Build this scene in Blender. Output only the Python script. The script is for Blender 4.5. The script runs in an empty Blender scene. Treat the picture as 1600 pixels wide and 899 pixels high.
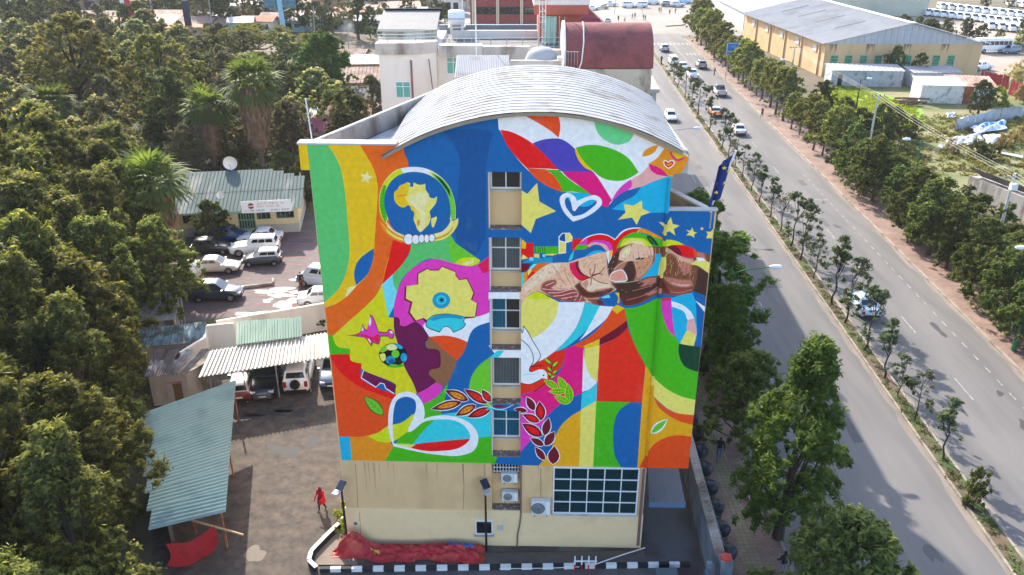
import bpy, bmesh, math, random
import numpy as np
from mathutils import Vector, Matrix, geometry
R = math.radians
scene = bpy.context.scene
COL = scene.collection
# ------------------------------------------------------------------ camera, sky, sun, exposure
FPX, TH, CH = 1300.0, R(25), 31.8          # focal length in photo pixels, downward tilt, flying height
cam = bpy.data.cameras.new('camera'); cam.sensor_width = 36; cam.lens = FPX / 1600 * 36
cam.clip_start = 0.5; cam.clip_end = 6000
cam_o = bpy.data.objects.new('camera', cam); COL.objects.link(cam_o)
cam_o.location = (0, 0, CH); cam_o.rotation_euler = (R(90) - TH, 0, 0)
scene.camera = cam_o
SUN_AZ, SUN_EL = R(-23), R(33)             # azimuth from +Y (away from the camera) towards +X
world = bpy.data.worlds.new("World"); scene.world = world; world.use_nodes = True
wn = world.node_tree.nodes
sky = wn.new('ShaderNodeTexSky'); sky.sky_type = 'NISHITA'; sky.sun_disc = False
sky.sun_elevation = SUN_EL; sky.sun_rotation = SUN_AZ; sky.altitude = 1200
sky.air_density = 1.0; sky.dust_density = 4.0; sky.ozone_density = 0.6
world.node_tree.links.new(sky.outputs[0], wn['Background'].inputs[0])
wn['Background'].inputs[1].default_value = 0.15
sun = bpy.data.lights.new('sun', 'SUN'); sun.energy = 2.9; sun.angle = R(0.6); sun.color = (1.0, 0.91, 0.77)
sun_o = bpy.data.objects.new('sun', sun); COL.objects.link(sun_o); sun_o.location = (-20, 60, 80)
_d = Vector((-math.sin(SUN_AZ) * math.cos(SUN_EL), -math.cos(SUN_AZ) * math.cos(SUN_EL), -math.sin(SUN_EL)))
sun_o.rotation_euler = _d.to_track_quat('-Z', 'Y').to_euler()
vs = scene.view_settings
vs.view_transform = 'Standard'; vs.look = 'None'; vs.gamma = 1.0; vs.exposure = 1.85
vs.use_curve_mapping = False
scene.cycles.max_bounces = 6; scene.cycles.diffuse_bounces = 3; scene.cycles.transparent_max_bounces = 6
scene.cycles.volume_bounces = 0
# ------------------------------------------------------------------ survey helpers (where a photo point stands in the world)
_c, _s = math.cos(TH), math.sin(TH)
def ray(px, py):
    x = (px - 800) / FPX; y = (449.5 - py) / FPX
    return Vector((x, _c + y * _s, -_s + y * _c))
def G(px, py, z=0.0):
    r = ray(px, py); t = (z - CH) / r.z
    return Vector((r.x * t, r.y * t, z))
def onY(px, py, Y):
    r = ray(px, py); t = Y / r.y
    return Vector((r.x * t, Y, CH + r.z * t))
def RX(xr, Y): return xr + 0.035 * Y          # the avenue runs slightly to the right of the view
# ------------------------------------------------------------------ object helpers
def lin(c):
    return tuple((v / 255 / 12.92) if v / 255 <= .04045 else ((v / 255 + .055) / 1.055) ** 2.4 for v in c)
def tag(o, label=None, cat=None, group=None, kind=None):
    if label: o['label'] = label
    if cat: o['category'] = cat
    if group: o['group'] = group
    if kind: o['kind'] = kind
    return o
def empty(name, loc=(0, 0, 0), rz=0.0, label=None, cat=None, group=None):
    o = bpy.data.objects.new(name, None); COL.objects.link(o)
    o.location = loc; o.rotation_euler = (0, 0, rz); o.empty_display_size = .2
    return tag(o, label, cat, group)
def link(name, me, parent=None):
    o = bpy.data.objects.new(name, me); COL.objects.link(o)
    if parent is not None: o.parent = parent
    return o
def tree_copy(root, name=None, loc=None, rz=None, sc=None):
    def cp(o, parent):
        c = o.copy(); COL.objects.link(c); c.parent = parent
        for k in kids.get(o.name, []): cp(k, c)
        return c
    kids = {}
    st = [root]
    while st:
        o = st.pop()
        ch = list(o.children); kids[o.name] = ch; st += ch
    c = cp(root, None)
    if loc is not None: c.location = loc
    if rz is not None: c.rotation_euler = (0, 0, rz)
    if sc is not None: c.scale = sc if hasattr(sc, '__len__') else (sc, sc, sc)
    return c
class MB:
    """collects simple shapes, builds ONE mesh object"""
    def __init__(s): s.v = []; s.f = []; s.m = []; s.sm = []
    def add(s, vs, fs, mi=0, smooth=False):
        b = len(s.v); s.v += [tuple(v) for v in vs]
        for f in fs: s.f.append(tuple(b + i for i in f)); s.m.append(mi); s.sm.append(smooth)
        return s
    def box(s, c, d, rz=0.0, mi=0, taper=1.0, M=None):
        x, y, z = d[0] / 2, d[1] / 2, d[2] / 2; t = taper
        P = [(-x, -y, -z), (x, -y, -z), (x, y, -z), (-x, y, -z), (-x * t, -y * t, z), (x * t, -y * t, z), (x * t, y * t, z), (-x * t, y * t, z)]
        cr, sr = math.cos(rz), math.sin(rz)
        if M is not None: P = [tuple(M @ Vector(p)) for p in P]
        P = [(c[0] + p[0] * cr - p[1] * sr, c[1] + p[0] * sr + p[1] * cr, c[2] + p[2]) for p in P]
        return s.add(P, [(3, 2, 1, 0), (4, 5, 6, 7), (0, 1, 5, 4), (1, 2, 6, 5), (2, 3, 7, 6), (3, 0, 4, 7)], mi)
    def bb(s, x0, x1, y0, y1, z0, z1, mi=0):
        return s.box(((x0 + x1) / 2, (y0 + y1) / 2, (z0 + z1) / 2), (x1 - x0, y1 - y0, z1 - z0), 0, mi)
    def prism(s, poly, z0, z1, mi=0):
        n = len(poly)
        a = sum(poly[i][0] * poly[(i + 1) % n][1] - poly[(i + 1) % n][0] * poly[i][1] for i in range(n))
        if a < 0: poly = poly[::-1]
        zf = (lambda p, k: (k if not callable(k) else k(p[0], p[1])))
        V = [(p[0], p[1], zf(p, z0)) for p in poly] + [(p[0], p[1], zf(p, z1)) for p in poly]
        F = [tuple(range(n - 1, -1, -1)), tuple(range(n, 2 * n))] + [(i, (i + 1) % n, n + (i + 1) % n, n + i) for i in range(n)]
        return s.add(V, F, mi)
    def quad(s, a, b, c, d, mi=0): return s.add([a, b, c, d], [(0, 1, 2, 3)], mi)
    def slab(s, a, b, c, d, t, mi=0):
        """a four-sided plate a b c d with thickness t below it"""
        a, b, c, d = map(Vector, (a, b, c, d)); n = (b - a).cross(d - a).normalized() * t
        return s.add([a - n, b - n, c - n, d - n, a, b, c, d], [(3, 2, 1, 0), (4, 5, 6, 7), (0, 1, 5, 4), (1, 2, 6, 5), (2, 3, 7, 6), (3, 0, 4, 7)], mi)
    def tube(s, pts, r, n=8, mi=0, cap=True, smooth=True):
        pts = [Vector(p) for p in pts]; k = len(pts)
        rr = r if hasattr(r, '__len__') else [r] * k
        b = len(s.v); up = None
        for i, p in enumerate(pts):
            t = (pts[min(i + 1, k - 1)] - pts[max(i - 1, 0)])
            t = t.normalized() if t.length > 1e-9 else Vector((0, 0, 1))
            if up is None: up = Vector((1, 0, 0)) if abs(t.x) < .9 else Vector((0, 1, 0))
            u = (up - t * up.dot(t)).normalized(); w = t.cross(u); up = u
            for j in range(n):
                a = 2 * math.pi * j / n
                s.v.append(tuple(p + u * (math.cos(a) * rr[i]) + w * (math.sin(a) * rr[i])))
        for i in range(k - 1):
            for j in range(n):
                s.f.append((b + i * n + j, b + i * n + (j + 1) % n, b + (i + 1) * n + (j + 1) % n, b + (i + 1) * n + j)); s.m.append(mi); s.sm.append(smooth)
        if cap:
            s.f.append(tuple(b + j for j in range(n - 1, -1, -1))); s.m.append(mi); s.sm.append(False)
            s.f.append(tuple(b + (k - 1) * n + j for j in range(n))); s.m.append(mi); s.sm.append(False)
        return s
    def lathe(s, prof, c=(0, 0, 0), n=16, mi=0, axis='z'):
        b = len(s.v); k = len(prof)
        for (r, h) in prof:
            for j in range(n):
                a = 2 * math.pi * j / n; x, y = r * math.cos(a), r * math.sin(a)
                q = (x, y, h) if axis == 'z' else ((h, x, y) if axis == 'x' else (x, h, y))
                s.v.append((c[0] + q[0], c[1] + q[1], c[2] + q[2]))
        for i in range(k - 1):
            for j in range(n):
                q = (b + i * n + j, b + i * n + (j + 1) % n, b + (i + 1) * n + (j + 1) % n, b + (i + 1) * n + j)
                s.f.append(q if axis != 'y' else q[::-1]); s.m.append(mi); s.sm.append(True)
        return s
    def mesh(s, mats, name='mesh', bevel=0, sharp=40):
        me = bpy.data.meshes.new(name); me.from_pydata(s.v, [], s.f)
        for m in (mats if isinstance(mats, (list, tuple)) else [mats]): me.materials.append(m)
        if any(s.m): me.polygons.foreach_set('material_index', s.m)
        if any(s.sm): me.polygons.foreach_set('use_smooth', s.sm); me.set_sharp_from_angle(angle=R(sharp))
        me.update()
        return me
    def build(s, name, mats, parent=None, bevel=0, sharp=40):
        o = link(name, s.mesh(mats, name, sharp=sharp), parent)
        if bevel:
            b = o.modifiers.new('bevel', 'BEVEL'); b.width = bevel; b.segments = 2; b.limit_method = 'ANGLE'
        return o
def corrugated(name, O, U, V, n, amp, mat, parent=None, prof='rib', thick=.0, sag=None):
    """ribbed metal sheet: ribs run along V and repeat n times along U"""
    O, U, V = Vector(O), Vector(U), Vector(V); N = U.cross(V).normalized()
    P = {'rib': [(0, 0), (.6, 0), (.68, 1), (.92, 1)], 'wave': [(0, 0), (.17, .25), (.33, .75), (.5, 1), (.67, .75), (.83, .25)], 'seam': [(0, 0), (.9, 0), (.92, 1), (.98, 1)]}[prof]
    us = [((i + a) / n, b) for i in range(n) for a, b in P] + [(1.0, 0)]
    m = MB(); rows = 2 if sag is None else 9
    for r in range(rows):
        t = r / (rows - 1)
        for u, h in us:
            m.v.append(tuple(O + U * u + V * t + N * (h * amp + (0 if sag is None else sag(t)))))
    k = len(us)
    for r in range(rows - 1):
        for i in range(k - 1):
            m.f.append((r * k + i, r * k + i + 1, (r + 1) * k + i + 1, (r + 1) * k + i)); m.m.append(0); m.sm.append(False)
    return m.build(name, mat, parent)
ORD = ['first', 'second', 'third', 'fourth', 'fifth', 'sixth', 'seventh', 'eighth', 'ninth', 'tenth', 'eleventh', 'twelfth', 'thirteenth', 'fourteenth', 'fifteenth', 'sixteenth', 'seventeenth', 'eighteenth', 'nineteenth', 'twentieth', 'twenty-first', 'twenty-second', 'twenty-third', 'twenty-fourth', 'twenty-fifth', 'twenty-sixth', 'twenty-seventh', 'twenty-eighth', 'twenty-ninth', 'thirtieth', 'thirty-first', 'thirty-second', 'thirty-third', 'thirty-fourth', 'thirty-fifth', 'thirty-sixth', 'thirty-seventh', 'thirty-eighth', 'thirty-ninth', 'fortieth']
# ------------------------------------------------------------------ materials
_MC = {}
def mat(name, col, rough=.8, var=.12, scale=1.5, col2=None, mix=.5, scale2=.25, bump=0.0, bscale=30, metal=0.0, stretch=(1, 1, 1), contrast=.15, spec=.4, fine=True):
    """procedural surface: base colour, fine noise variation, blotches of a second colour (stains, wear), small relief"""
    if name in _MC: return _MC[name]
    m = bpy.data.materials.new(name); m.use_nodes = True; nt = m.node_tree; N = nt.nodes; L = nt.links
    b = N['Principled BSDF']; b.inputs['Roughness'].default_value = rough; b.inputs['Metallic'].default_value = metal
    b.inputs['Specular IOR Level'].default_value = spec
    tc = N.new('ShaderNodeTexCoord'); mp = N.new('ShaderNodeMapping'); mp.inputs['Scale'].default_value = stretch
    gm = N.new('ShaderNodeNewGeometry')
    L.new(gm.outputs['Position'], mp.inputs['Vector'])
    n1 = N.new('ShaderNodeTexNoise'); n1.inputs['Scale'].default_value = scale; n1.inputs['Detail'].default_value = 6; n1.inputs['Roughness'].default_value = .65
    L.new(mp.outputs[0], n1.inputs['Vector'])
    mr = N.new('ShaderNodeMapRange'); mr.inputs[1].default_value = .25; mr.inputs[2].default_value = .75; mr.inputs[3].default_value = 1 - var; mr.inputs[4].default_value = 1 + var
    L.new(n1.outputs['Fac'], mr.inputs[0])
    c = col if max(col) <= 1 else lin(col)
    src = None
    if col2 is not None:
        c2 = col2 if max(col2) <= 1 else lin(col2)
        n2 = N.new('ShaderNodeTexNoise'); n2.inputs['Scale'].default_value = scale2; n2.inputs['Detail'].default_value = 8; n2.inputs['Roughness'].default_value = .6
        L.new(mp.outputs[0], n2.inputs['Vector'])
        rp = N.new('ShaderNodeMapRange'); rp.inputs[1].default_value = mix - contrast / 2; rp.inputs[2].default_value = mix + contrast / 2
        L.new(n2.outputs['Fac'], rp.inputs[0])
        mx = N.new('ShaderNodeMix'); mx.data_type = 'RGBA'; mx.inputs[6].default_value = (*c, 1); mx.inputs[7].default_value = (*c2, 1)
        L.new(rp.outputs[0], mx.inputs[0]); src = mx.outputs[2]
    hs = N.new('ShaderNodeMix'); hs.data_type = 'RGBA'; hs.blend_type = 'MULTIPLY'; hs.inputs[0].default_value = 1
    if src is None: hs.inputs[6].default_value = (*c, 1)
    else: L.new(src, hs.inputs[6])
    L.new(mr.outputs[0], hs.inputs[7]); L.new(hs.outputs[2], b.inputs['Base Color'])
    if bump:
        n3 = N.new('ShaderNodeTexNoise'); n3.inputs['Scale'].default_value = bscale; n3.inputs['Detail'].default_value = 4
        L.new(gm.outputs['Position'], n3.inputs['Vector'])
        bp = N.new('ShaderNodeBump'); bp.inputs['Strength'].default_value = bump; bp.inputs['Distance'].default_value = .05
        L.new(n3.outputs['Fac'], bp.inputs['Height']); L.new(bp.outputs[0], b.inputs['Normal'])
    _MC[name] = m
    return m
def glass(name='window_glass', col=(.02, .035, .04), rough=.08):
    if name in _MC: return _MC[name]
    m = mat(name, col, rough, var=.25, scale=.8, spec=.6); return m
# ================================================================== GROUND, ROADS, PAVEMENTS
earth = mat('trodden_earth', (98, 86, 72), .95, .25, .8, (72, 72, 48), .52, .06, bump=.3, bscale=4, contrast=.2)
asph = mat('worn_asphalt', (110, 107, 105), .88, .09, 4.0, (92, 90, 90), .52, .5, bump=.2, bscale=40, stretch=(1, .12, 1), contrast=.3)
paint_w = mat('road_paint', (146, 145, 142), .85, .25, 4, (110, 108, 106), .52, 2.5)
kerbm = mat('kerb_concrete', (146, 136, 124), .9, .15, 3, (112, 104, 94), .55, .6, bump=.3)
soil = mat('median_soil', (98, 82, 66), .95, .3, 2.5, (74, 86, 44), .52, .35, bump=.4, contrast=.1)
def paver(name, c1, c2, mortar, sx, sy, rot=0, off=.5):
    m_ = bpy.data.materials.new(name); m_.use_nodes = True; N = m_.node_tree.nodes; L = m_.node_tree.links; b = N['Principled BSDF']; b.inputs['Roughness'].default_value = .85
    g = N.new('ShaderNodeNewGeometry'); mp = N.new('ShaderNodeMapping'); mp.inputs['Rotation'].default_value = (0, 0, rot); L.new(g.outputs['Position'], mp.inputs[0])
    k = N.new('ShaderNodeTexBrick'); k.inputs['Scale'].default_value = 1; k.inputs['Brick Width'].default_value = sx; k.inputs['Row Height'].default_value = sy; k.inputs['Mortar Size'].default_value = .012; k.offset = off
    k.inputs['Color1'].default_value = (*lin(c1), 1); k.inputs['Color2'].default_value = (*lin(c2), 1); k.inputs['Mortar'].default_value = (*lin(mortar), 1); L.new(mp.outputs[0], k.inputs['Vector'])
    n = N.new('ShaderNodeTexNoise'); n.inputs['Scale'].default_value = .5; n.inputs['Detail'].default_value = 8; L.new(g.outputs['Position'], n.inputs['Vector'])
    r = N.new('ShaderNodeMapRange'); r.inputs[1].default_value = .3; r.inputs[2].default_value = .7; r.inputs[3].default_value = .7; r.inputs[4].default_value = 1.2; L.new(n.outputs[0], r.inputs[0])
    x = N.new('ShaderNodeMix'); x.data_type = 'RGBA'; x.blend_type = 'MULTIPLY'; x.inputs[0].default_value = 1; L.new(k.outputs['Color'], x.inputs[6]); L.new(r.outputs[0], x.inputs[7]); L.new(x.outputs[2], b.inputs['Base Color'])
    bp = N.new('ShaderNodeBump'); bp.inputs['Strength'].default_value = .3; bp.inputs['Distance'].default_value = .02; L.new(k.outputs['Fac'], bp.inputs['Height']); bp.invert = True; L.new(bp.outputs[0], b.inputs['Normal'])
    return m_
redpave = paver('red_brick_paving', (142, 116, 103), (128, 104, 94), (96, 82, 75), .4, .2, R(-2))
buffpave = paver('buff_tactile_paving', (140, 128, 104), (128, 117, 94), (88, 80, 68), .3, .3, R(-2), 0)
def struct(name, poly, z, mt, skirt=None):
    q = MB()
    if skirt is None: q.add([(p[0], p[1], z) for p in poly], [tuple(range(len(poly)))])
    else: q.prism([(p[0], p[1]) for p in poly], skirt, z)
    o = q.build(name, mt)
    if o.data.polygons[0].normal.z < 0 and skirt is None: o.data.flip_normals()
    o['kind'] = 'structure'; return o
struct('ground', [(-900, -200), (900, -200), (900, 1600), (-900, 1600)], 0, earth)
Y0, Y1 = 14, 232
def strip(name, xa, xb, z, mt, ya=Y0, yb=Y1, skirt=None): return struct(name, [(RX(xa, ya), ya), (RX(xb, ya), ya), (RX(xb, yb), yb), (RX(xa, yb), yb)], z, mt, skirt)
XL, XM0, XM1, XR = 13.5, 24.8, 26.0, 35.8
strip('road', XL, XM0, .008, asph, yb=225); strip('road', XM1, XR, .008, asph, yb=225)
strip('pavement', 9.9, XL - .15, .13, redpave, yb=180, skirt=-.1); strip('tactile_paving', 11.0, 11.95, .134, buffpave, ya=20, yb=120)
strip('pavement', XR + .2, 41.5, .13, redpave, ya=30, yb=215, skirt=-.1)
strip('median', XM0 + .16, XM1 - .16, .12, soil, ya=16, yb=205, skirt=-.1)
def kerb(x, ya, yb, w=.15, z=.15, n=None, step=2.4):
    root = link('kerb', None); root['kind'] = 'structure'
    q0 = MB().box((0, 0, 0), (w, step - .03, z + .1)).mesh(kerbm, 'kerb_stone'); y = ya
    i = 0
    while y < yb and i < 80:
        o = link('kerb_stone', q0, root); o.location = (RX(x, y + step / 2), y + step / 2, z / 2 - .05 + (.006 if i % 3 else 0)); o.rotation_euler = (0, 0, -.035); y += step; i += 1
    if y < yb:
        q = MB(); q.box((RX(x, (y + yb) / 2), (y + yb) / 2, z / 2 - .05), (w, yb - y, z + .1), -.035); q.build('kerb_edge', kerbm, root)
kerb(XM0 + .08, 18, 205, n=1); kerb(XM1 - .08, 18, 205); kerb(XR + .1, 44, 215, .2); kerb(XL - .08, 20, 150)
def mark(xr, y, w, l, z=.013):
    q = MB(); q.add([(RX(xr - w / 2, y), y, z), (RX(xr + w / 2, y), y, z), (RX(xr + w / 2, y + l), y + l, z), (RX(xr - w / 2, y + l), y + l, z)], [(0, 1, 2, 3)]); o = q.build('road_marking', paint_w); o['kind'] = 'structure'
for y in (43.5, 62, 80, 99, 118, 136): mark(19.3, y, .12, 3.2)
for y in (39.5, 49.5, 59.5, 70, 80, 91, 103, 115, 128, 141, 155): mark(30.6, y, .12, 3.0)
for i in range(32): mark(33.6, 44 + i * 1.85, .12, .9)
mark(32.9, 92.3, 1.6, .22)
for x in (28.7, 31.6): mark(x, 150, .14, 62)
for i in range(9): mark(27.2 + i * 1.0, 206.5, .5, 3.4)
for i in range(5): mark(33.0 + i * .9, 192, .5, 3.0)
# far square where the roads meet
plaza = mat('pale_dusty_asphalt', (140, 133, 124), .9, .1, .5, (122, 116, 108), .5, .05)  # pale asphalt, two close tones mixed by noise
struct('square', [(8, 222), (95, 222), (120, 330), (-80, 330), (-80, 262), (5, 255)], .004, plaza)
q = MB(); q.prism([(G(1040, 42).x, G(1040, 42).y), (G(1068, 40).x, G(1068, 40).y), (G(1075, 33).x, G(1075, 33).y), (G(1050, 33).x, G(1050, 33).y)], 0, .25); o = q.build('traffic_island', kerbm); o['kind'] = 'structure'
# courtyard and car park on the left
yardm = mat('stained_concrete_yard', (88, 78, 69), .9, .24, 3.0, (58, 54, 51), .5, 1.4, bump=.25, bscale=6, contrast=.3)
struct('yard', [(G(*p).x, G(*p).y) for p in ((235, 899), (250, 640), (370, 560), (520, 540), (600, 700), (620, 899))], .010, yardm)
parkm = paver('red_banded_car_park_paving', (92, 80, 80), (80, 70, 72), (84, 74, 76), .45, .25, R(4))
pk = struct('car_park', [(G(*p).x, G(*p).y) for p in ((250, 508), (520, 478), (560, 330), (330, 340), (230, 400))], .006, parkm)
bandm = mat('red_brick_band', (108, 62, 62), .85, .2, 3, (110, 84, 84), .5, 1.5)
for i, yy in enumerate(range(12)):
    y = 62.5 + i * 1.75; q = MB(); xa, xb = -30 + .22 * i, -15.0 - .25 * i
    q.add([(xa, y + .9, .010), (xb, y - .1, .010), (xb, y + .25, .010), (xa, y + 1.25, .010)], [(0, 1, 2, 3)]); o = q.build('paving_band', bandm); o['kind'] = 'structure'
wet = mat('wet_puddle', (90, 78, 70), .12, .1, .6, spec=.8)
def blob(name, c, rx, ry, z, mt, seed, n=28, irr=.3):
    rn = random.Random(seed); ph = [rn.random() * 6.28 for _ in range(5)]; P = []
    for i in range(n):
        a = 2 * math.pi * i / n; r = 1 + irr * sum(math.sin((k + 2) * a + ph[k]) / (k + 1.5) for k in range(5)) * .8
        P.append((c.x + rx * r * math.cos(a), c.y + ry * r * math.sin(a)))
    return struct(name, P, z, mt)
for i, (px, py, rx, ry) in enumerate(((428, 455, 1.9, .5), (396, 490, 1.2, .35), (450, 474, 1.1, .9), (470, 437, .7, .35), (440, 462, .9, .5), (462, 458, .6, .4), (418, 470, .5, .3))): blob('puddle', G(px, py), rx, ry, .014, wet, i, irr=.75)
blob('puddle', G(398, 866), .55, .6, .014, mat('pale_puddle', (118, 110, 101), .8, .05, spec=.1), 9)
tar = mat('fresh_tar_patch', (52, 52, 54), .8, .15)
for i, (px, py, rx, ry) in enumerate(((420, 646, 1.6, .3), (445, 640, .5, .5), (390, 652, .8, .35), (480, 612, .7, .2), (470, 645, .5, .4), (445, 705, .9, .7), (490, 690, .6, .5), (415, 630, .7, .15), (505, 665, .4, .2), (520, 620, .5, .15), (400, 622, .9, .12))): blob('tar_patch', G(px, py), rx, ry, .014, tar, 20 + i, irr=.6)
# strip of dark paving in front of the facade and the lane beside it
darkpave = mat('dark_front_paving', (92, 82, 78), .9, .2, 1.2, (70, 62, 60), .5, .4, bump=.2)
q = MB(); q.prism([(G(555, 868).x, G(555, 868).y), (G(1012, 868).x, G(1012, 868).y + .4), (7.1, 34.85), (-9.0, 35.4)], -.05, .05); o = q.build('front_paving', darkpave); o['kind'] = 'structure'
struct('service_lane', [(-10, 20), (9.6, 20), (9.6, 34.3), (-10, 34.3)], .009, mat('lane_tarmac', (96, 90, 88), .9, .12, 1.0, (78, 74, 74), .5, .3))
struct('side_alley', [(7.1, 26), (9.9, 26), (10.6, 60), (7.1, 60)], .014, mat('alley_concrete', (84, 86, 88), .9, .2, .8, (66, 58, 58), .5, .4))
# green plot across the road
grassm = mat('bright_grass', (112, 150, 36), .9, .25, 1.2, (128, 156, 52), .55, .3, bump=.5, bscale=8)
struct('lawn', [(G(*p).x, G(*p).y) for p in ((1272, 160), (1290, 130), (1330, 128), (1440, 170), (1450, 196), (1380, 215), (1290, 220))], .02, grassm)
scrub = mat('scrubby_plot', (128, 122, 86), .95, .25, .6, (96, 104, 56), .5, .15, bump=.5, bscale=5)
struct('waste_ground', [(G(*p).x, G(*p).y) for p in ((1275, 250), (1290, 120), (1700, 95), (1700, 330), (1500, 330))], .012, scrub)
struct('depot_yard', [(G(*p).x, G(*p).y) for p in ((1500, 120), (1430, 60), (1360, 20), (1750, 15), (1750, 120))], .016, mat('pale_depot_ground', (150, 140, 128), .9, .12, .4, (134, 122, 110), .5, .1))

# wear on the carriageways: dusty gutters, darker repair patches, oil drips
dust = mat('gutter_dust', (128, 119, 109), .95, .2, 2.0, (112, 106, 100), .5, .6, stretch=(1, .25, 1)); patchm = mat('repair_patch', (84, 83, 84), .85, .1); oilm = mat('oil_stain', (70, 68, 68), .5, .15)
rp_ = random.Random(4)
def ragged(xr, side, ya, yb, w):
    n = int((yb - ya) / 1.2); P = [(RX(xr, ya + (yb - ya) * i / n), ya + (yb - ya) * i / n) for i in range(n + 1)]; Q = [(RX(xr + side * w * rp_.uniform(.35, 1), p[1]), p[1]) for p in P]
    q = MB(); q.v = [(x, y, .0105) for x, y in P + Q]; q.f = [((i, i + 1, n + 2 + i, n + 1 + i) if side < 0 else (i, n + 1 + i, n + 2 + i, i + 1)) for i in range(n)]; q.m = [0] * n; q.sm = [False] * n; o = q.build('road_dust', dust); o['kind'] = 'structure'
ragged(XM0, -1, 18, 200, .5); ragged(XM1, 1, 18, 200, .35); ragged(XR, -1, 40, 210, .45); ragged(XL, 1, 20, 150, .4)
for i in range(16):
    y = rp_.uniform(36, 150); x = rp_.choice((rp_.uniform(15.5, 23.5), rp_.uniform(27, 34))); w, l = rp_.uniform(.5, 1.6), rp_.uniform(1.2, 5)
    struct('road_patch', [(RX(x, y), y), (RX(x + w, y), y + .1), (RX(x + w * .95, y + l), y + l), (RX(x, y + l), y + l - .15)], .0112 + i * .00005, patchm)
for i in range(26): y = rp_.uniform(34, 130); x = rp_.choice((17.6, 21.4, 29.2, 32.4)) + rp_.uniform(-.5, .5); blob('oil_stain', Vector((RX(x, y), y, 0)), rp_.uniform(.15, .4), rp_.uniform(.3, 1.2), .0118 + i * .00003, oilm, 60 + i, 14, .5)
# ================================================================== THE MURAL BUILDING
PHI = R(1.5)
BLD = empty('mural_building', (0, 35, 0), -PHI, 'tall beige block with a colourful painted mural facade and arched grey roof', 'building')
_cp, _sp = math.cos(PHI), math.sin(PHI)
def WL(px, py, off=0.0):
    r = ray(px, py)
    cx, cy = 35.0 * _sp, -35.0 * _cp
    dx, dy = r.x * _cp - r.y * _sp, r.x * _sp + r.y * _cp
    t = (off - cy) / dy
    return (cx + dx * t, CH + r.z * t)
def vprism(m, poly, y0, y1, mi=0):
    n = len(poly); a = sum(poly[i][0] * poly[(i + 1) % n][1] - poly[(i + 1) % n][0] * poly[i][1] for i in range(n))
    if a < 0: poly = poly[::-1]
    V = [(p[0], y0, p[1]) for p in poly] + [(p[0], y1, p[1]) for p in poly]
    F = [tuple(range(n)), tuple(range(2 * n - 1, n - 1, -1))] + [(i + n, (i + 1) % n + n, (i + 1) % n, i) for i in range(n)]
    return m.add(V, F, mi)
# ---- the painting: flat colour fields traced field by field (zoom frames give origin and scale in photo pixels)
ZF = {'S': (0, 0, 1), 'A': (460, 160, 3.747), 'B': (780, 160, 3.747), 'C': (480, 380, 3.747), 'D': (780, 380, 3.747), 'E': (500, 560, 3.747), 'F': (780, 560, 3.747),
      'H': (810, 350, 6.42), 'I': (960, 340, 6.42), 'U': (570, 250, 6.42), 'V': (810, 500, 6.425), 'L': (660, 590, 5.995), 'O': (530, 480, 6.424)}
PAL = dict(blue=(0, 100, 164), dblue=(0, 84, 144), sky=(60, 176, 216), cyan=(78, 202, 214), lcyan=(128, 218, 232), teal=(0, 150, 190), pgreen=(98, 190, 112), mint=(112, 208, 142),
           green=(78, 178, 38), lgreen=(112, 196, 62), lime=(214, 210, 66), ylime=(206, 218, 40), yel=(255, 192, 12), amber=(255, 172, 0), lyel=(255, 222, 124), cream=(250, 226, 170), white=(236, 238, 242),
           orange=(255, 112, 54), orange2=(255, 92, 22), ocorner=(240, 150, 20), red=(240, 18, 48), brick=(236, 66, 44), mag=(226, 0, 130), pink=(226, 82, 184), ltpink=(250, 176, 172), violet=(84, 76, 174),
           purple=(108, 0, 76), maroon=(112, 2, 44), dgreen=(0, 62, 40), brown=(142, 98, 72), black=(18, 16, 20), dpur=(72, 0, 40),
           skin=(234, 190, 160), skin2=(244, 212, 184), flesh=(206, 138, 122), dflesh=(150, 76, 68), dk=(94, 46, 36), arm=(122, 78, 54), arm2=(72, 46, 40), arm3=(218, 172, 144), arm4=(188, 124, 108), nail=(236, 160, 138), knuck=(238, 192, 166), knuck2=(206, 152, 120), crimson=(226, 0, 96))
def zpts(s):
    loops = []
    cur = []
    z = 'S'
    for t in s.split():
        if t == '|': loops.append(cur); cur = []
        elif t in ZF: z = t
        else:
            c = t.endswith('!'); x, y = t.rstrip('!').split(','); o = ZF[z]
            cur.append((o[0] + float(x) / o[2], o[1] + float(y) / o[2], c))
    loops.append(cur); return loops
def spline(P, closed=True, k=5):
    n = len(P); out = []
    rng = range(n if closed else n - 1)
    for i in rng:
        p0, p1, p2, p3 = P[(i - 1) % n], P[i], P[(i + 1) % n], P[(i + 2) % n]
        if not closed:
            if i == 0: p0 = p1
            if i == n - 2: p3 = p2
        if p1[2] and p2[2]: out.append(p1[:2]); continue
        if p1[2]: p0 = p1
        if p2[2]: p3 = p2
        for j in range(k):
            t = j / k; q = []
            for a in (0, 1):
                m1 = (p2[a] - p0[a]) / 2; m2 = (p3[a] - p1[a]) / 2
                q.append((2 * t ** 3 - 3 * t ** 2 + 1) * p1[a] + (t ** 3 - 2 * t ** 2 + t) * m1 + (-2 * t ** 3 + 3 * t ** 2) * p2[a] + (t ** 3 - t ** 2) * m2)
            out.append(tuple(q))
    if not closed: out.append(P[-1][:2])
    return out
LINES = set()
SHAPES = []                                   # (motif, colour, loops)
MOT = [None]
def m(col, s, k=4):
    SHAPES.append((MOT[0], PAL[col], [spline(l, True, k) for l in zpts(s)]))
def ring(col, s): m(col, s)
def ell(col, z, cx, cy, rx, ry, n=20):
    o = ZF[z]; SHAPES.append((MOT[0], PAL[col], [[(o[0] + (cx + rx * math.cos(2 * math.pi * i / n)) / o[2], o[1] + (cy + ry * math.sin(2 * math.pi * i / n)) / o[2]) for i in range(n)]]))
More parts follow.
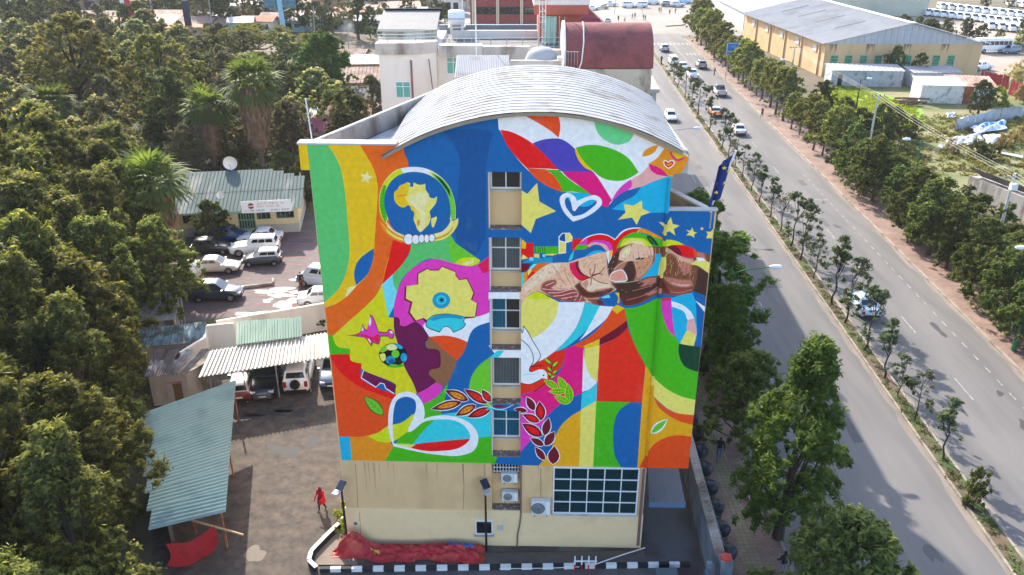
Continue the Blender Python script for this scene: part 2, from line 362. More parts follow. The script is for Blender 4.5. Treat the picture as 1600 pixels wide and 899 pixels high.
def line(col, w, s, k=3):
    for l in zpts(s):
        P = spline(l, False, k); L_, R_ = [], []
        for i, p in enumerate(P):
            a, b = P[max(i - 1, 0)], P[min(i + 1, len(P) - 1)]
            dx, dy = b[0] - a[0], b[1] - a[1]; d = math.hypot(dx, dy) or 1
            L_.append((p[0] - dy / d * w / 2, p[1] + dx / d * w / 2)); R_.append((p[0] + dy / d * w / 2, p[1] - dx / d * w / 2))
        LINES.add(len(SHAPES)); SHAPES.append((MOT[0], PAL[col], [L_ + R_[::-1]]))
def star(col, z, cx, cy, r, rot=0, inn=.42):
    o = ZF[z]; P = []
    for i in range(10):
        a = -math.pi / 2 + rot + i * math.pi / 5; q = r if i % 2 == 0 else r * inn
        P.append((o[0] + (cx + q * math.cos(a)) / o[2], o[1] + (cy + q * math.sin(a)) / o[2]))
    SHAPES.append((MOT[0], PAL[col], [P]))
_mk = [0]
def motif(name):
    _mk[0] += 1; MOT[0] = None if name is None else (name, _mk[0])
def leafshape(z, bx, by, tx, ty, w, g=0.0):
    o = ZF[z]; d = math.hypot(tx - bx, ty - by); ux, uy = (tx - bx) / d, (ty - by) / d; nx, ny = -uy, ux; P = []
    prof = [(0, 0), (.12, .28), (.3, .46), (.5, .5), (.7, .38), (.87, .18), (1, 0), (.87, -.18), (.7, -.38), (.5, -.5), (.3, -.46), (.12, -.28)]
    for t, h in prof:
        tt = .5 + (t - .5) * (d - 2 * g) / d; hh = h * max(w - 2 * g, 1)
        P.append((o[0] + (bx + ux * d * tt + nx * hh) / o[2], o[1] + (by + uy * d * tt + ny * hh) / o[2]))
    return P
def leaf(z, bx, by, tx, ty, w, fill, edge, heart=None, vein=None, name='painted_leaf', gap=7):
    motif(name)
    SHAPES.append((MOT[0], PAL[edge], [leafshape(z, bx, by, tx, ty, w + gap)]))
    SHAPES.append((MOT[0], PAL[fill], [leafshape(z, bx, by, tx, ty, w, gap * .7)]))
    if heart: SHAPES.append((MOT[0], PAL[heart], [leafshape(z, bx + (tx - bx) * .15, by + (ty - by) * .15, tx - (tx - bx) * .2, ty - (ty - by) * .2, w * .55)]))
    if vein:
        line(vein, .45, f'{z} {bx:.0f},{by:.0f}! {tx:.0f},{ty:.0f}!')
        d = math.hypot(tx - bx, ty - by); ux, uy = (tx - bx) / d, (ty - by) / d
        for t in (.25, .42, .58, .74):
            for sg in (-1, 1):
                ax, ay = bx + ux * d * t, by + uy * d * t; q = w * .36 * (1 - abs(t - .45))
                line(vein, .35, f'{z} {ax:.0f},{ay:.0f}! {ax + ux * q * .7 - uy * sg * q:.0f},{ay + uy * q * .7 + ux * sg * q:.0f}!')
    motif(None)
OUTLINE = [(466, 225), (600, 225.5), (625, 226), (650, 215), (687, 200.5), (730, 188.5), (778, 179.5), (809, 176.5), (840, 176), (873, 178.5), (900, 183), (927, 189), (960, 198.5), (991, 210), (1015, 221), (1036, 231.5), (1076, 246), (1071, 260), (1063, 271), (1052, 272), (1051, 278), (1047.5, 278), (1046, 328.5), (1117, 329.5), (1075.5, 732), (1005, 731), (815, 727), (768, 724), (534, 719), (484.5, 266), (470, 265)]
m('blue', 'S 440,150! 1140,150! 1140,760! 440,760!')
# left half
m('dblue', 'A 860,165! 1145,165 1140,260 1120,400! 1120,790! 1060,905! 1000,860 945,800 945,640 960,500 970,350 940,260 890,200')
m('yel', 'A 183,220! 640,220! C 515,5! 440,235 320,300! 97,383! 80,348! 165,290 215,210 240,130 248,60 A 322,830 312,700 300,560 285,450 265,370 230,300 205,265')
m('pgreen', 'A 68,220! 183,220! 205,265 230,300 265,370 285,450 300,560 312,700 322,830 C 248,60 240,130 215,210 165,290 97,348! 0,348! A 40,398! 86,398! 86,330')
m('yel', 'A 0,230! 70,230! 80,300 85,340 88,399! 0,410!')
motif('painted_star'); star('cream', 'A', 420, 440, 42, .25); motif(None)
m('blue', 'C 287,247! 275,190 285,130 320,80 390,30! 387,100 352,185')
m('cream', 'C 228,318! 228,290 245,258 285,250! 300,300!')
m('orange', 'A 372,220! 632,220! 645,300 668,375 650,600 600,760 590,830 560,899 C 475,90 455,160 440,235! 400,310 320,390 230,470 165,530 120,548! 60,548! 80,385! 97,383 160,360 230,315 290,250 350,190 385,100 395,0 A 470,800 482,640 489,520 482,450 460,380 420,310 390,262')
m('red', 'C 500,-15! 640,-30! 605,40 560,120 500,185 438,247! 460,150 480,80')
m('pgreen', 'C 600,-60! 830,-60! 870,0 940,50 1012,100! 860,130 720,90 600,160 540,240 520,330! 490,300! 500,185! 560,120 605,40')
m('lgreen', 'C 830,-70! 870,0 940,50 1012,102! 990,128 862,125! 835,60')
m('ylime', 'C 858,127! 900,90 980,84 1014,102! 970,132 910,137')
m('cream', 'C 905,118! 950,105! 975,86! 972,118! 930,130!')
m('lime', 'C 440,235! 400,310 320,390 230,470 165,530 148,545! 165,590 185,610 250,618! 250,650 258,690 320,705! 330,745 480,805 520,830! 515,899! 640,880 600,780 560,680 520,550 512,435! 475,430! 455,330')
m('lcyan', 'C 502,183! 505,240 532,292! 514,435! 475,432! 455,330 438,242!')
m('blue', 'C 510,365! 514,437! 475,435!')
m('green', 'C 90,540! 148,540! 165,590 190,612 250,618! 250,652! 90,652!')
m('red', 'C 100,652! 250,650! 252,680 270,695 320,705! 316,790 400,845 520,885! E 440,245! 330,205 230,165 150,110 95,50 50,-20')
m('orange2', 'E 20,-25! 55,-10 95,50 150,110 230,165 330,205 440,245! 405,330 400,400 330,440 250,458 60,460! 60,300!')
m('green', 'E 420,640! 340,620! 430,515! 605,265 680,230 750,145! 712,330! 1010,300! 1040,580! 1010,640!')
m('white', 'C 688,466! 930,432! 1000,430 1070,402! 1070,470 1000,490 960,530 940,582! 830,547 715,548! 680,490')
m('brown', 'C 690,545! 720,548! 770,600 888,695! 850,780 800,842! 700,800 700,640')
m('orange2', 'C 715,549! 800,541 880,555 940,580! 915,640 886,694! 830,650 770,600')
m('pink', 'C 510,440! 508,370 520,310 545,240 600,160 680,110 760,93 860,120 960,135 1020,110 1070,70! 1070,405! 1000,430 930,433! 720,447! 690,468 650,520 600,520 560,500! 540,470 530,440')
m('crimson', 'C 1000,128! 1030,108 1070,75! 1070,160! 1030,175')
m('pink', 'E 565,205! 680,143! 718,168 700,205 660,240 605,268! 590,230')
m('blue', 'C 1070,462! 1120,470! 1120,632! 1075,672 1010,700 970,760 947,850 942,899 E 872,190! 712,332! 712,300 735,225 755,140 800,30 C 868,700 915,640 938,580 960,520 1000,485')
m('lgreen', 'E 1010,-20! 985,0 925,47 885,110 872,178! 900,240! 1010,300! 1010,180!')
m('white', 'C 1062,600! 1300,560! 1300,680! 1110,675! 1100,650!')
m('cyan', 'C 1110,632! 1152,628! 1135,655 1110,675! 1062,672! 1085,655')
m('white', 'C 1062,288! 1290,288! 1290,332! 1062,332!')
m('ocorner', 'E 165,460! 250,458 330,440 400,480! 430,515! 378,605! 185,610!')
m('sky', 'E 60,458! 175,458! 187,610! 90,610!')
m('ylime', 'E 282,458! 340,435 400,395 480,375 553,318! 557,400 500,440! 420,490 340,486')
m('cyan', 'E 540,506! 600,430 650,380 700,330! 1010,285! 1010,455! 920,468 890,472 560,502')
motif('painted_heart')
m('blue', 'E 423,392! 428,300 440,245 490,215 545,225 570,270 562,320! 480,360')
m('red', 'E 523,527! 560,502 880,470! 860,505 780,540 690,550 600,545')
m('lyel', 'E 443,498! 562,505! 525,527!')
m('white', 'E 430,515! 405,440 399,360 409,280 440,222 500,195 560,210 600,260 613,320 607,356! 650,341 730,334 820,350 890,390 926,450 918,515 880,553 800,572 700,566 580,549 | 432,495! 426,400 431,310 450,248 500,225 550,240 563,280 550,340 517,408! 517,428 532,430 560,410 610,372 700,357 790,365 850,400 878,450 866,490 800,530 700,543 600,540 445,502!')
motif('painted_gear')
m('purple', 'O 549,105! 590,110 605,150 600,180 660,200 740,160 790,165 850,230 890,310 855,360 880,420 980,430 1010,480 1005,600 920,620 895,680 970,745! 880,810 780,862! 740,760 680,650 650,590 640,540 600,400 560,280! 548,200')
m('mag', 'O 640,320! 700,310 715,390! 660,400')
m('purple', 'O 560,280! 600,270 720,300 730,410 640,540! 600,400')
line('dpur', 1.6, 'O 552,105! 590,110 605,150 600,180 660,200 740,160 790,165 850,230 890,310 855,360 880,420 980,430 1010,480 1005,600 920,620 895,680 970,745! 880,810 780,862')
motif('painted_gear')
m('maroon', 'C 572,255! 568,332! 606,350! 590,408! 628,462! 675,446! 700,470! 985,436! 1000,352! 966,335! 980,292! 938,206! 892,211! 872,186! 872,166! 790,133! 768,155! 724,155! 700,146! 644,178! 644,240!')
m('lyel', 'C 582,252! 578,325! 617,345! 602,405! 637,453! 682,438! 706,455! 740,428 800,418 920,432! 982,430! 994,352! 958,332! 973,291! 934,211! 890,217! 868,190! 868,170! 790,139! 771,161! 724,161! 702,152! 651,181! 651,242! 592,251!')
ell('teal', 'C', 785, 335, 52, 48); ell('cyan', 'C', 785, 333, 30, 28); ell('teal', 'C', 786, 333, 19, 18); ell('black', 'C', 787, 333, 9, 9)
motif('painted_gear')
m('black', 'C 696,455! 738,423 800,413 860,417 928,431! 918,460 929,475 908,502 855,525! 835,498 805,491 775,524! 718,503 694,486')
m('cyan', 'C 701,456! 740,427 800,417 860,421 923,433! 913,460 924,475 904,499 856,520! 836,494 805,487 775,518! 721,499 699,485')
m('teal', 'C 716,447! 760,425 830,416 922,431! 900,445 860,438 790,440 740,455')
motif('painted_glasses')
m('purple', 'O 240,638! 220,710! 370,805! 415,760 450,770 470,815 556,872! 572,790 552,765!')
line('white', 1.5, 'O 245,635! 221,710! 368,804! 412,763! 450,770! 467,815! 552,869!')
motif('painted_pulse')
m('green', 'O 250,320! 300,330 330,398! 350,360 400,375 420,300! 500,300 540,320 560,280! 400,240!')
m('maroon', 'O 66,283! 200,260 234,164! 276,228 310,72! 348,108 397,246! 478,250 488,230 520,222 552,263 545,303 510,318 483,294 413,294! 409,342 386,375 337,352! 322,394! 262,308! 200,299')
m('pink', 'O 74,283! 202,267 236,174! 274,242 311,82! 342,114 392,254! 482,259 494,237 520,231 545,265 537,298 510,310 488,287 407,287! 402,338 384,366 333,340! 321,382! 268,302! 200,293')
m('crimson', 'O 120,285! 268,300 321,380! 340,330! 384,365! 400,330 395,270 330,300 250,275')
m('white', 'O 296,150! 310,95! 322,150 305,190'); m('white', 'O 222,240! 236,195! 245,235!'); m('white', 'O 505,245! 528,240 538,262 515,262'); m('white', 'O 285,320! 300,318! 322,350! 315,362!')
motif('painted_football')
ell('green', 'O', 560, 585, 90, 24)
ell('black', 'O', 540, 478, 142, 115, 28)
m('ylime', 'O 445,400 480,385 500,400 470,440 420,455! 410,440'); m('lyel', 'O 404,475! 455,465 468,520 440,548! 415,520')
m('lgreen', 'O 415,420 445,392 476,398 460,445 420,455'); m('cream', 'O 480,385 540,370 585,408 550,432 490,428'); m('sky', 'O 555,372 610,380 640,410 610,420 580,395')
ell('lgreen', 'O', 565, 470, 40, 40); ell('teal', 'O', 515, 532, 47, 42); ell('teal', 'O', 648, 505, 33, 45); ell('dblue', 'O', 525, 545, 30, 25); ell('sky', 'O', 660, 515, 16, 28); ell('lgreen', 'O', 545, 583, 42, 9)
motif('painted_emblem')
m('cream', 'U 208,645! 160,560 143,440 153,320 208,200 288,118 370,83 480,70 580,78 680,113 782,188 852,278 897,400 912,500 910,592! 860,600! 500,560! 230,600!')
m('white', 'U 365,88! 480,73 580,80 650,104! 640,150! 500,140! 385,140!')
m('ylime', 'U 205,640! 160,560 146,440 156,320 210,202 290,122 360,92! 388,135! 300,250! 225,580!')
m('green', 'U 208,640! 172,560 150,450 158,340 190,250! 215,260! 195,400! 225,590!')
m('lgreen', 'U 660,122! 780,192 850,282 894,400 908,500 906,588! 868,598! 850,450! 780,270! 700,180!')
m('dgreen', 'U 690,135! 780,205 850,300! 860,380! 820,300! 740,200!')
for a in range(9): line('dgreen', .35, f'U {150 + abs(a - 4) * 5},{270 + a * 38}! {200 + abs(a - 4) * 3},{262 + a * 38}!')
m('blue', 'U 232,585! 200,480 195,400 215,300 260,220 330,160 420,127 520,121 620,141 710,191 780,261 830,350 855,450 860,560 832,650 762,712 690,745 400,762 330,732 270,672')
m('cream', 'U 208,600! 240,650 300,712 398,757! 395,800! 310,760 240,705'); m('ocorner', 'U 148,608! 215,665 300,730 395,775! 405,835! 330,815 250,765 180,695'); m('lyel', 'U 165,625! 225,700 310,760 400,800! 400,815! 320,790 240,740!')
m('lyel', 'U 937,583! 932,650 880,732 800,792 700,818! 700,740! 780,715 842,650 868,588! 886,612'); m('ocorner', 'U 905,610! 895,650 850,715 780,760 700,785! 700,800! 800,770 870,710'); m('cream', 'U 866,600! 845,655 782,718 700,745! 700,765! 800,735 860,670')
for (x, y, rx, ry) in ((440, 796, 52, 58), (512, 799, 42, 52), (570, 790, 33, 47), (622, 790, 30, 46), (675, 783, 34, 43)):
    ell('maroon', 'U', x, y, rx, ry); ell('white', 'U', x - 1, y, rx - 6, ry - 6)
m('lyel', 'U 395,242! 430,225 460,240! 445,265! 485,272! 490,225! 530,245 565,250 608,240! 612,300 640,340 650,377! 690,385 726,367! 715,430 680,480 650,520 660,570 645,640 605,685 560,725 530,700 510,650 490,600 495,530 465,500 455,465 430,455 390,478 340,460 300,410 295,330 330,295 350,260')
m('yel', 'U 395,245! 430,228 440,260! 430,330 400,370 440,440! 390,475 340,458 302,410 297,330 332,297 352,262'); m('ocorner', 'U 325,355! 420,345! 430,358! 330,372!'); m('yel', 'U 455,465! 495,470 510,530 500,600! 495,530 465,500')
m('cream', 'U 450,360! 540,330 610,310! 640,360 650,400 600,470 610,560 600,660 560,720! 540,640 560,540 500,480 455,420'); m('ocorner', 'U 530,600! 550,610 545,660 525,650')
m('lyel', 'U 665,590! 700,575 720,570 720,600 690,675 672,660')
motif(None)
# right half
m('white', 'S 778,150! 1060,150! B 1040,300! 985,430! 900,440 800,500 690,560 650,600! 560,560 370,520! 250,460 160,390 60,270 5,165! A 1197,160! 1189,70!')
m('red', 'B 6,162! 60,170 130,200 200,245 270,310 347,393! 250,388 160,385! 90,310 40,240')
m('violet', 'B 195,240! 260,218 345,212 400,235 445,275! 455,310 500,370 552,409! 460,412 375,405! 345,392 270,310')
m('orange2', 'B 90,30! 335,30! 352,100 358,150 348,208! 290,160 200,105 130,68')
m('mint', 'B 550,80! 800,150! 770,220 720,245 670,246 610,215 570,165')
m('yel', 'B 443,282! 455,265 490,300 525,370 550,403! 500,382 460,330')
m('green', 'B 450,265! 520,250 600,255 690,285 760,330 816,410! 770,440 710,460 640,455 590,435 550,400 500,350 465,300')
m('orange2', 'B 160,385! 270,392! 320,430 355,480 372,526! 300,500 220,450')
m('green', 'B 268,393! 352,396! 385,430 450,480 520,515 562,552! 450,525 370,525! 350,470 310,420')
m('mag', 'B 368,405! 552,408! 590,460 640,540 659,573! 634,614! 570,592 540,545 470,490 400,440')
m('sky', 'B 395,525! 440,528 520,535 578,566! 520,610 440,600 400,560')
m('ltpink', 'B 880,365! 905,400 1000,432! 900,470 820,498 770,507! 780,450 830,420')
m('pink', 'B 772,450! 777,480 765,507 700,547 653,584! 690,520 730,480')
m('blue', 'B 633,617! 680,560 740,520 824,497! 790,548 720,584')
m('ocorner', 'B 836,318! 850,285 890,260 932,250! 915,285 880,310')
m('ocorner', 'B 966,270! 1000,240! 1140,300! 1120,390! 1075,430! 1015,450! 985,436! 930,385 873,361! 920,330 945,300')
m('mag', 'B 873,361! 920,375 960,400 988,434! 930,425 890,400')
m('mag', 'B 998,290! 1010,320 1045,345 1085,330! 1080,320! 1045,332 1018,310 1010,292!'); m('yel', 'B 1010,292! 1018,310 1045,332 1080,320! 1050,300!')
motif('painted_heart')
m('white', 'B 990,390! 968,372 960,350 972,338 990,348! 1010,337 1028,350 1018,374'); m('red', 'B 990,384! 973,369 966,352 975,344 990,356! 1008,344 1021,352 1013,370'); m('ocorner', 'B 990,376! 978,364 975,354 990,364! 1010,352 1012,362')
motif(None)
m('sky', 'B 828,498! 900,465 1000,430! 1012,440! 998,642! 890,647 658,627! 720,584 790,548')
motif('painted_heart')
m('white', 'B 432,699! 380,645 354,580 364,545 400,529 440,550 456,578! 510,554 560,544 596,565 599,600 560,640 500,676 | 433,668! 395,620 384,582 394,558 414,563 430,632! 445,636 470,605 520,575 560,571 571,590 540,620 490,655')
for s_ in ('B 222,472! 235,580! 334,638! 215,683! 185,766! 120,708! 120,508! 165,536!', 'B 835,575! 840,622! 886,645! 830,665! 805,718! 778,675! 694,688! 740,645! 728,594! 785,605!',
           'B 1005,671! 1015,712! 1056,722! 1022,742! 1032,781! 998,755! 954,768! 968,735! 934,700! 982,708!', 'B 1131,732! 1139,758! 1159,762! 1140,775! 1143,793! 1122,780! 1095,779! 1112,762! 1094,747! 1120,752!',
           'B 1265,725! 1265,800! 1250,797! 1211,796! 1222,772! 1211,757! 1238,758!'):
    motif('painted_star'); m('lyel', s_)
motif('painted_star'); star('lyel', 'B', 1187, 740, 12)
motif('painted_town')
m('red', 'H 0,190! 150,190! 150,330! 100,345! 0,330!'); m('yel', 'H 25,175! 45,155! 75,190! 75,250! 25,245!'); m('lyel', 'H 45,305! 95,345! 20,362!')
m('green', 'H 160,225! 405,225! 405,297! 165,290!')
for x in (170, 195, 215, 240, 262): line('dgreen', .9, f'H {x},225! {x + 6},290!')
m('white', 'H 403,128! 440,90! 517,88! 543,130! 543,172! 478,193! 478,293! 403,303!'); m('dblue', 'H 412,135! 440,100! 468,98! 472,180! 412,165!'); m('lyel', 'H 475,98! 515,98! 535,130! 535,165! 478,182!'); m('lyel', 'H 412,175! 470,192! 470,285! 412,295!')
m('lyel', 'H 155,300! 210,300! 210,340! 160,335!'); m('lyel', 'H 275,300! 340,298! 405,300! 340,318! 275,315!')
m('teal', 'H 40,392! 100,352 150,337 250,342 340,330! 346,392!'); m('lcyan', 'H 110,335! 150,335! 150,370! 110,370!'); m('lcyan', 'H 240,305! 272,305! 272,335! 240,330!'); m('blue', 'H 215,305! 240,305! 245,350! 215,340!')
motif('painted_fists')
m('red', 'H 540,150! 665,145! 560,275! 540,260!')
m('white', 'H 570,252! 640,165 700,122 800,97 880,105 930,127 968,151! 1010,103 I 30,178 90,128 160,104 262,100! 262,125! 0,420! H 940,400! 880,280!')
m('red', 'H 580,252! 645,172 705,132 800,107 880,115 930,137 966,164! 1012,121 I 37,192 97,142 166,117 262,108! 200,180! 0,440! H 940,420! 880,280!')
m('pink', 'H 590,212! 640,174 690,142! 690,212!'); m('green', 'H 560,262! 600,210 690,210! 680,252!')
m('pink', 'H 690,192! 760,165 850,165 920,190 945,250 937,268! 910,268 890,220 820,190 740,185'); m('ltpink', 'H 690,217! 740,188 820,190 880,215 914,268! 880,278 800,217 720,237')
m('blue', 'H 508,388! 540,290 600,265 680,250 760,210 830,220 884,278! 780,292 700,322 620,358 560,388'); m('sky', 'H 640,348! 700,300 760,270 820,265 884,282! 760,304'); m('cyan', 'H 503,388! 515,330 556,265! 547,340')
m('white', 'H 880,280! 947,262! 930,350 906,408! 890,340'); m('yel', 'H 912,268! 947,262! 906,402!')
m('ocorner', 'I 222,142! 262,106 340,130 490,207! 490,222! 400,197 330,167'); m('green', 'I 18,322! 60,230 140,170 220,148 330,178 390,193 490,225! 490,297! 380,285 330,252 60,302')
m('ylime', 'I 48,312! 90,220 180,205 300,215 382,288! 300,292! 150,262'); m('lyel', 'I 88,282! 120,232 200,212 290,232 312,288!'); m('cream', 'I 148,262! 200,237 270,247 288,283!')
m('dgreen', 'I 320,183! 370,190 420,240 447,292! 380,272 340,226'); line('lgreen', .4, 'I 345,200! 400,265 430,285'); m('ylime', 'I 483,225! 560,223 640,243 705,277! 600,277 520,292 483,297!')
# right fist
def hatch(cols, z, poly, dx, dy, n, seed, w=.55, ln=26):
    """fine brush hairs over a patch, following its direction"""
    rn = random.Random(seed); xs = [p[0] for p in poly]; ys = [p[1] for p in poly]; k = 0
    while k < n:
        x, y = rn.uniform(min(xs), max(xs)), rn.uniform(min(ys), max(ys))
        c = False
        for (x0, y0), (x1, y1) in zip(poly, poly[1:] + poly[:1]):
            if (y0 > y) != (y1 > y) and x < (x1 - x0) * (y - y0) / (y1 - y0) + x0: c = not c
        if not c: continue
        a = math.atan2(dy, dx) + rn.uniform(-.25, .25); l = ln * rn.uniform(.5, 1.2)
        line(rn.choice(cols), w, f'{z} {x:.0f},{y:.0f}! {x + l * .5 * math.cos(a) + 2:.0f},{y + l * .5 * math.sin(a):.0f} {x + l * math.cos(a):.0f},{y + l * math.sin(a):.0f}!', 1); k += 1
m('arm', 'H 888,440! 940,330 1000,260 I 20,312! 80,290 150,265 200,262 300,287 420,292 487,300! 560,330 640,375 720,405 800,410! 830,343! 970,372! 955,440! 945,560! 920,785! 790,738 760,763 680,783 560,778 470,763! 380,793 280,853 160,883 88,878! 50,800 20,730 0,700! H 960,640! 920,580 885,490')
m('arm2', 'H 888,440! 940,330 1000,262 I 30,312! 50,380 40,430 0,500! H 925,500! 905,520!')
m('arm3', 'I 40,422! 60,340 100,300 160,270 240,266 320,290 380,302 487,312! 487,355! 405,375 330,412 250,427 180,432 110,442')
for q in ('165,270! 185,340 190,425', '215,270! 238,340 248,412', '258,272! 285,340 302,412', '300,290! 322,340 342,397', '345,297! 360,340 366,387', '392,299! 394,340 396,378', '430,303! 432,340 428,365'): line('dflesh', .9, 'I ' + q)
m('dpur', 'I 212,425! 235,375 255,372 292,405 305,422!'); m('flesh', 'I 55,420! 75,350 110,330 120,430!'); m('cream', 'I 100,330! 140,285 165,290 172,360 150,410 115,410')
m('arm', 'I 395,300! 487,312! 487,355! 400,372!'); line('arm3', .5, 'I 410,305! 415,368!'); line('arm3', .5, 'I 450,308! 452,360!')
m('arm4', 'I -10,522! 60,460 140,435 250,425 330,405 407,375! 400,420 370,490 310,560 240,628! 130,643 0,655! H 908,590 920,540')
m('arm2', 'I 88,512! 140,440 185,440 215,520 210,600 182,645! 118,642!'); m('arm3', 'I 190,440! 300,420 402,385! 380,460 330,530 270,590 230,602! 215,520'); m('arm', 'I 330,408! 405,378! 395,430 350,500 300,555! 330,480')
line('cream', .7, 'I -5,522! 60,462 140,437 250,427')
m('white', 'H 910,560! 922,508 958,476 1025,455! I 98,536 130,600 114,642 0,648!'); m('nail', 'H 918,558! 930,512 965,484 1024,464! I 90,544 120,600 106,632 0,636!')
m('arm2', 'I -5,655! 240,632! 330,602 432,590! 442,650 432,702 350,742 200,772 58,802! 20,730'); m('dk', 'I 58,802! 200,772 350,742 437,702! 432,765! 350,793 250,853 150,881 90,873!')
m('arm4', 'I 240,640! 330,610 425,600! 400,650 330,680 250,700! 300,660'); line('flesh', .7, 'I 180,737! 350,690 420,630'); line('flesh', .7, 'I 120,830! 300,780 430,700'); line('cream', .6, 'I 0,655! 120,652 240,632'); m('arm4', 'I 300,770! 430,720! 425,755! 340,785!')
m('sky', 'I 405,365! 472,362! 467,440 442,582! 330,597 248,630! 320,555 380,480 405,420'); m('lyel', 'I 470,400! 495,360 520,390 530,440 517,510 480,572 440,583! 447,500')
m('arm3', 'I 490,335! 520,297! 580,335 640,375 720,407 792,418! 780,470 680,462 600,402 540,362'); m('arm4', 'I 500,380! 560,355 620,380! 590,440 540,420!')
m('arm', 'I 520,382! 560,357 620,402 640,452! 720,472 840,492 950,562! 930,660! 917,783! 800,742! 790,692! 700,702 580,692 520,642 482,592! 517,510')
m('arm4', 'I 640,420! 720,450 780,470! 760,540 700,580! 660,500'); line('arm3', .5, 'I 560,420! 570,500 560,560'); line('arm3', .5, 'I 640,470! 640,540 620,590'); line('dk', .6, 'I 600,430! 605,520 590,580'); line('dk', .6, 'I 720,490! 720,560 700,610'); line('dk', .6, 'I 780,510! 775,580 750,620')
m('arm2', 'I 840,502! 950,562! 917,783! 790,738! 822,640'); m('arm4', 'I 482,592! 540,652 620,692 720,702 792,682! 760,632 650,622 560,602'); m('ltpink', 'I 560,655! 640,685 720,690 780,675! 720,672 640,665!')
m('dflesh', 'I 460,640! 520,692 600,722 792,717! 740,762 640,782 550,772 470,757!'); m('dk', 'I 440,592! 470,590! 520,690 560,760! 470,757! 440,690!'); line('flesh', .9, 'I 560,745! 660,755 780,722'); m('flesh', 'I 452,700! 475,700 470,755! 450,750!')
hatch(['arm3', 'dk', 'arm4'], 'I', [(540, 380), (620, 410), (700, 470), (830, 500), (800, 660), (700, 690), (580, 660), (520, 560)], -.3, 1, 70, 1)
hatch(['arm', 'cream', 'flesh'], 'I', [(520, 300), (640, 380), (780, 420), (760, 460), (640, 440), (500, 350)], -.4, 1, 26, 2)
hatch(['dk', 'arm4'], 'I', [(200, 450), (380, 400), (360, 470), (260, 590), (220, 560)], .5, -1, 6, 3); hatch(['dk', 'flesh'], 'I', [(0, 670), (240, 640), (420, 600), (420, 690), (250, 740), (60, 790)], 1, -.25, 16, 4)
hatch(['cream', 'dflesh'], 'I', [(61, 420), (100, 310), (160, 280), (330, 295), (380, 310), (330, 400), (180, 425)], .25, 1, 6, 5); hatch(['dk', 'arm3'], 'H', [(900, 440), (950, 330), (1000, 280), (1020, 330), (960, 420), (920, 500)], .5, -1, 14, 6)
for q in ('45,425! 55,350 95,305 150,285 176,300 186,370 184,424! 120,438', '196,418! 182,330 176,276 215,269 236,330 244,404!', '254,404! 238,330 226,270 258,271 287,335 298,404!', '306,402! 292,340 276,282 308,289 329,340 338,393!', '346,388! 333,340 320,291 343,298 360,340 364,381!', '372,378! 366,330 352,300 384,303 392,372!'): m('knuck', 'I ' + q)
m('knuck2', 'I 196,446! 300,424 396,390! 376,458 326,528 268,586 234,596! 218,520'); m('cream', 'I 70,400! 90,340 130,305 160,310 150,360 110,400'); hatch(['dflesh', 'arm3', 'white'], 'I', [(60, 415), (100, 315), (160, 295), (330, 300), (350, 380), (180, 420)], .25, 1, 40, 15, .4); hatch(['arm', 'dk', 'arm3'], 'I', [(205, 450), (385, 398), (366, 462), (262, 584), (226, 560)], .5, -1, 36, 16, .45)
m('red', 'I 523,292! 600,275 700,280 780,305 828,345 828,387 790,404 730,402 650,377 580,332'); m('maroon', 'I 523,292! 590,280 650,312 682,388! 620,362 570,326'); m('orange2', 'I 790,312! 830,347 828,387 800,403!')
m('lyel', 'I 768,472! 820,425 830,400! 960,452! 950,564! 880,512 830,482'); m('white', 'I 820,400! 890,405! 922,432! 840,442!'); m('arm4', 'I 832,345! 900,358! 920,425! 880,402! 828,395!')
# left fist
m('maroon', 'H 10,395! 122,395! 90,472! 10,492!'); m('cyan', 'H 10,490! 52,488! 50,600! 10,680!'); m('ocorner', 'H 50,490! 92,480! 95,540! 52,605!')
m('orange', 'H 125,440! 190,393! 355,388! 250,432 150,512 95,558! 88,500!'); m('red', 'H 88,522! 130,470! 172,490! 98,560!'); m('lcyan', 'H 112,440! 150,400! 185,400! 140,450!'); m('lyel', 'H 90,470! 125,440! 135,470! 100,520!')
m('skin', 'H 10,670! 60,590 150,510 250,430 340,393 510,386! 600,350 700,325 800,290 882,284! 892,440 922,580 962,640! 980,660 900,702 800,748! 862,813! 760,808 690,788 560,778 450,773 350,738 280,708 200,677 120,702 60,772 10,850!')
m('skin2', 'H 150,520! 250,440 340,405 420,400! 400,470 330,520 240,570 150,630 80,680 60,650')
m('dflesh', 'H 222,662! 240,600 300,570 370,560 382,602 330,642 420,662 545,640! 620,702 685,775! 560,778 450,770 350,738')
for q in ('240,650! 320,660 420,665 530,650', '300,690! 400,690 500,665 560,650', '350,725! 450,715 540,690 590,690', '430,750! 520,735 600,720', '270,620! 320,600 360,585'): line('ltpink', 1.5, 'H ' + q)
for q in ('560,770! 590,730 600,690', '610,770! 630,740 630,720'): line('ltpink', 1.2, 'H ' + q)
m('dk', 'H 560,622! 640,568 622,602 680,662 740,682 935,640! 962,657 900,698 800,738 680,743 620,702'); m('dflesh', 'H 680,752! 832,752! 864,813! 760,807'); m('dk', 'H 780,770! 835,760! 862,812! 800,808!')
m('skin2', 'H 640,602! 690,560 780,572 915,612! 900,642 760,660 680,660'); m('flesh', 'H 640,602! 690,560 700,600 680,655!'); m('flesh', 'H 760,660! 900,640! 860,665 780,675')
hatch(['flesh', 'skin2', 'dflesh'], 'H', [(60, 620), (160, 510), (260, 440), (500, 400), (540, 520), (480, 600), (380, 560), (240, 580), (80, 690)], 1, -.55, 60, 7)
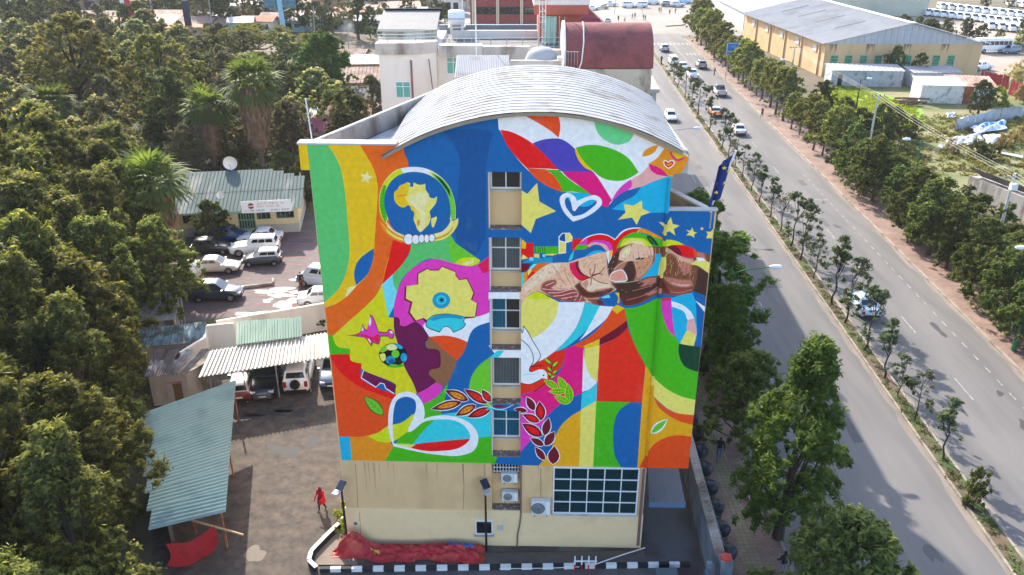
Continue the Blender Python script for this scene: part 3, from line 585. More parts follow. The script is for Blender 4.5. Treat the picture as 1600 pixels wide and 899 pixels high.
hatch(['flesh', 'skin2'], 'H', [(620, 360), (860, 300), (885, 440), (900, 580), (780, 560), (740, 500), (650, 480)], .8, -.6, 44, 8); hatch(['dk', 'flesh', 'maroon'], 'H', [(240, 650), (300, 590), (380, 600), (540, 650), (660, 770), (450, 760)], 1, -.1, 34, 9); hatch(['dflesh', 'arm2'], 'H', [(640, 690), (900, 660), (850, 710), (700, 735)], 1, -.1, 16, 10)
m('crimson', 'H 510,397! 560,382 605,370! 600,430 640,500 722,542! 640,567 610,567! 560,522 520,462'); m('maroon', 'H 575,380! 607,370! 605,430 650,500 728,537! 690,547 620,502 580,442'); m('red', 'H 598,562! 640,522 720,542! 640,572!')
for q in ('735,525! 765,460 768,402', '735,525! 820,490 862,432', '735,530! 800,580 895,602', '728,530! 730,570 726,612', '730,520! 715,480 728,450', '740,515! 790,500 850,505', '740,530! 690,545 640,570'): line('maroon', 1.2, 'H ' + q)
for q in ('375,470! 395,530 450,580', '395,500! 440,560 480,620', '460,450! 490,540 530,610', '530,470! 545,550 570,600', '350,420! 380,470 420,500'): line('flesh', 1.1, 'H ' + q)
for q in ('640,400! 660,360 740,330', '660,430! 700,370 800,320', '690,450! 740,380 840,330', '820,560! 860,480 870,380'): line('flesh', .5, 'H ' + q)
m('dgreen', 'H 60,775! 120,705 200,680 280,712 355,745! 340,765 270,735 200,700 120,730')
m('blue', 'H 810,737! 900,705 970,688! 1002,740 992,792 930,810! 860,807!'); m('lcyan', 'H 825,737! 910,710! 922,742! 850,747!'); m('yel', 'H 970,690! 1012,690! 1012,795! 990,795! 1002,740')
motif(None)
# below the fists
m('lyel', 'D 120,385! 160,320 210,287 250,297 350,345! 330,430 270,510 195,557! 150,512 120,480!'); m('ylime', 'D 163,325! 210,286 260,297 305,330!'); 
m('white', 'D 350,345! 502,347! 462,470 400,560 325,634! 250,682 240,640 195,557! 270,510 330,430'); m('white', 'D 120,480! 150,512 195,557! 325,634! 250,690! 120,720!')
m('cyan', 'D 500,347! 592,367! 560,450 480,540 390,610 323,637! 400,560 465,470'); m('white', 'D 590,367! 668,372! 630,440 550,510 468,572! 520,500')
m('brick', 'D 325,635! 387,620! 380,690 350,740 300,800 240,850 120,888! 120,720 240,690')
m('mag', 'D 387,618! 435,598! 497,600! 485,899! F 480,207 400,240 330,290 280,342! 200,332 120,220! D 250,845 350,760 382,690')
m('pink', 'F 120,215! 200,270 282,332! 230,420 180,490 120,560!')
m('orange2', 'D 668,372! 735,385! 747,452! 690,512 600,562 500,612 433,600! 530,545 610,470'); m('yel', 'D 655,385! 690,360! 735,380! 690,415!')
m('lyel', 'D 500,605! 590,560! 575,810! 530,772 500,702'); m('yel', 'D 493,602! 592,562! 590,598! 500,617!')
m('white', 'D 493,615! 500,690 530,772 574,810! 540,850 485,872!')
m('brick', 'D 588,600! 690,552 750,490! 800,610 860,725! F 855,45! 836,260! 569,252! D 575,820'); m('maroon', 'D 588,560! 680,502 748,453! 752,492! 690,552 586,598!')
m('blue', 'F 482,205! 480,302! 410,347 360,402 300,482 228,630! 120,630! 120,560 200,460 280,342 330,290 400,240')
m('cyan', 'F 484,205! 530,180 573,140! 569,252! 520,277 478,302!'); m('lyel', 'F 478,302! 520,277 568,250! 550,650! 467,650!')
m('amber', 'F 478,305! 467,650! 300,650! 228,632! 300,540 345,420 410,347')
m('green', 'F 568,252! 775,257! 700,310 670,400 668,500 680,580 725,650! 549,650!'); m('blue', 'F 770,257! 837,257! 810,650! 730,640 685,590 668,510 670,400 700,310')
m('green', 'D 733,380! 800,375 880,345 947,308! 955,420 1000,510 1062,587! 1055,640 1085,700 1175,756! F 1160,246! 1060,221 970,171 900,106 858,43! D 800,610 760,500')
m('lyel', 'F 858,43! 900,106 970,171 1060,221 1160,245! 1150,333! 1060,326 980,291 903,222! 880,150')
m('amber', 'F 857,42! 890,100 905,225! 885,530 808,650! 836,258!'); m('amber', 'F 903,222! 950,300 1000,340 1060,370 1140,391! 1130,462! 1040,450 960,470 900,510 862,562! 808,650! 870,400')
m('orange2', 'F 903,222! 960,281 1040,321 1150,333! 1145,390! 1060,371 980,326 930,281'); m('orange2', 'F 863,562! 900,510 960,470 1040,450 1130,460! 1120,660! 808,655!')
m('pink', 'D 945,322! 1012,320! 1010,400 1020,480 1037,552! 990,510 960,430'); m('brick', 'D 948,322! 1005,318! 1005,335! 950,335!')
m('sky', 'D 1008,322! 1080,300 1135,290! 1215,370! 1160,602! 1060,587! 1035,552 1015,450')
m('blue', 'D 1130,288! 1220,328! 1190,614! 1133,614! 1158,540 1155,440 1150,350'); m('white', 'D 1008,340! 1070,360 1120,400 1142,440! 1105,452 1080,400 1010,372!'); m('ltpink', 'D 1103,452! 1142,438! 1156,520 1152,537! 1100,512'); m('lyel', 'D 1098,510! 1154,537! 1137,614! 1058,587!'); m('white', 'D 1148,336! 1210,376! 1205,408!')
m('dgreen', 'D 1053,590! 1200,612! 1185,758! 1110,737 1070,702 1050,640')
leaf('F', 887, 440, 987, 356, 46, 'lgreen', 'white', None, 'green', gap=8)
motif('painted_dove')
m('white', 'V 10,190! 35,110 50,60! 90,110 150,220 210,320 220,370 190,420 120,470! 110,510 150,520 200,500 250,500 285,535 297,597! 240,587 200,612 120,647 10,632!')
for q in ('30,90! 35,130 45,120 50,60', '50,60! 90,110 150,220 210,320 219,370 190,420 125,470', '10,185! 90,250 135,320 150,380 145,430 115,480 111,512 140,522', '10,628! 60,642 120,647 200,612 240,587', '125,470! 180,462 240,460', '150,722! 230,670 300,600 330,540', '300,600! 340,540 390,520', '320,520! 340,440'): line('black', 1.15, 'V ' + q)
line('lcyan', .9, 'V 40,560! 90,545 150,550 200,520'); ell('black', 'V', 253, 556, 9, 8, 8); m('orange2', 'V 285,560! 308,570! 292,597!')
for a in ((330, 440, 258, 385, 42), (340, 470, 397, 415, 42), (332, 515, 285, 470, 36), (342, 542, 386, 505, 36), (320, 582, 368, 560, 34), (335, 560, 293, 530, 32)): leaf('V', *a, 'lgreen', 'black', None, 'ylime')
for a in ((397, 682, 254, 604, 66), (472, 702, 400, 568, 76), (520, 832, 494, 634, 84), (478, 716, 300, 720, 66), (517, 836, 358, 766, 72)): leaf('V', *a, 'green', 'ylime', None, 'lime', gap=6)
for a in ((437, 216, 203, 117, 96, 1), (377, 228, 72, 299, 90, 1), (507, 256, 303, 362, 92, 1), (612, 247, 386, 104, 92, 2), (642, 232, 553, 109, 76, 2), (652, 288, 413, 374, 92, 2)):
    leaf('L', *a[:5], 'maroon', 'white', 'ocorner' if a[5] == 1 else 'brick', 'dpur')
for a in ((1052, 312, 973, 176, 80), (1112, 408, 1096, 218, 104), (1102, 416, 933, 343, 80), (987, 316, 853, 294, 58), (1128, 552, 928, 428, 104), (1142, 548, 1186, 372, 88), (1142, 638, 1006, 566, 70), (1146, 642, 1242, 502, 92), (1152, 777, 1053, 648, 72), (1222, 817, 1238, 638, 116)):
    leaf('L', *a, 'maroon', 'white', 'red' if a[0] in (1128, 1102, 1112) else None, None)
motif('painted_branch')
line('cyan', 2.2, 'L 600,300! 660,290 720,300 790,310'); line('white', .8, 'L 610,245! 660,285 700,300 780,290 860,250'); m('maroon', 'L 660,265! 720,258 780,268 700,285')
leaf('E', 372, 332, 256, 220, 62, 'lgreen', 'dgreen', None, 'dgreen', gap=5)
motif(None)
# ---- split the plane along every traced edge; each piece takes the colour painted last
HOLES = [(269, 359), (371.5, 456), (467, 547), (559, 632), (642, 714)]
hole_loops = []
uA, uB = -1.06, 0.43
for (a, b) in HOLES: hole_loops.append([(uA, WL(790, a)[1]), (uB, WL(790, a)[1]), (uB, WL(790, b)[1]), (uA, WL(790, b)[1])])
out_loop = [WL(*p) for p in OUTLINE]
loops_w = [(mo, col, [[WL(*p) for p in l] for l in ls]) for mo, col, ls in SHAPES]
V2, E2 = [], []
def addloop(l):
    q = []
    for p in l:
        if not q or (abs(p[0] - q[-1][0]) + abs(p[1] - q[-1][1])) > 1e-3: q.append(p)
    b = len(V2); V2.extend(Vector((p[0], p[1])) for p in q); n = len(q)
    for i in range(n): E2.append((b + i, b + (i + 1) % n))
addloop(out_loop)
for l in hole_loops: addloop(l)
for mo, col, ls in loops_w:
    for l in ls: addloop(l)
_rg = np.random.default_rng(8)                 # extra points inside the fists so their skin tones can blend like airbrushed paint
_f0, _f1 = WL(812, 484), WL(1114, 372)
V2.extend(Vector((_f0[0] + (_f1[0] - _f0[0]) * a_, _f0[1] + (_f1[1] - _f0[1]) * b_)) for a_, b_ in _rg.random((5600, 2)))
cv, ce, cf, _, _, _ = geometry.delaunay_2d_cdt(V2, E2, [], 0, 1e-4, False)
PV = np.array([(v.x, v.y) for v in cv]); TF = np.array([tuple(f) for f in cf if len(f) == 3])
CE = PV[TF].mean(1)
def inside(loops, P, nonzero=False):
    acc = np.zeros(len(P), int); cnt = np.zeros(len(P), int)
    for l in loops:
        A = np.array(l); B = np.roll(A, -1, 0)
        for (x0, y0), (x1, y1) in zip(A, B):
            if y0 == y1: continue
            up = (y0 <= P[:, 1]) & (P[:, 1] < y1); dn = (y1 <= P[:, 1]) & (P[:, 1] < y0)
            hit = up | dn
            if not hit.any(): continue
            xi = x0 + (P[:, 1] - y0) / (y1 - y0) * (x1 - x0)
            h = hit & (xi > P[:, 0]); cnt += h; acc += (h & up).astype(int) - (h & dn).astype(int)
    return (acc != 0) if nonzero else (cnt % 2 == 1)
own = np.full(len(TF), -1)
for i, (mo, col, ls) in enumerate(loops_w):
    A = np.concatenate([np.array(l) for l in ls]); lo, hi = A.min(0), A.max(0)
    c_ = np.where((CE[:, 0] >= lo[0]) & (CE[:, 0] <= hi[0]) & (CE[:, 1] >= lo[1]) & (CE[:, 1] <= hi[1]))[0]
    if len(c_) == 0: continue
    own[c_[inside(ls, CE[c_], nonzero=len(ls) == 1)]] = i
keep = inside([out_loop], CE)
for l in hole_loops: keep &= ~inside([l], CE)
_ar = PV[TF]; _ar = np.abs((_ar[:, 1, 0] - _ar[:, 0, 0]) * (_ar[:, 2, 1] - _ar[:, 0, 1]) - (_ar[:, 1, 1] - _ar[:, 0, 1]) * (_ar[:, 2, 0] - _ar[:, 0, 0]))
keep &= (own >= 0) & (_ar > 1e-7)
# paint: the colour is the paint's own, with brush streaks, chalky wear and a block-course relief
mp_ = bpy.data.materials.new('mural_paint'); mp_.use_nodes = True
_N = mp_.node_tree.nodes; _L = mp_.node_tree.links; _b = _N['Principled BSDF']; _b.inputs['Roughness'].default_value = .75; _b.inputs['Specular IOR Level'].default_value = .25
_at = _N.new('ShaderNodeAttribute'); _at.attribute_name = 'paint'
_tc = _N.new('ShaderNodeTexCoord'); _mp = _N.new('ShaderNodeMapping'); _mp.inputs['Scale'].default_value = (1.2, 1, .5); _L.new(_tc.outputs['Object'], _mp.inputs[0])
_n1 = _N.new('ShaderNodeTexNoise'); _n1.inputs['Scale'].default_value = 1.1; _n1.inputs['Detail'].default_value = 9; _n1.inputs['Roughness'].default_value = .7; _L.new(_mp.outputs[0], _n1.inputs['Vector'])
_r1 = _N.new('ShaderNodeMapRange'); _r1.inputs[1].default_value = .56; _r1.inputs[2].default_value = .82; _r1.inputs[3].default_value = 0; _r1.inputs[4].default_value = .09; _L.new(_n1.outputs[0], _r1.inputs[0])
_mx = _N.new('ShaderNodeMix'); _mx.data_type = 'RGBA'; _mx.inputs[7].default_value = (.75, .76, .74, 1); _L.new(_at.outputs['Color'], _mx.inputs[6]); _L.new(_r1.outputs[0], _mx.inputs[0])
_n2 = _N.new('ShaderNodeTexNoise'); _n2.inputs['Scale'].default_value = 4; _n2.inputs['Detail'].default_value = 6; _L.new(_tc.outputs['Object'], _n2.inputs['Vector'])
_r2 = _N.new('ShaderNodeMapRange'); _r2.inputs[1].default_value = .3; _r2.inputs[2].default_value = .7; _r2.inputs[3].default_value = .9; _r2.inputs[4].default_value = 1.07; _L.new(_n2.outputs[0], _r2.inputs[0])
_m2 = _N.new('ShaderNodeMix'); _m2.data_type = 'RGBA'; _m2.blend_type = 'MULTIPLY'; _m2.inputs[0].default_value = 1; _L.new(_mx.outputs[2], _m2.inputs[6]); _L.new(_r2.outputs[0], _m2.inputs[7]); _L.new(_m2.outputs[2], _b.inputs['Base Color'])
_n3 = _N.new('ShaderNodeTexNoise'); _n3.inputs['Scale'].default_value = 18; _n3.inputs['Detail'].default_value = 4; _L.new(_tc.outputs['Object'], _n3.inputs['Vector'])
_bk = _N.new('ShaderNodeTexBrick'); _bk.inputs['Scale'].default_value = 1; _bk.inputs['Mortar Size'].default_value = .012; _bk.inputs['Brick Width'].default_value = .9; _bk.inputs['Row Height'].default_value = .42
_bk.inputs['Color1'].default_value = _bk.inputs['Color2'].default_value = (1, 1, 1, 1); _bk.inputs['Mortar'].default_value = (0, 0, 0, 1)
_sx = _N.new('ShaderNodeSeparateXYZ'); _cx = _N.new('ShaderNodeCombineXYZ'); _L.new(_tc.outputs['Object'], _sx.inputs[0]); _L.new(_sx.outputs[0], _cx.inputs[0]); _L.new(_sx.outputs[2], _cx.inputs[1]); _L.new(_cx.outputs[0], _bk.inputs['Vector'])
_ad = _N.new('ShaderNodeMath'); _ad.operation = 'MULTIPLY_ADD'; _ad.inputs[1].default_value = .35; _L.new(_bk.outputs['Color'], _ad.inputs[0]); _L.new(_n3.outputs[0], _ad.inputs[2])
_bp = _N.new('ShaderNodeBump'); _bp.inputs['Strength'].default_value = .12; _bp.inputs['Distance'].default_value = .03; _L.new(_ad.outputs[0], _bp.inputs['Height']); _L.new(_bp.outputs[0], _b.inputs['Normal'])
def paint_mesh(name, tri, cols, parent, y=-.006):
    us, inv = np.unique(tri.ravel(), return_inverse=True)
    P3 = np.stack([PV[us, 0], np.full(len(us), y), PV[us, 1]], 1)
    F = inv.reshape(-1, 3)
    a, b, c = (P3[F[:, i]] for i in range(3)); nrm = np.cross(b - a, c - a)[:, 1]
    F[nrm > 0] = F[nrm > 0][:, ::-1]
    me = bpy.data.meshes.new(name); me.from_pydata(P3.tolist(), [], F.tolist()); me.materials.append(mp_)
    at = me.attributes.new('paint', 'FLOAT_COLOR', 'FACE')
    at.data.foreach_set('color', np.concatenate([cols, np.ones((len(cols), 1))], 1).ravel().astype(np.float32))
    return link(name, me, parent)
lincol = np.array([lin(c) for mo, c, ls in loops_w])
_lum = lincol.mean(1, keepdims=True); lincol = np.clip((_lum + (lincol - _lum) * 1.12) * np.array([1.12, 1.01, .92]), .004, .93)   # fresh, saturated exterior paint
FAM = {PAL[k] for k in ('skin', 'skin2', 'flesh', 'dflesh', 'dk', 'arm', 'arm2', 'arm3', 'arm4')}
tcol = lincol[np.maximum(own, 0)].copy()
_sk = np.where(keep & np.array([o >= 0 and loops_w[o][1] in FAM and o not in LINES for o in own]))[0]
_cc = CE[_sk]; _base = tcol[_sk]; _w8 = _ar[_sk]; _out = _base.copy()
for i0 in range(0, len(_sk), 800):
    d2 = ((_cc[i0:i0 + 800, None, :] - _cc[None]) ** 2).sum(2); w_ = np.exp(-d2 / (2 * .045 ** 2)) * _w8[None]; _out[i0:i0 + 800] = (w_ @ _base) / w_.sum(1, keepdims=True)
tcol[_sk] = .42 * _base + .58 * _out
tcol[_sk] *= (1 + .10 * np.sin(_cc[:, 0] * 37 + 9 * np.sin(_cc[:, 1] * 5)) * np.sin(_cc[:, 1] * 11 + _cc[:, 0] * 6))[:, None]
groups = {}
for t in np.where(keep)[0]: groups.setdefault(loops_w[own[t]][0], []).append(t)
mural = paint_mesh('mural', TF[groups[None]], tcol[groups[None]], BLD)
mural['label'] = 'bright painted mural of curved colour fields'
for k, ts in groups.items():
    if k is not None: paint_mesh(k[0], TF[ts], tcol[ts], mural)
def paint_at(u, z):
    P = np.array([[u, z]]); r = -1
    for i, (mo, col, ls) in enumerate(loops_w):
        if inside(ls, P, nonzero=len(ls) == 1)[0]: r = i
    return lincol[r]
# ---- body of the building (local frame: x along the facade, y back, z up)
beige = mat('beige_render', (222, 184, 134), .9, .05, 2.0, (202, 165, 118), .62, .35, bump=.25, bscale=12, stretch=(1, 1, .5))
beige2 = mat('pale_beige_render', (236, 204, 156), .9, .05, 2.0, (216, 184, 138), .64, .3, bump=.25, bscale=12)
conc = mat('weathered_concrete', (168, 160, 150), .9, .15, 1.5, (110, 98, 84), .55, .5, bump=.3, bscale=10, stretch=(1, 1, .35))
coping = mat('pale_concrete_coping', (186, 184, 180), .85, .08, 2.5, (150, 146, 140), .62, .8, bump=.2)
rubble = mat('gritty_ledge', (120, 104, 96), .95, .5, 14, (196, 188, 180), .6, 6, bump=.6, bscale=25)
white_frame = mat('white_window_frame', (228, 228, 228), .5, .05)
roofmet = mat('pale_grey_roof_sheet', (152, 154, 157), .9, .09, 1.6, (132, 128, 123), .58, .7, spec=.05)
dark_gap = mat('dark_opening', (26, 26, 28), .9, .3)
glassd = mat('dark_window_glass', (.012, .016, .02), .06, .3, .7, spec=.7)
blind = mat('grey_blind_slats', (96, 98, 98), .7, .2)
tealcurt = mat('teal_curtain', (20, 96, 120), .8, .25, 4)
AC_, AR, AZ = 1.1, 12.46, 11.21
def arch(u, r=AR): return AZ + math.sqrt(r * r - (u - AC_) ** 2)
ZB = WL(790, 724)[1]
mb = MB()
vprism(mb, [(-8.87, 2.45), (uA, 2.45), (uA, arch(uA) - .05)] + [(u, arch(u) - .05) for u in np.linspace(-1.6, -4.9, 8)] + [(-5.0, 22.2), (-9.25, 22.2), (-9.25, 21.05), (-8.87, 21.05)], 0, .5)
mb.build('wall', beige, BLD)
mb = MB()
vprism(mb, [(uB, 2.3), (6.92, 2.3), (6.92, 20.85), (7.0, 20.85), (7.02, 21.1), (7.35, 21.12), (7.62, 21.75)] + [(u, arch(u) - .05) for u in np.linspace(7.3, uB, 12)], 0, .5)
mb.build('wall', beige, BLD)
mb = MB(); vprism(mb, [(-8.9, -.3), (uB, -.3), (uB, 2.45), (-8.9, 2.45)], -.05, .5); vprism(mb, [(uB, -.3), (6.95, -.3), (6.95, 2.3), (uB, 2.3)], -.03, .5)
mb.build('plinth_wall', beige2, BLD)
mb = MB(); mb.prism([(-8.6, .5), (6.9, .5), (6.9, 11), (-4.75, 11)], -.3, 20.9); mb.build('wall', beige, BLD)
mb = MB(); mb.prism([(6.93, .02), (9.03, .02), (6.93, 4.3)], 5.36, 18.5); mb.build('bay_wall', beige, BLD)
# slab bands crossing the window column
zt = [WL(790, h[0])[1] for h in HOLES]; zb = [WL(790, h[1])[1] for h in HOLES]
mb = MB(); vprism(mb, [(uA, zt[0]), (uB, zt[0])] + [(u, arch(u) - .05) for u in (uB, -.3, uA)], 0, .5); mb.build('floor_band', beige, BLD)
for i in range(5):
    z1 = zb[i]; z0 = zt[i + 1] if i < 4 else ZB
    mb = MB(); mb.bb(uA, uB, 0, .5, z0, z1); mb.build('floor_band', beige, BLD)
    mb = MB(); mb.bb(uA + .01, uB - .01, .0, .48, z1 + .002, z1 + .05); mb.build('ledge', rubble, BLD)
def win(parent, x0, x1, z0, z1, y, cols, rows, gl, fr=white_frame, t=.06, depth=.06, name='window', inner=None):
    """framed window in a wall facing -y: frame with bars, one pane object per light"""
    f = MB(); f.bb(x0, x1, y - depth, y + .02, z0, z0 + t); f.bb(x0, x1, y - depth, y + .02, z1 - t, z1)
    f.bb(x0, x0 + t, y - depth + .002, y + .02, z0 + t, z1 - t); f.bb(x1 - t, x1, y - depth + .002, y + .02, z0 + t, z1 - t)
    xs = [x0 + t / 2 + (x1 - x0 - t) * (c if not hasattr(cols, '__len__') else 0) / 1 for c in ()]
    xs = [i / cols for i in range(cols + 1)] if not hasattr(cols, '__len__') else cols
    zs = [i / rows for i in range(rows + 1)] if not hasattr(rows, '__len__') else rows
    X = [x0 + t / 2 + (x1 - x0 - t) * a for a in xs]; Z = [z0 + t / 2 + (z1 - z0 - t) * a for a in zs]
    for a in X[1:-1]: f.bb(a - t * .4, a + t * .4, y - depth + .006, y + .02, z0 + t, z1 - t)
    for a in Z[1:-1]: f.bb(x0 + t, x1 - t, y - depth + .01, y + .02, a - t * .4, a + t * .4)
    fo = f.build(name, fr, parent)
    for i in range(len(X) - 1):
        for j in range(len(Z) - 1):
            g = MB(); g.bb(X[i] + t * .35, X[i + 1] - t * .35, y - .015, y + .01, Z[j] + t * .35, Z[j + 1] - t * .35)
            if inner is None or inner(i, j) is None: g.build('pane', gl, fo)
            else:
                x_, x2_ = X[i] + t * .5, X[i + 1] - t * .5; nn = max(3, int((x2_ - x_) / .07))
                g = MB()
                for q in range(nn): g.bb(x_ + (x2_ - x_) * q / nn + .006, x_ + (x2_ - x_) * (q + .8) / nn, y - .012, y + .0, Z[j] + t * .5, Z[j + 1] - t * .5)
                g.bb(x_, x2_, y - .004, y + .01, Z[j] + t * .5, Z[j + 1] - t * .5, 1)
                go = g.build('pane', [inner(i, j), glassd], fo)
    return fo
WY = .5
def zr(y): return WL(790, y, WY)[1]
win(BLD, uA + .1, uB - .03, zr(294), zr(294) + 1.25, WY, 2, 1, glassd)
win(BLD, uA + .06, uB - .03, zr(420), zr(420) + 1.75, WY, 2, [0, .62, 1], glassd, inner=lambda i, j: blind)
win(BLD, uA + .06, uB - .03, zr(513), zr(513) + 1.65, WY, 2, [0, .6, 1], glassd, inner=lambda i, j: tealcurt if i == 0 else None)
win(BLD, uA + .1, uB - .03, zr(600), zr(600) + 1.6, WY, 1, 1, glassd, inner=lambda i, j: blind)
win(BLD, uA + .06, uB - .03, zr(681), zr(681) + 1.65, WY, 2, [0, .64, 1], glassd, inner=lambda i, j: tealcurt)
for y in (296, 422, 515, 602, 683):
    s_ = MB(); s_.bb(uA + .02, uB - .01, WY - .1, WY, zr(y) - .08, zr(y) - .005); s_.build('window_sill', coping, BLD)
# barred opening and the niche of the cooling units
s_ = MB(); s_.bb(uA + .05, uB - .05, WY - .03, WY, 4.5, 5.2); s_.build('vent_opening', dark_gap, BLD)
for i in range(9):
    s_ = MB(); x = uA + .12 + i * (uB - uA - .24) / 8; s_.bb(x - .015, x + .015, .3, .33, 4.62, 5.3); s_.build('bar', white_frame, BLD)
for z in (4.7, 4.95, 5.2):
    s_ = MB(); s_.bb(uA + .05, uB - .05, .331, .355, z, z + .035); s_.build('bar', white_frame, BLD)
s_ = MB(); s_.bb(uA + .01, uB - .01, .0, .49, 2.46, 2.5); s_.build('ledge', rubble, BLD)
# big grid window beside the pipe
wx0, wx1 = WL(864, 765)[0], WL(997, 765)[0]; wz0, wz1 = WL(930, 802)[1], WL(930, 730)[1]
tealglass = mat('dark_teal_glass', (.006, .03, .036), .07, .3, .6, spec=.7)
wo = win(BLD, wx0, wx1, wz0, wz1, -.01, 5, 4, tealglass, t=.065, depth=.07)
s_ = MB(); s_.bb(wx0 - .05, wx1 + .05, -.12, 0, wz0 - .12, wz0 - .004); s_.build('window_sill', coping, BLD)
# small dark window low on the left
sx0, sz0 = WL(743, 833); sx1, sz1 = WL(770, 812)
win(BLD, sx0, sx1, sz0, sz1, -.06, 1, 1, glassd, t=.07)
s_ = MB(); s_.bb(sx0 - .06, sx1 + .06, -.2, -.05, sz0 - .1, sz0 - .003); s_.build('window_sill', conc, BLD)
vx, vz = WL(782, 823); s_ = MB(); s_.bb(vx - .16, vx + .16, -.1, -.05, vz - .16, vz + .16); s_.bb(vx - .11, vx + .11, -.115, -.1, vz - .11, vz + .11); s_.build('vent_cover', coping, BLD)
bx_, bz_ = WL(556, 817); s_ = MB(); s_.lathe([(0, -.02), (.1, -.02), (.1, 0)], (bx_, -.06, bz_), 12, axis='y'); s_.build('wall_plate', mat('blue_plate', (60, 110, 150), .5), BLD)
# cracks in the plaster are fine grooves: thin dark joints
crk = mat('plaster_crack', (140, 118, 92), .95)
for pts in ([(555, 725), (558, 760), (559, 797)], [(723, 726), (725, 760), (724, 797)], [(562, 800), (565, 850)], [(845, 731), (845, 800)]):
    s_ = MB(); s_.tube([(WL(*p)[0], -.004 if p[1] < 798 else -.052, WL(*p)[1]) for p in pts], .012, 4); s_.build('crack', crk, BLD)
# rain streaks below edges and sills: dirt with its own shape, a hair proud of the plaster
strk = mat('rain_streak', (196, 162, 120), .95, .15); rs_ = random.Random(12)
for i in range(26):
    if i < 18: u_, z_, y_ = rs_.uniform(-8.6, 6.4), 5.42, -.004
    else: u_, z_, y_ = rs_.uniform(wx0, wx1), wz0 - .13, -.004
    if -1.1 < u_ < .5 or (i < 18 and wx0 - .1 < u_ < wx1 + .1): continue
    l_, w_ = rs_.uniform(.5, 2.2) if i < 18 else .35, rs_.uniform(.04, .14); s_ = MB(); s_.add([(u_, y_, z_), (u_ + w_, y_, z_), (u_ + w_ * .7, y_, z_ - l_ * .7), (u_ + w_ * .45, y_, z_ - l_)], [(0, 3, 2, 1)]); s_.build('rain_streak', strk, BLD)
# downpipes
pipe = mat('brown_drain_pipe', (128, 96, 96), .6)
s_ = MB(); s_.tube([(6.78, -.08, 5.3), (6.78, -.08, .3)], .075, 8); s_.build('drain_pipe', pipe, BLD)
s_ = MB(); s_.tube([(.47, -.08, 5.4), (.47, -.08, 2.2), (.4, -.12, 1.5), (.3, -.12, .9), (.28, -.12, .05)], .04, 6); s_.build('drain_pipe', pipe, BLD)
s_ = MB(); s_.tube([(uA + .05, .05, 21.4), (uA + .05, .05, 5.6)], .025, 6); s_.build('cable', white_frame, BLD)
# the pipe on the facade carries the paint of the wall behind it
zz = np.linspace(20.8, 5.4, 60); s_ = MB(); s_.tube([(6.85, -.07, z) for z in zz], .075, 8, cap=False)
me = s_.mesh(mp_, 'drain_pipe'); at = me.attributes.new('paint', 'FLOAT_COLOR', 'FACE')
cc = []
for i in range(len(zz) - 1):
    c = paint_at(6.85, (zz[i] + zz[i + 1]) / 2)
    cc += [(*(c * .8), 1)] * 8
at.data.foreach_set('color', np.array(cc, dtype=np.float32).ravel()); link('drain_pipe', me, BLD)
# arched roof: curved ribbed sheets, each a part
a0, a1 = math.asin((-5.6 - AC_) / AR), math.asin((7.3 - AC_) / AR)
NS, NR = 9, 19
for sidx in range(NS):
    b0, b1 = a0 + (a1 - a0) * sidx / NS, a0 + (a1 - a0) * (sidx + 1) / NS + .004
    s_ = MB(); prof = []
    for r in range(NR):
        for a, h in ((0, .026), (.5, .013), (.985, .0)): prof.append((-.28 + 11.1 * (r + a) / NR, h))
    prof.append((10.82, 0)); k = len(prof); seg = 7
    for j in range(seg + 1):
        b = b0 + (b1 - b0) * j / seg; off = .05 + .012 * (sidx % 2)
        for y, h in prof: s_.v.append((AC_ + (AR + off + h) * math.sin(b), y, AZ + (AR + off + h) * math.cos(b)))
    for j in range(seg):
        for q in range(k - 1): s_.f.append((j * k + q, (j + 1) * k + q, (j + 1) * k + q + 1, j * k + q + 1)[::-1]); s_.m.append(0); s_.sm.append(False)
    s_.build('roof_sheet', roofmet, BLD)
s_ = MB()
for j in range(24):
    b, c2 = a0 + (a1 - a0) * j / 24, a0 + (a1 - a0) * (j + 1) / 24
    for (ra, rb, y0, y1) in ((AR - .1, AR + .045, -.3, -.02),):
        P = [(AC_ + r_ * math.sin(t), y, AZ + r_ * math.cos(t)) for t in (b, c2) for r_ in (ra, rb) for y in (y0, y1)]
        s_.add(P, [(0, 2, 6, 4), (1, 5, 7, 3), (2, 3, 7, 6), (0, 4, 5, 1)])
s_.build('roof_edge_trim', mat('brown_eave', (150, 132, 110), .8, .15), BLD)
# back gable under the vault and skylight row near the ridge
mb = MB(); vprism(mb, [(-4.7, 20.5), (6.9, 20.5)] + [(u, arch(u) - .06) for u in np.linspace(6.9, -4.7, 14)], 10.5, 10.8); mb.build('gable_wall', beige, BLD)
sk = mat('frosted_skylight', (176, 170, 156), .7, .1)
for i in range(4):
    y = 4.6 + i * 1.6; u0, u1 = .9, 2.2; s_ = MB(); s_.slab((u0, y, arch(u0) + .075), (u1, y, arch(u1) + .075), (u1, y + .42, arch(u1) + .075), (u0, y + .42, arch(u0) + .075), .02); s_.build('skylight', sk, BLD)
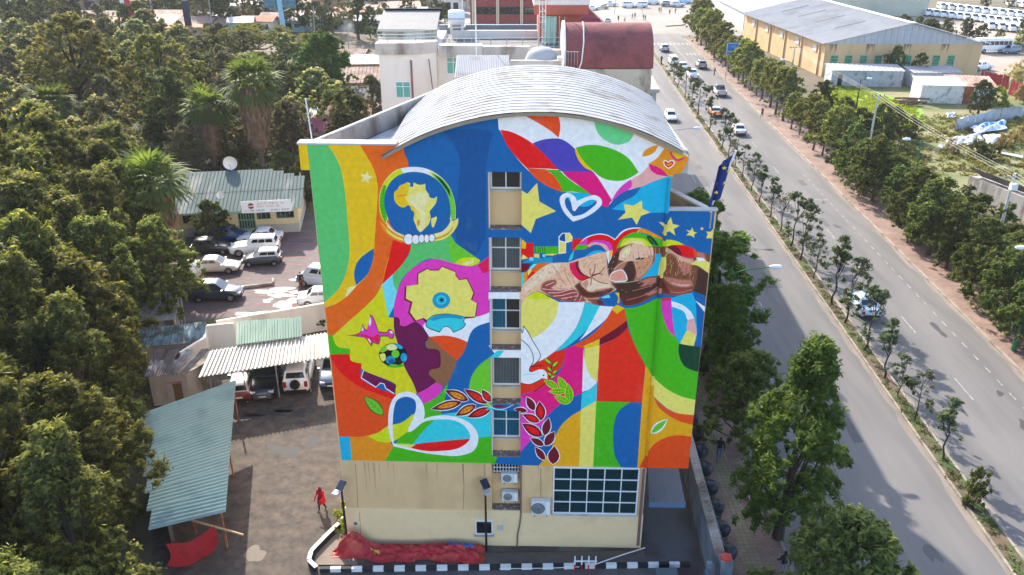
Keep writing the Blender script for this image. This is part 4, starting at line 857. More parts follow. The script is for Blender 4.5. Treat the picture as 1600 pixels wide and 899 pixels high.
# flat roof wedge, parapets
mb = MB(); mb.prism([(-8.6, .5), (-5.2, .5), (-4.6, 10.6), (-4.75, 10.6)], 20.9, 21.25); mb.build('flat_roof', mat('pale_flat_roof', (190, 192, 196), .8, .12, 1.0, (150, 150, 150), .55, .4), BLD)
for i in range(5):
    y = 1.8 + i * 1.9; u = -8.2 + y * .36 + .6; s_ = MB(); s_.box((u + .5, y, 21.4), (1.3 - i * .1, .5, .1), .42); s_.build('roof_gap_strip', mat('dark_roof_gap', (70, 74, 80), .8, .2), BLD)  # dark strips laid on the roof to stand for gaps in the roofing
def wallstrip(pts, t, z0, z1, name, mt, top=None):
    (xa, ya), (xb, yb) = pts; d = math.hypot(xb - xa, yb - ya); nx, ny = -(yb - ya) / d * t, (xb - xa) / d * t
    q = MB(); q.prism([(xa, ya), (xb, yb), (xb + nx, yb + ny), (xa + nx, ya + ny)], z0, z1); o = q.build(name, mt, BLD)
    if top:
        q = MB(); e = .05; q.prism([(xa - nx / t * e, ya - ny / t * e), (xb - nx / t * e, yb - ny / t * e), (xb + nx * (1 + e / t), yb + ny * (1 + e / t)), (xa + nx * (1 + e / t), ya + ny * (1 + e / t))], z1 + .002, z1 + .09); q.build('coping', top, o)
wallstrip([(-9.0, .52), (-4.95, 10.9)], -.25, 20.6, 22.1, 'parapet', conc, coping)
wallstrip([(7.32, .52), (7.05, 11)], -.4, 20.9, 21.75, 'parapet', coping, coping)
mb = MB(); mb.bb(-9.3, -5.0, -.06, .56, 22.2, 22.28); mb.build('coping', coping, BLD)
mb = MB(); vprism(mb, [(7.0, 21.1), (7.64, 21.76), (7.64, 21.9), (6.6, 22.2)], .5, .9); mb.build('parapet', coping, BLD)
wallstrip([(9.0, .06), (6.93, 4.3)], .22, 18.5, 19.25, 'parapet', conc, coping)
mb = MB(); mb.bb(6.93, 9.05, -.004, .2, 18.5, 19.28); mb.build('parapet', beige, BLD)
mb = MB(); mb.bb(6.93, 9.1, -.06, .26, 19.33, 19.42); mb.build('coping', coping, BLD)
# ================================================================== NEIGHBOURING BUILDINGS
def part(name, mt, parent, fn):
    q = MB(); fn(q); return q.build(name, mt, parent)
offwhite = mat('offwhite_render', (222, 217, 208), .9, .05, .8, (194, 186, 173), .6, .4, bump=.15, stretch=(1, 1, .3))
greyc = mat('stained_grey_parapet', (182, 175, 167), .9, .12, .9, (118, 107, 99), .57, .6, bump=.2, stretch=(1, 1, .3))
mintglass = mat('mint_window_glass', (96, 168, 160), .25, .15, 1.5)
bluegrey = mat('blue_grey_sheet', (96, 108, 122), .6, .1)
steel = mat('galvanised_steel', (150, 156, 156), .45, .12, metal=.3)
greensteel = mat('pale_green_rail', (142, 160, 156), .5, .1)
AN = empty('annex_building', (0, 62, 0), 0, 'off-white annex block with stained parapet and mint windows behind the arched roof', 'building')
part('wall', offwhite, AN, lambda q: q.prism([(-9.7, 0), (-7.4, .0), (-5.6, .9), (-5.6, 12), (-9.7, 12)], 0, 21.6))
part('wall', offwhite, AN, lambda q: q.prism([(-5.6, 1.6), (4.6, 1.6), (4.6, 14), (-5.6, 14)], 0, 21.2))
part('parapet', greyc, AN, lambda q: q.prism([(-9.9, -.2), (-7.2, -.2), (-5.5, .8), (-5.5, 1.5), (-9.9, 1.5)], 21.6, 22.4))
part('parapet', greyc, AN, lambda q: q.bb(-5.4, -2.2, .7, 1.7, 21.3, 22.1))
part('parapet', greyc, AN, lambda q: q.bb(-2.2, 1.3, 1.5, 2.2, 20.9, 21.9))
part('parapet', greyc, AN, lambda q: q.bb(1.5, 4.0, 1.2, 2.0, 20.8, 21.7))
part('roof_slab', mat('grey_roof_felt', (104, 102, 102), .9, .12), AN, lambda q: q.prism([(-5.5, 1.8), (4.6, 2.3), (4.6, 13.9), (-5.5, 13.9)], 21.2, 21.3)); part('back_wall', bluegrey, AN, lambda q: q.bb(-6.3, 2.3, 13, 13.3, 21.0, 21.95)); part('back_wall', offwhite, AN, lambda q: q.bb(-5.0, 2.2, 9.6, 9.9, 21.3, 21.95))
win(AN, -8.6, -7.5, 18.45, 19.65, 0, 2, [0, .7, 1], mintglass, t=.05)
win(AN, -4.9, -3.9, 19.9, 21.15, 1.6, 2, [0, .7, 1], mintglass, t=.05)
win(AN, -3.8, -2.4, 19.9, 21.15, 1.6, 2, 2, mintglass, t=.05)
win(AN, -5.55, -5.0, 17.6, 18.6, 1.6, 1, 1, glassd, t=.05)
part('drain_pipe', pipe, AN, lambda q: q.tube([(-7.35, -.12, 21.2), (-7.35, -.12, 10)], .07, 6))
part('drain_pipe', pipe, AN, lambda q: q.tube([(-6.1, .4, 21.2), (-5.9, .35, 19)], .04, 6))
PE = empty('rooftop_room', (0, 67, 21.1), 0, 'stained pale rooftop room with a lean-to roof on the annex', 'rooftop room')
part('wall', greyc, PE, lambda q: q.prism([(-10.1, 0), (-6.1, 0), (-6.1, 3.4), (-10.1, 3.4)], 0, lambda x, y: 1.55 + y * .26))
part('roof', mat('grey_lean_to_roof', (134, 131, 128), .8, .1), PE, lambda q: q.slab((-10.4, -.3, 1.6), (-5.8, -.3, 1.6), (-5.8, 3.6, 2.6), (-10.4, 3.6, 2.6), .1))
part('roof_edge', dark_gap, PE, lambda q: q.bb(-10.3, -5.7, 3.45, 3.65, 2.5, 2.72))
def railing(name, pts, h, label, n=3, posts=8, mt=None):
    r = empty(name, pts[0], 0, label, 'railing'); p0 = Vector(pts[0]); mt = mt or greensteel
    loc = [Vector(p) - p0 for p in pts]
    for k in range(n): part('rail', mt, r, lambda q: q.tube([p + Vector((0, 0, h * (k + 1) / n)) for p in loc], .03, 5))
    for i in range(posts):
        t = i / (posts - 1) * (len(loc) - 1); j = min(int(t), len(loc) - 2); p = loc[j].lerp(loc[j + 1], t - j)
        part('post', mt, r, lambda q: q.tube([p, p + Vector((0, 0, h))], .03, 5))
railing('roof_railing', [(-9.8, 62.6, 22.4), (-7.3, 62.6, 22.4), (-5.5, 63.4, 22.4)], .75, 'pale green pipe railing along the annex tower parapet')
railing('roof_railing', [(-5.3, 64.6, 21.3), (-2.2, 64.8, 21.3), (4.4, 65.4, 21.3)], 1.0, 'pale green pipe railing above the annex terrace', 3, 12)
TK = empty('water_tank', (-4.6, 72, 21.75), 0, 'horizontal white water tank with a blue band on the annex roof', 'water tank')
tankw = mat('white_tank_plastic', (226, 226, 224), .5, .05)
part('tank', tankw, TK, lambda q: q.lathe([(0, -1.1), (.85, -1.05), (.98, -.9), (1.0, 0), (.98, .9), (.85, 1.05), (0, 1.1)], (0, 0, 1.8), 24, axis='x'))
part('band', mat('blue_band', (60, 110, 170), .5), TK, lambda q: q.bb(-1.12, 1.12, -1.02, -.99, 1.75, 1.83))
for x in (-.7, .7): part('stand', offwhite, TK, lambda q: q.bb(x - .12, x + .12, -.7, .7, -.1, 1.05))
part('stand_beam', offwhite, TK, lambda q: q.bb(-1.1, 1.1, -.75, .75, .62, .78))
TK.scale = (.64, .64, .64)
SH = empty('rooftop_canopy', (-2.4, 57.5, 0), 0, 'white sheet canopy right behind the arched roof', 'canopy')
wsheet = mat('white_roof_sheet', (164, 164, 166), .8, .06, 1, (140, 138, 136), .6, .6)
for i in range(5): corrugated('roof_sheet', (-1.4 + i * .72, -1.9, 21.15), (.71, 0, 0), (.0, 3.0, .95), 6, .03, wsheet, SH)
part('wall', offwhite, SH, lambda q: q.prism([(-1.3, -1.7), (2.1, -1.7), (2.1, 1.0), (-1.3, 1.0)], 0, lambda x, y: 21.1 + (y + 1.9) * .316))
# terrace clutter
DT = tag(part('dome_tank', wsheet, None, lambda q: q.lathe([(1.25, 0), (1.2, .4), (1.0, .85), (.6, 1.15), (0, 1.25)], (2.1, 59.4, 21.3), 20)), 'white domed tank cover on the terrace below the mast', 'tank')
TE = empty('terrace_block', (0, 58, 0), 0, 'low grey terrace block between canopy and barrel-roofed wing', 'building')
part('wall', greyc, TE, lambda q: q.bb(-.1, 3.6, 0, 2.8, 0, 21.3)); part('coping', coping, TE, lambda q: q.bb(-.1, 3.4, -.1, .25, 21.3, 21.85)); part('post', offwhite, TE, lambda q: q.bb(3.1, 3.5, -.15, .3, 21.85, 22.1))
for i in range(6):
    p_ = 2.0 + i * .38
    tag(part('terrace_bar', steel, None, lambda q: q.tube([(p_, 64.3, 20.6), (p_, 64.3, 24.0 - .1 * (i % 2))], .025, 5)), f'upright steel bar of the bare terrace frame, {ORD[i]} from the left', 'bar', 'upright bars of the terrace frame')
tag(part('antenna_pole', tankw, None, lambda q: q.tube([(-2.6, 62.3, 20.5), (-2.62, 62.3, 26.6)], [.05, .03], 6)), 'thin white antenna pole on the annex terrace before the brick block', 'pole')
# barrel-roofed wing beside the avenue
BR = empty('barrel_roof_building', (0, 60, 0), 0, 'grey block wing with a dark red barrel roof beside the avenue', 'building')
blockw = mat('mossy_block_wall', (176, 174, 160), .95, .12, 1.0, (120, 116, 104), .58, .7, bump=.2, stretch=(1, 1, .4))
part('wall', blockw, BR, lambda q: q.bb(4.3, 9.9, 0, 5.4, 0, 20.9))
for i in range(7):
    part('block_course', blockw, BR, lambda q: q.bb(4.32, 9.92, -.025, 0, 17.2 + i * .52, 17.2 + i * .52 + .46))
redroof = mat('dark_red_granular_roof', (128, 74, 74), .95, .18, 5, (104, 64, 66), .56, .8, bump=.5, bscale=9)
def barrel(q, x0, x1, r=2.72, n=20, yc=2.7, z=20.95):
    for i in range(n + 1):
        a = math.pi * (i / n); 
        for x in (x0, x1): q.v.append((x, yc - r * math.cos(a), z + r * 1.02 * math.sin(a)))
    for i in range(n): q.f.append((2 * i, 2 * i + 1, 2 * i + 3, 2 * i + 2)); q.m.append(0); q.sm.append(True)
    q.f.append(tuple(2 * i for i in range(n + 1))); q.m.append(0); q.sm.append(False)
    q.f.append(tuple(2 * i + 1 for i in range(n, -1, -1))); q.m.append(0); q.sm.append(False)
part('roof', redroof, BR, lambda q: barrel(q, 3.8, 10.0))
part('roof_rim', tankw, BR, lambda q: barrel(q, 3.66, 3.8, 2.85))
part('cable', tankw, BR, lambda q: q.tube([(4.7, -.05, 20.8), (4.9, -.12, 21.4), (5.05, .35, 22.7), (5.1, 1.6, 23.68), (5.1, 2.6, 23.78)], .05, 5))
for i in range(5): part('bar', steel, BR, lambda q: q.tube([(3.7 + i * .22, -.6, 20), (3.7 + i * .22, -.6, 22.2)], .02, 5))
part('top_rail', steel, BR, lambda q: q.tube([(3.65, -.6, 22.2), (4.65, -.6, 22.2)], .025, 5))
RW = empty('rear_wing', (0, 66, 0), 0, 'long grey wing running back along the avenue behind the barrel roof', 'building')
part('wall', blockw, RW, lambda q: q.prism([(5.5, 0), (11.4, 0), (13.2, 34), (5.5, 34)], 0, 18.0)); part('roof_slab', greyc, RW, lambda q: q.prism([(5.3, -.2), (11.6, -.2), (13.4, 34.2), (5.3, 34.2)], 18.0, 18.3))
for fl in range(5):
    for i in range(7):
        y = 2.2 + i * 4.6; part('window', glassd, RW, lambda q: q.box((11.42 + y * .053 + .0, y, 2.2 + fl * 3.3), (.12, 2.2, 1.5), -.053))
# stair tower, mast
ST = empty('stair_tower', (0, 69, 0), 0, 'rust orange stair tower with a mint door and white flat roof', 'building')
rusto = mat('rust_orange_render', (176, 96, 76), .9, .08, 1, (150, 84, 70), .55, .5)
part('wall', rusto, ST, lambda q: q.bb(2.1, 5.6, 0, 4, 0, 24.2)); part('roof', offwhite, ST, lambda q: q.bb(1.7, 6.1, -.5, 4.2, 24.2, 24.7)); part('roof_band', dark_gap, ST, lambda q: q.bb(1.65, 5.5, -.55, -.5, 24.72, 24.95))
part('roof_slab', offwhite, ST, lambda q: q.bb(1.7, 6.2, -.4, 4.2, 24.7, 24.95)); part('fascia', rusto, ST, lambda q: q.bb(1.75, 6.0, -.62, -.4, 23.6, 24.3))
part('door', mat('mint_door', (150, 190, 172), .6, .08), ST, lambda q: (q.bb(2.45, 3.55, -.05, .02, 20.7, 23.4), q.bb(2.98, 3.02, -.07, -.05, 20.7, 23.4)))
for i in range(6): part('stair_step', greyc, ST, lambda q: q.bb(2.5, 3.6, -1.2 + i * .2 - .3, -.9 + i * .2, 19.6 + i * .18, 19.7 + i * .18))
MT = empty('lattice_mast', (2.35, 67, 20.5), 0, 'slim red and white lattice mast by the stair tower', 'mast')
redst = mat('red_mast_paint', (190, 110, 100), .6, .1); whst = mat('white_mast_paint', (220, 218, 214), .6, .1)
for x, y in ((-.25, 0), (.25, 0), (0, .4)): part('leg', whst, MT, lambda q: q.tube([(x, y, 0), (x * .9, y * .9, 9)], .035, 5))
for i in range(22): part('rung', redst if (i // 3) % 2 else whst, MT, lambda q: (q.tube([(-.25, 0, .3 + i * .4), (.25, 0, .3 + i * .4)], .025, 4), q.tube([(.25, 0, .3 + i * .4), (0, .4, .5 + i * .4)], .02, 4)))
# brick block
BK = empty('brick_block', (0, 200, 0), 0, 'red brick office block with cream piers and ribbon windows', 'building')
brick = mat('red_brickwork', (150, 70, 66), .9, .12, 6, (132, 60, 58), .55, 1.2)
creamp = mat('cream_pier', (222, 200, 166), .85, .06)
part('wall', brick, BK, lambda q: q.bb(-9.6, 9.6, 0, 16, 0, 15.5))
for x in (-8.9, -3.3, 2.2): part('pier', creamp, BK, lambda q: (q.bb(x - .32, x - .05, -.3, 0, 0, 15.4))); part('pier', creamp, BK, lambda q: q.bb(x + .05, x + .32, -.3, 0, 0, 15.4))
for z in (4.4, 7.9, 11.4):
    for (x0, x1) in ((-8.4, -3.8), (-2.8, 1.7), (2.7, 7.4)): win(BK, x0, x1, z, z + 1.55, -.02, 5, [0, .6, 1], mintglass if z < 6 else glassd, fr=dark_gap, t=.1)
part('side_wall', creamp, BK, lambda q: q.bb(9.6, 18, 2, 14, 0, 13.5))
PY = empty('red_tile_roof_house', (10.4, 118, 0), 0, 'house with a steep dark red tiled roof left of the square', 'building')
redt = mat('dark_red_tiles', (128, 52, 62), .8, .15, 4)
part('wall', offwhite, PY, lambda q: q.bb(-6, 3.4, -5, 5, 0, 15))
def pyr(q):
    q.add([(-7, -5.5, 15), (4, -5.5, 15), (4, 5.5, 15), (-7, 5.5, 15), (-2.6, 0, 20.4), (-2.2, 0, 20.4)], [(0, 1, 5, 4), (1, 2, 5), (2, 3, 4, 5), (3, 0, 4), (3, 2, 1, 0)])
part('roof', redt, PY, pyr)
for i in range(9): part('roof_batten', redt, PY, lambda q: q.tube([(-7 + (4.4 * i / 9) - .0, -5.5 + 5.5 * i / 9, 15.05 + 5.4 * i / 9), (4 - 6.2 * i / 9, -5.5 + 5.5 * i / 9, 15.05 + 5.4 * i / 9)], .06, 4))
# ------------------------------------------------------------------ warehouse
WH = empty('warehouse', (61.2, 167, 0), 0, 'long tan warehouse with a pale ribbed gable roof and green windows', 'warehouse')
tan = mat('tan_render', (206, 172, 128), .9, .06, .6, (186, 152, 112), .6, .3, stretch=(1, 1, .25))
tan2 = mat('tan_block_wall', (214, 176, 132), .9, .08, 1.2, (198, 160, 120), .55, .4)
whr = mat('pale_warehouse_roof', (142, 143, 145), .75, .06, .5, (128, 128, 130), .55, .2)
WP = {'FL': (0, 0), 'FR': (30.6, 0), 'BL': (-3.8, 47), 'BR': (27, 47), 'RF': (16.0, -.4), 'RB': (12.0, 47.4)}
part('wall', tan2, WH, lambda q: q.prism([WP['FL'], WP['FR'], WP['BR'], WP['BL']], 0, 6.45))
NW = 14
for side in (0, 1):
    for i in range(NW):
        e0, e1 = ((-.9, -.6), (-4.7, 47.4)) if side == 0 else ((31.6, -.6), (28.0, 47.4))
        r0, r1 = (16.0, -.6), (12.0, 47.4)
        t0, t1 = i / NW, (i + 1) / NW
        def L2(a, b, t, z): return Vector((a[0] + (b[0] - a[0]) * t, a[1] + (b[1] - a[1]) * t, z))
        A, B, C_ = L2(e0, e1, t0, 6.4), L2(e0, e1, t1, 6.4), L2(r0, r1, t0, 10.3)
        if side == 0: corrugated('roof_sheet', C_, L2(r0, r1, t1, 10.3) - C_, A - C_, 8, .04, whr, WH)
        else: corrugated('roof_sheet', A, B - A, C_ - A, 8, .04, whr, WH)
gs = mat('ribbed_gable_sheet', (176, 178, 182), .5, .06)
for i in range(24):
    u0 = i / 24 * 30.6; u1 = (i + 1) / 24 * 30.6
    def gz(u): return 6.5 + 3.75 * (1 - abs(u - 16) / (16 if u < 16 else 14.6))
    part('gable_sheet', gs, WH, lambda q: q.add([(u0, -.1, 6.3), (u0 + .85, -.1, 6.3), (u0 + .85, -.1, gz(u0 + .85)), (u0, -.1, gz(u0)), (u0 + .9, -.22, 6.3), (u1 - .08, -.22, 6.3), (u1 - .08, -.22, gz(u1 - .08)), (u0 + .9, -.22, gz(u0 + .9))], [(0, 1, 2, 3), (4, 5, 6, 7), (1, 4, 7, 2)]))
part('wall_face', tan, WH, lambda q: q.bb(-.03, 30.63, -.06, 0, 0, 6.3))
part('ridge_cap', tankw, WH, lambda q: q.slab((15.4, -.8, 10.36), (16.6, -.8, 10.36), (12.6, 47.6, 10.36), (11.4, 47.6, 10.36), .08))
part('roof_edge_trim', tankw, WH, lambda q: q.slab((16.2, -.9, 10.42), (31.8, -.9, 6.5), (31.8, -.5, 6.5), (16.2, -.5, 10.42), .1))
greenwin = mat('green_window_panes', (64, 132, 100), .3, .25, 1.5, (30, 70, 60), .6, 1.0)
for i, x in enumerate((1.3, 4.1, 7.0, 9.9, 12.8, 15.7, 21.3, 24.2)):
    win(WH, x, x + 1.45, 1.7, 4.15, -.08, 1, 4, greenwin, fr=mat('green_window_frame', (120, 170, 140), .6), t=.08)
for i in range(5):
    t = .05 + i * .19; a = Vector((-3.8 * t, 47 * t, 0)); 
    part('pilaster', tan, WH, lambda q: q.box((a.x - .1, a.y, 3.2), (.3, .5, 6.3))); 
    b = Vector((-3.8 * (t + .05), 47 * (t + .05), 0))
    f = part('window', mat('dusty_opening', (196, 190, 182), .8), WH, lambda q: q.box((b.x - .06, b.y, 4.9), (.16, 2.4, 1.3)))
for i in range(4):
    t = .2 + i * .2
    part('roof_seam', mat('roof_seam_line', (128, 128, 130), .8), WH, lambda q: q.tube([(7 - 4 * t + 4.5, 47 * t, 8.3 + 1.05), (7 - 4 * t - 1.5, 47 * t, 6.4 + 1.55)], .05, 4))
stain = mat('dark_water_stain', (136, 112, 86), .95, .3)
for i in range(26):
    _x = (i * 7.31) % 29 + .6; _l = .5 + (i * 3.7) % 1.9; part('water_stain', stain, WH, lambda q: q.add([(_x, -.064, 6.28), (_x + .16 + (i % 3) * .1, -.064, 6.28), (_x + .1, -.064, 6.28 - _l)], [(0, 2, 1)]))
# ------------------------------------------------------------------ far halls on the right
palegreen = mat('pale_green_render', (176, 178, 162), .9, .06, .4)
def hall(name, x0, x1, y0, y1, h, rh, wallm, roofm, label, wins=()):
    r = empty(name, (x0, y0, 0), 0, label, 'building'); w, d = x1 - x0, y1 - y0
    part('wall', wallm, r, lambda q: q.bb(0, w, 0, d, 0, h))
    part('gable', wallm, r, lambda q: q.add([(0, -.02, h), (w, -.02, h), (w / 2, -.02, h + rh), (0, d, h), (w, d, h), (w / 2, d, h + rh)], [(0, 1, 2), (5, 4, 3)]))
    for s in (0, 1):
        part('roof', roofm, r, lambda q: q.slab(*([(-.4, -.4, h - .05), (w / 2, -.4, h + rh + .05), (w / 2, d + .4, h + rh + .05), (-.4, d + .4, h - .05)] if s == 0 else [(w / 2, -.4, h + rh + .05), (w + .4, -.4, h - .05), (w + .4, d + .4, h - .05), (w / 2, d + .4, h + rh + .05)]), -.12))
    for (a, b, z0, z1) in wins: win(r, a, b, z0, z1, -.03, 2, 1, glassd, t=.1)
    return r
hall('long_hall', 92, 105, 256, 300, 5.5, 2.6, palegreen, whr, 'pale green gabled hall behind the warehouse')
hall('office_block', 107, 125, 262, 280, 8.5, .6, palegreen, whr, 'pale green two-storey office behind the warehouse', [(1.5 + i * 2.3, 2.8 + i * 2.3, 5.6, 7.4) for i in range(7)])
hall('roadside_hall', 62, 80, 232, 262, 4.5, 1.6, mat('pale_grey_render', (190, 186, 182), .9), whr, 'low grey roofed hall at the far corner of the avenue')
# ------------------------------------------------------------------ sheds and shacks on the plot
wcor = mat('whitewashed_corrugated_sheet', (172, 178, 184), .6, .1, 1.5, (130, 136, 142), .58, .9)
rust = mat('rusty_sheet', (176, 106, 70), .8, .2, 2, (140, 78, 52), .5, 1.0)
rustp = mat('faded_rust_roof', (172, 146, 132), .8, .15, 1.5, (142, 108, 92), .5, .7)
def shed(name, p, w, d, h, rz, roofm, wallm, label, cat='shed', slope=.4, ribs=10, n=4):
    r = empty(name, p, rz, label, cat)
    part('wall', wallm, r, lambda q: q.prism([(-w / 2, -d / 2), (w / 2, -d / 2), (w / 2, d / 2), (-w / 2, d / 2)], 0, lambda x, y: h - .06 + (y + d / 2) / d * slope))
    for i in range(n): corrugated('roof_sheet', (-w / 2 - .25 + i * (w + .5) / n, -d / 2 - .3, h - .03), ((w + .5) / n, 0, 0), (0, d + .6, slope * (d + .6) / d), max(3, ribs // n), .05, roofm, r)
    return r
p = G(1345, 138); sh = shed('container_shed', (p.x + 1.5, p.y + 3.5, 0), 13, 4.5, 3.0, R(-4), mat('sun_bleached_roof', (152, 150, 150), .7, .1), wcor, 'long grey corrugated shed under the warehouse windows', ribs=16)
for i in range(9):
    corrugated('wall_sheet', (-6.4 + i * 1.42, -2.27, .05), (1.38, 0, 0), (0, 0, 2.8), 6, .05, wcor, sh)
part('door', dark_gap, sh, lambda q: q.bb(-5.3, -4.5, -2.36, -2.3, .05, 2.2))
p = G(1445, 138); shed('container_shed', (p.x + 2, p.y + 2.5, 0), 9, 4, 2.8, R(3), mat('sun_bleached_roof2', (146, 144, 146), .7, .12), wcor, 'grey corrugated shed right of the roadside container shed', ribs=12)
p = G(1468, 163); s2 = shed('plaster_shack', (p.x + .6, p.y + 3.0, 0), 7.0, 5, 3.1, R(-6), mat('pale_fibre_roof', (172, 170, 166), .8, .08), mat('peeling_white_wall', (214, 210, 204), .9, .1, 2, (150, 140, 132), .58, 1.0), 'white plastered shack with flaking walls and pale roof', slope=.5)
p = G(1508, 163); s3 = shed('rusty_shack', (p.x + 1.6, p.y + 3.0, 0), 7, 5.5, 3.0, R(-12), rustp, rust, 'tin shack with a faded rust roof beside the white shack', slope=.7)
for i in range(3): corrugated('wall_sheet', (-3.4 + i * 1.15, -2.78, .05), (1.12, 0, 0), (0, 0, 2.7), 6, .05, rust, s3)
for i in range(3): corrugated('wall_sheet', (.1 + i * 1.12, -2.78, .05), (1.1, 0, 0), (0, 0, 2.7), 6, .05, mat('pale_blue_sheet', (176, 202, 220), .6, .08), s3)
# log pile
rn = random.Random(3)
for i in range(14):
    p = G(1400 + rn.random() * 38, 158 + rn.random() * 9); k = i // 5
    q = MB(); L_ = 2 + rn.random() * 1.4; q.tube([(-L_ / 2, 0, 0), (L_ / 2, 0, .05)], [.17, .14], 7); o = q.build('log', mat('grey_brown_log', (118, 92, 76), .95, .3, 5)); o.location = (p.x, p.y, .2 + .3 * k); o.rotation_euler = (0, 0, rn.uniform(-.5, .5))
    tag(o, f'weathered brown log in the pile on the lawn edge, {ORD[i]} laid', 'log', 'logs piled by the white shack')
# red tin fence, white sheet fence
def fence(name, a, b, n, h, mt, label, ribs=4):
    r = empty(name, a, 0, label, 'fence'); a, b = Vector(a), Vector(b); d = (b - a) / n
    rn = random.Random(n)
    for i in range(n): corrugated('panel', d * i, d * .96, Vector((rn.uniform(-.05, .05), rn.uniform(-.1, .1), h + rn.uniform(-.12, .12))), ribs, .05, mt, r)
    for i in range(0, n + 1, 2): part('post', conc, r, lambda q: q.box(tuple(d * i + Vector((0, .12, h / 2))), (.1, .1, h)))
redtin = mat('red_tin_sheet', (176, 62, 66), .6, .1, 2, (150, 70, 66), .57, 1.0)
fence('tin_fence', G(1528, 136), G(1572, 146), 9, 3.0, redtin, 'red corrugated tin fence behind the shacks', 6)
fence('tin_fence', G(1575, 148), G(1640, 170), 9, 2.6, redtin, 'red tin fence with dry bushes at the right edge', 6)
fence('white_fence', G(1492, 206), G(1560, 188), 12, 1.9, wcor, 'bent white sheet fence above the blue tarpaulins', 4)
fence('white_fence', G(1562, 188), G(1640, 178), 12, 1.9, wcor, 'straight white sheet fence running out of the right edge', 4)
# low roof right edge
r = empty('long_low_house', (0, 0, 0), 0, 'long low house with a faded ribbed roof at the right edge', 'building')
A, B, C_, D_ = G(1512, 259, 3.6), None, G(1640, 316, 2.6), G(1534, 276, 2.6)
B = A + (C_ - D_)
part('wall', greyc, r, lambda q: q.prism([(A.x + .3, A.y - .3), (D_.x + .2, D_.y + .3), (C_.x, C_.y + .5), (B.x, B.y - .3)], 0, 2.5))
for i in range(7): corrugated('roof_sheet', D_.lerp(C_, i / 7), (C_ - D_) / 7, A.lerp(B, i / 7) - D_.lerp(C_, i / 7), 4, .05, mat('brown_grey_tin', (150, 134, 130), .7, .12, 1.5, (126, 106, 100), .5, .6), r)
# rumpled tarpaulins and planks lying on the plot
tarpb = mat('blue_white_tarpaulin', (196, 204, 214), .6, .1, 1.5, (60, 130, 190), .54, .5, contrast=.05)
def drape(name, pts, z, mt, label, cat, seed, amp=.25, n=14, group=None):
    """a crumpled sheet over a four-cornered patch of ground"""
    a, b, c, d = [Vector(p) for p in pts]; rn = random.Random(seed); ph = [rn.random() * 6.3 for _ in range(8)]
    q = MB()
    for i in range(n + 1):
        for j in range(n + 1):
            u, v = i / n, j / n; p = a.lerp(b, u).lerp(d.lerp(c, u), v)
            e = min(u, 1 - u, v, 1 - v) * 6; e = min(e, 1)
            h = z + amp * e * (.6 + .5 * math.sin(7 * u + ph[0] + 3 * v) * math.sin(5 * v + ph[1]) + .4 * math.sin(13 * u + 9 * v + ph[2]) + .25 * math.sin(23 * v - 11 * u + ph[3]))
            q.v.append((p.x + .12 * math.sin(9 * v + ph[4]), p.y + .12 * math.sin(9 * u + ph[5]), max(h, .03)))
    for i in range(n):
        for j in range(n): q.f.append((i * (n + 1) + j, (i + 1) * (n + 1) + j, (i + 1) * (n + 1) + j + 1, i * (n + 1) + j + 1)); q.m.append(0); q.sm.append(True)
    return tag(q.build(name, mt, sharp=180), label, cat, group)
drape('tarpaulin', [G(1478, 222), G(1502, 214), G(1512, 226), G(1484, 232)], .3, wcor, 'whitish crumpled sheet left of the blue tarpaulins', 'tarpaulin', 1)
drape('tarpaulin', [G(1515, 204), G(1570, 192), G(1572, 206), G(1525, 214)], .5, tarpb, 'rumpled blue and white tarpaulin below the bent white fence', 'tarpaulin', 2, .5)
drape('tarpaulin', [G(1536, 214), G(1580, 212), G(1560, 222), G(1542, 232)], .3, mat('pale_tarpaulin', (206, 208, 214), .6, .08, 1.5, (120, 160, 200), .6, .6), 'pale tarpaulin with a blue fold on the waste ground', 'tarpaulin', 3)
drape('tarpaulin', [G(1498, 218), G(1530, 210), G(1536, 222), G(1510, 230)], .3, wcor, 'grey white sheet lying between the tarpaulins', 'tarpaulin', 4)
drape('tarpaulin', [G(1466, 230), G(1494, 228), G(1490, 236), G(1470, 236)], .2, wcor, 'small whitish sheet at the hedge of the waste ground', 'tarpaulin', 5)
tag(part('plank', wsheet, None, lambda q: q.slab(G(1556, 236, .3), G(1598, 244, .3), G(1598, 248, .2), G(1560, 240, .2), .08)), 'long white board lying on the dry grass', 'board')
for i, (px, py) in enumerate(((1500, 186), (1510, 190), (1525, 186), (1478, 180))):
    drape('rubbish_sheet', [G(px, py), G(px + 14, py - 2), G(px + 16, py + 5), G(px + 2, py + 7)], .25, wcor, f'grey crumpled sheet {["left of", "behind", "right of", "far left of"][i]} the bent white fence end', 'rubbish', 30 + i, .3)
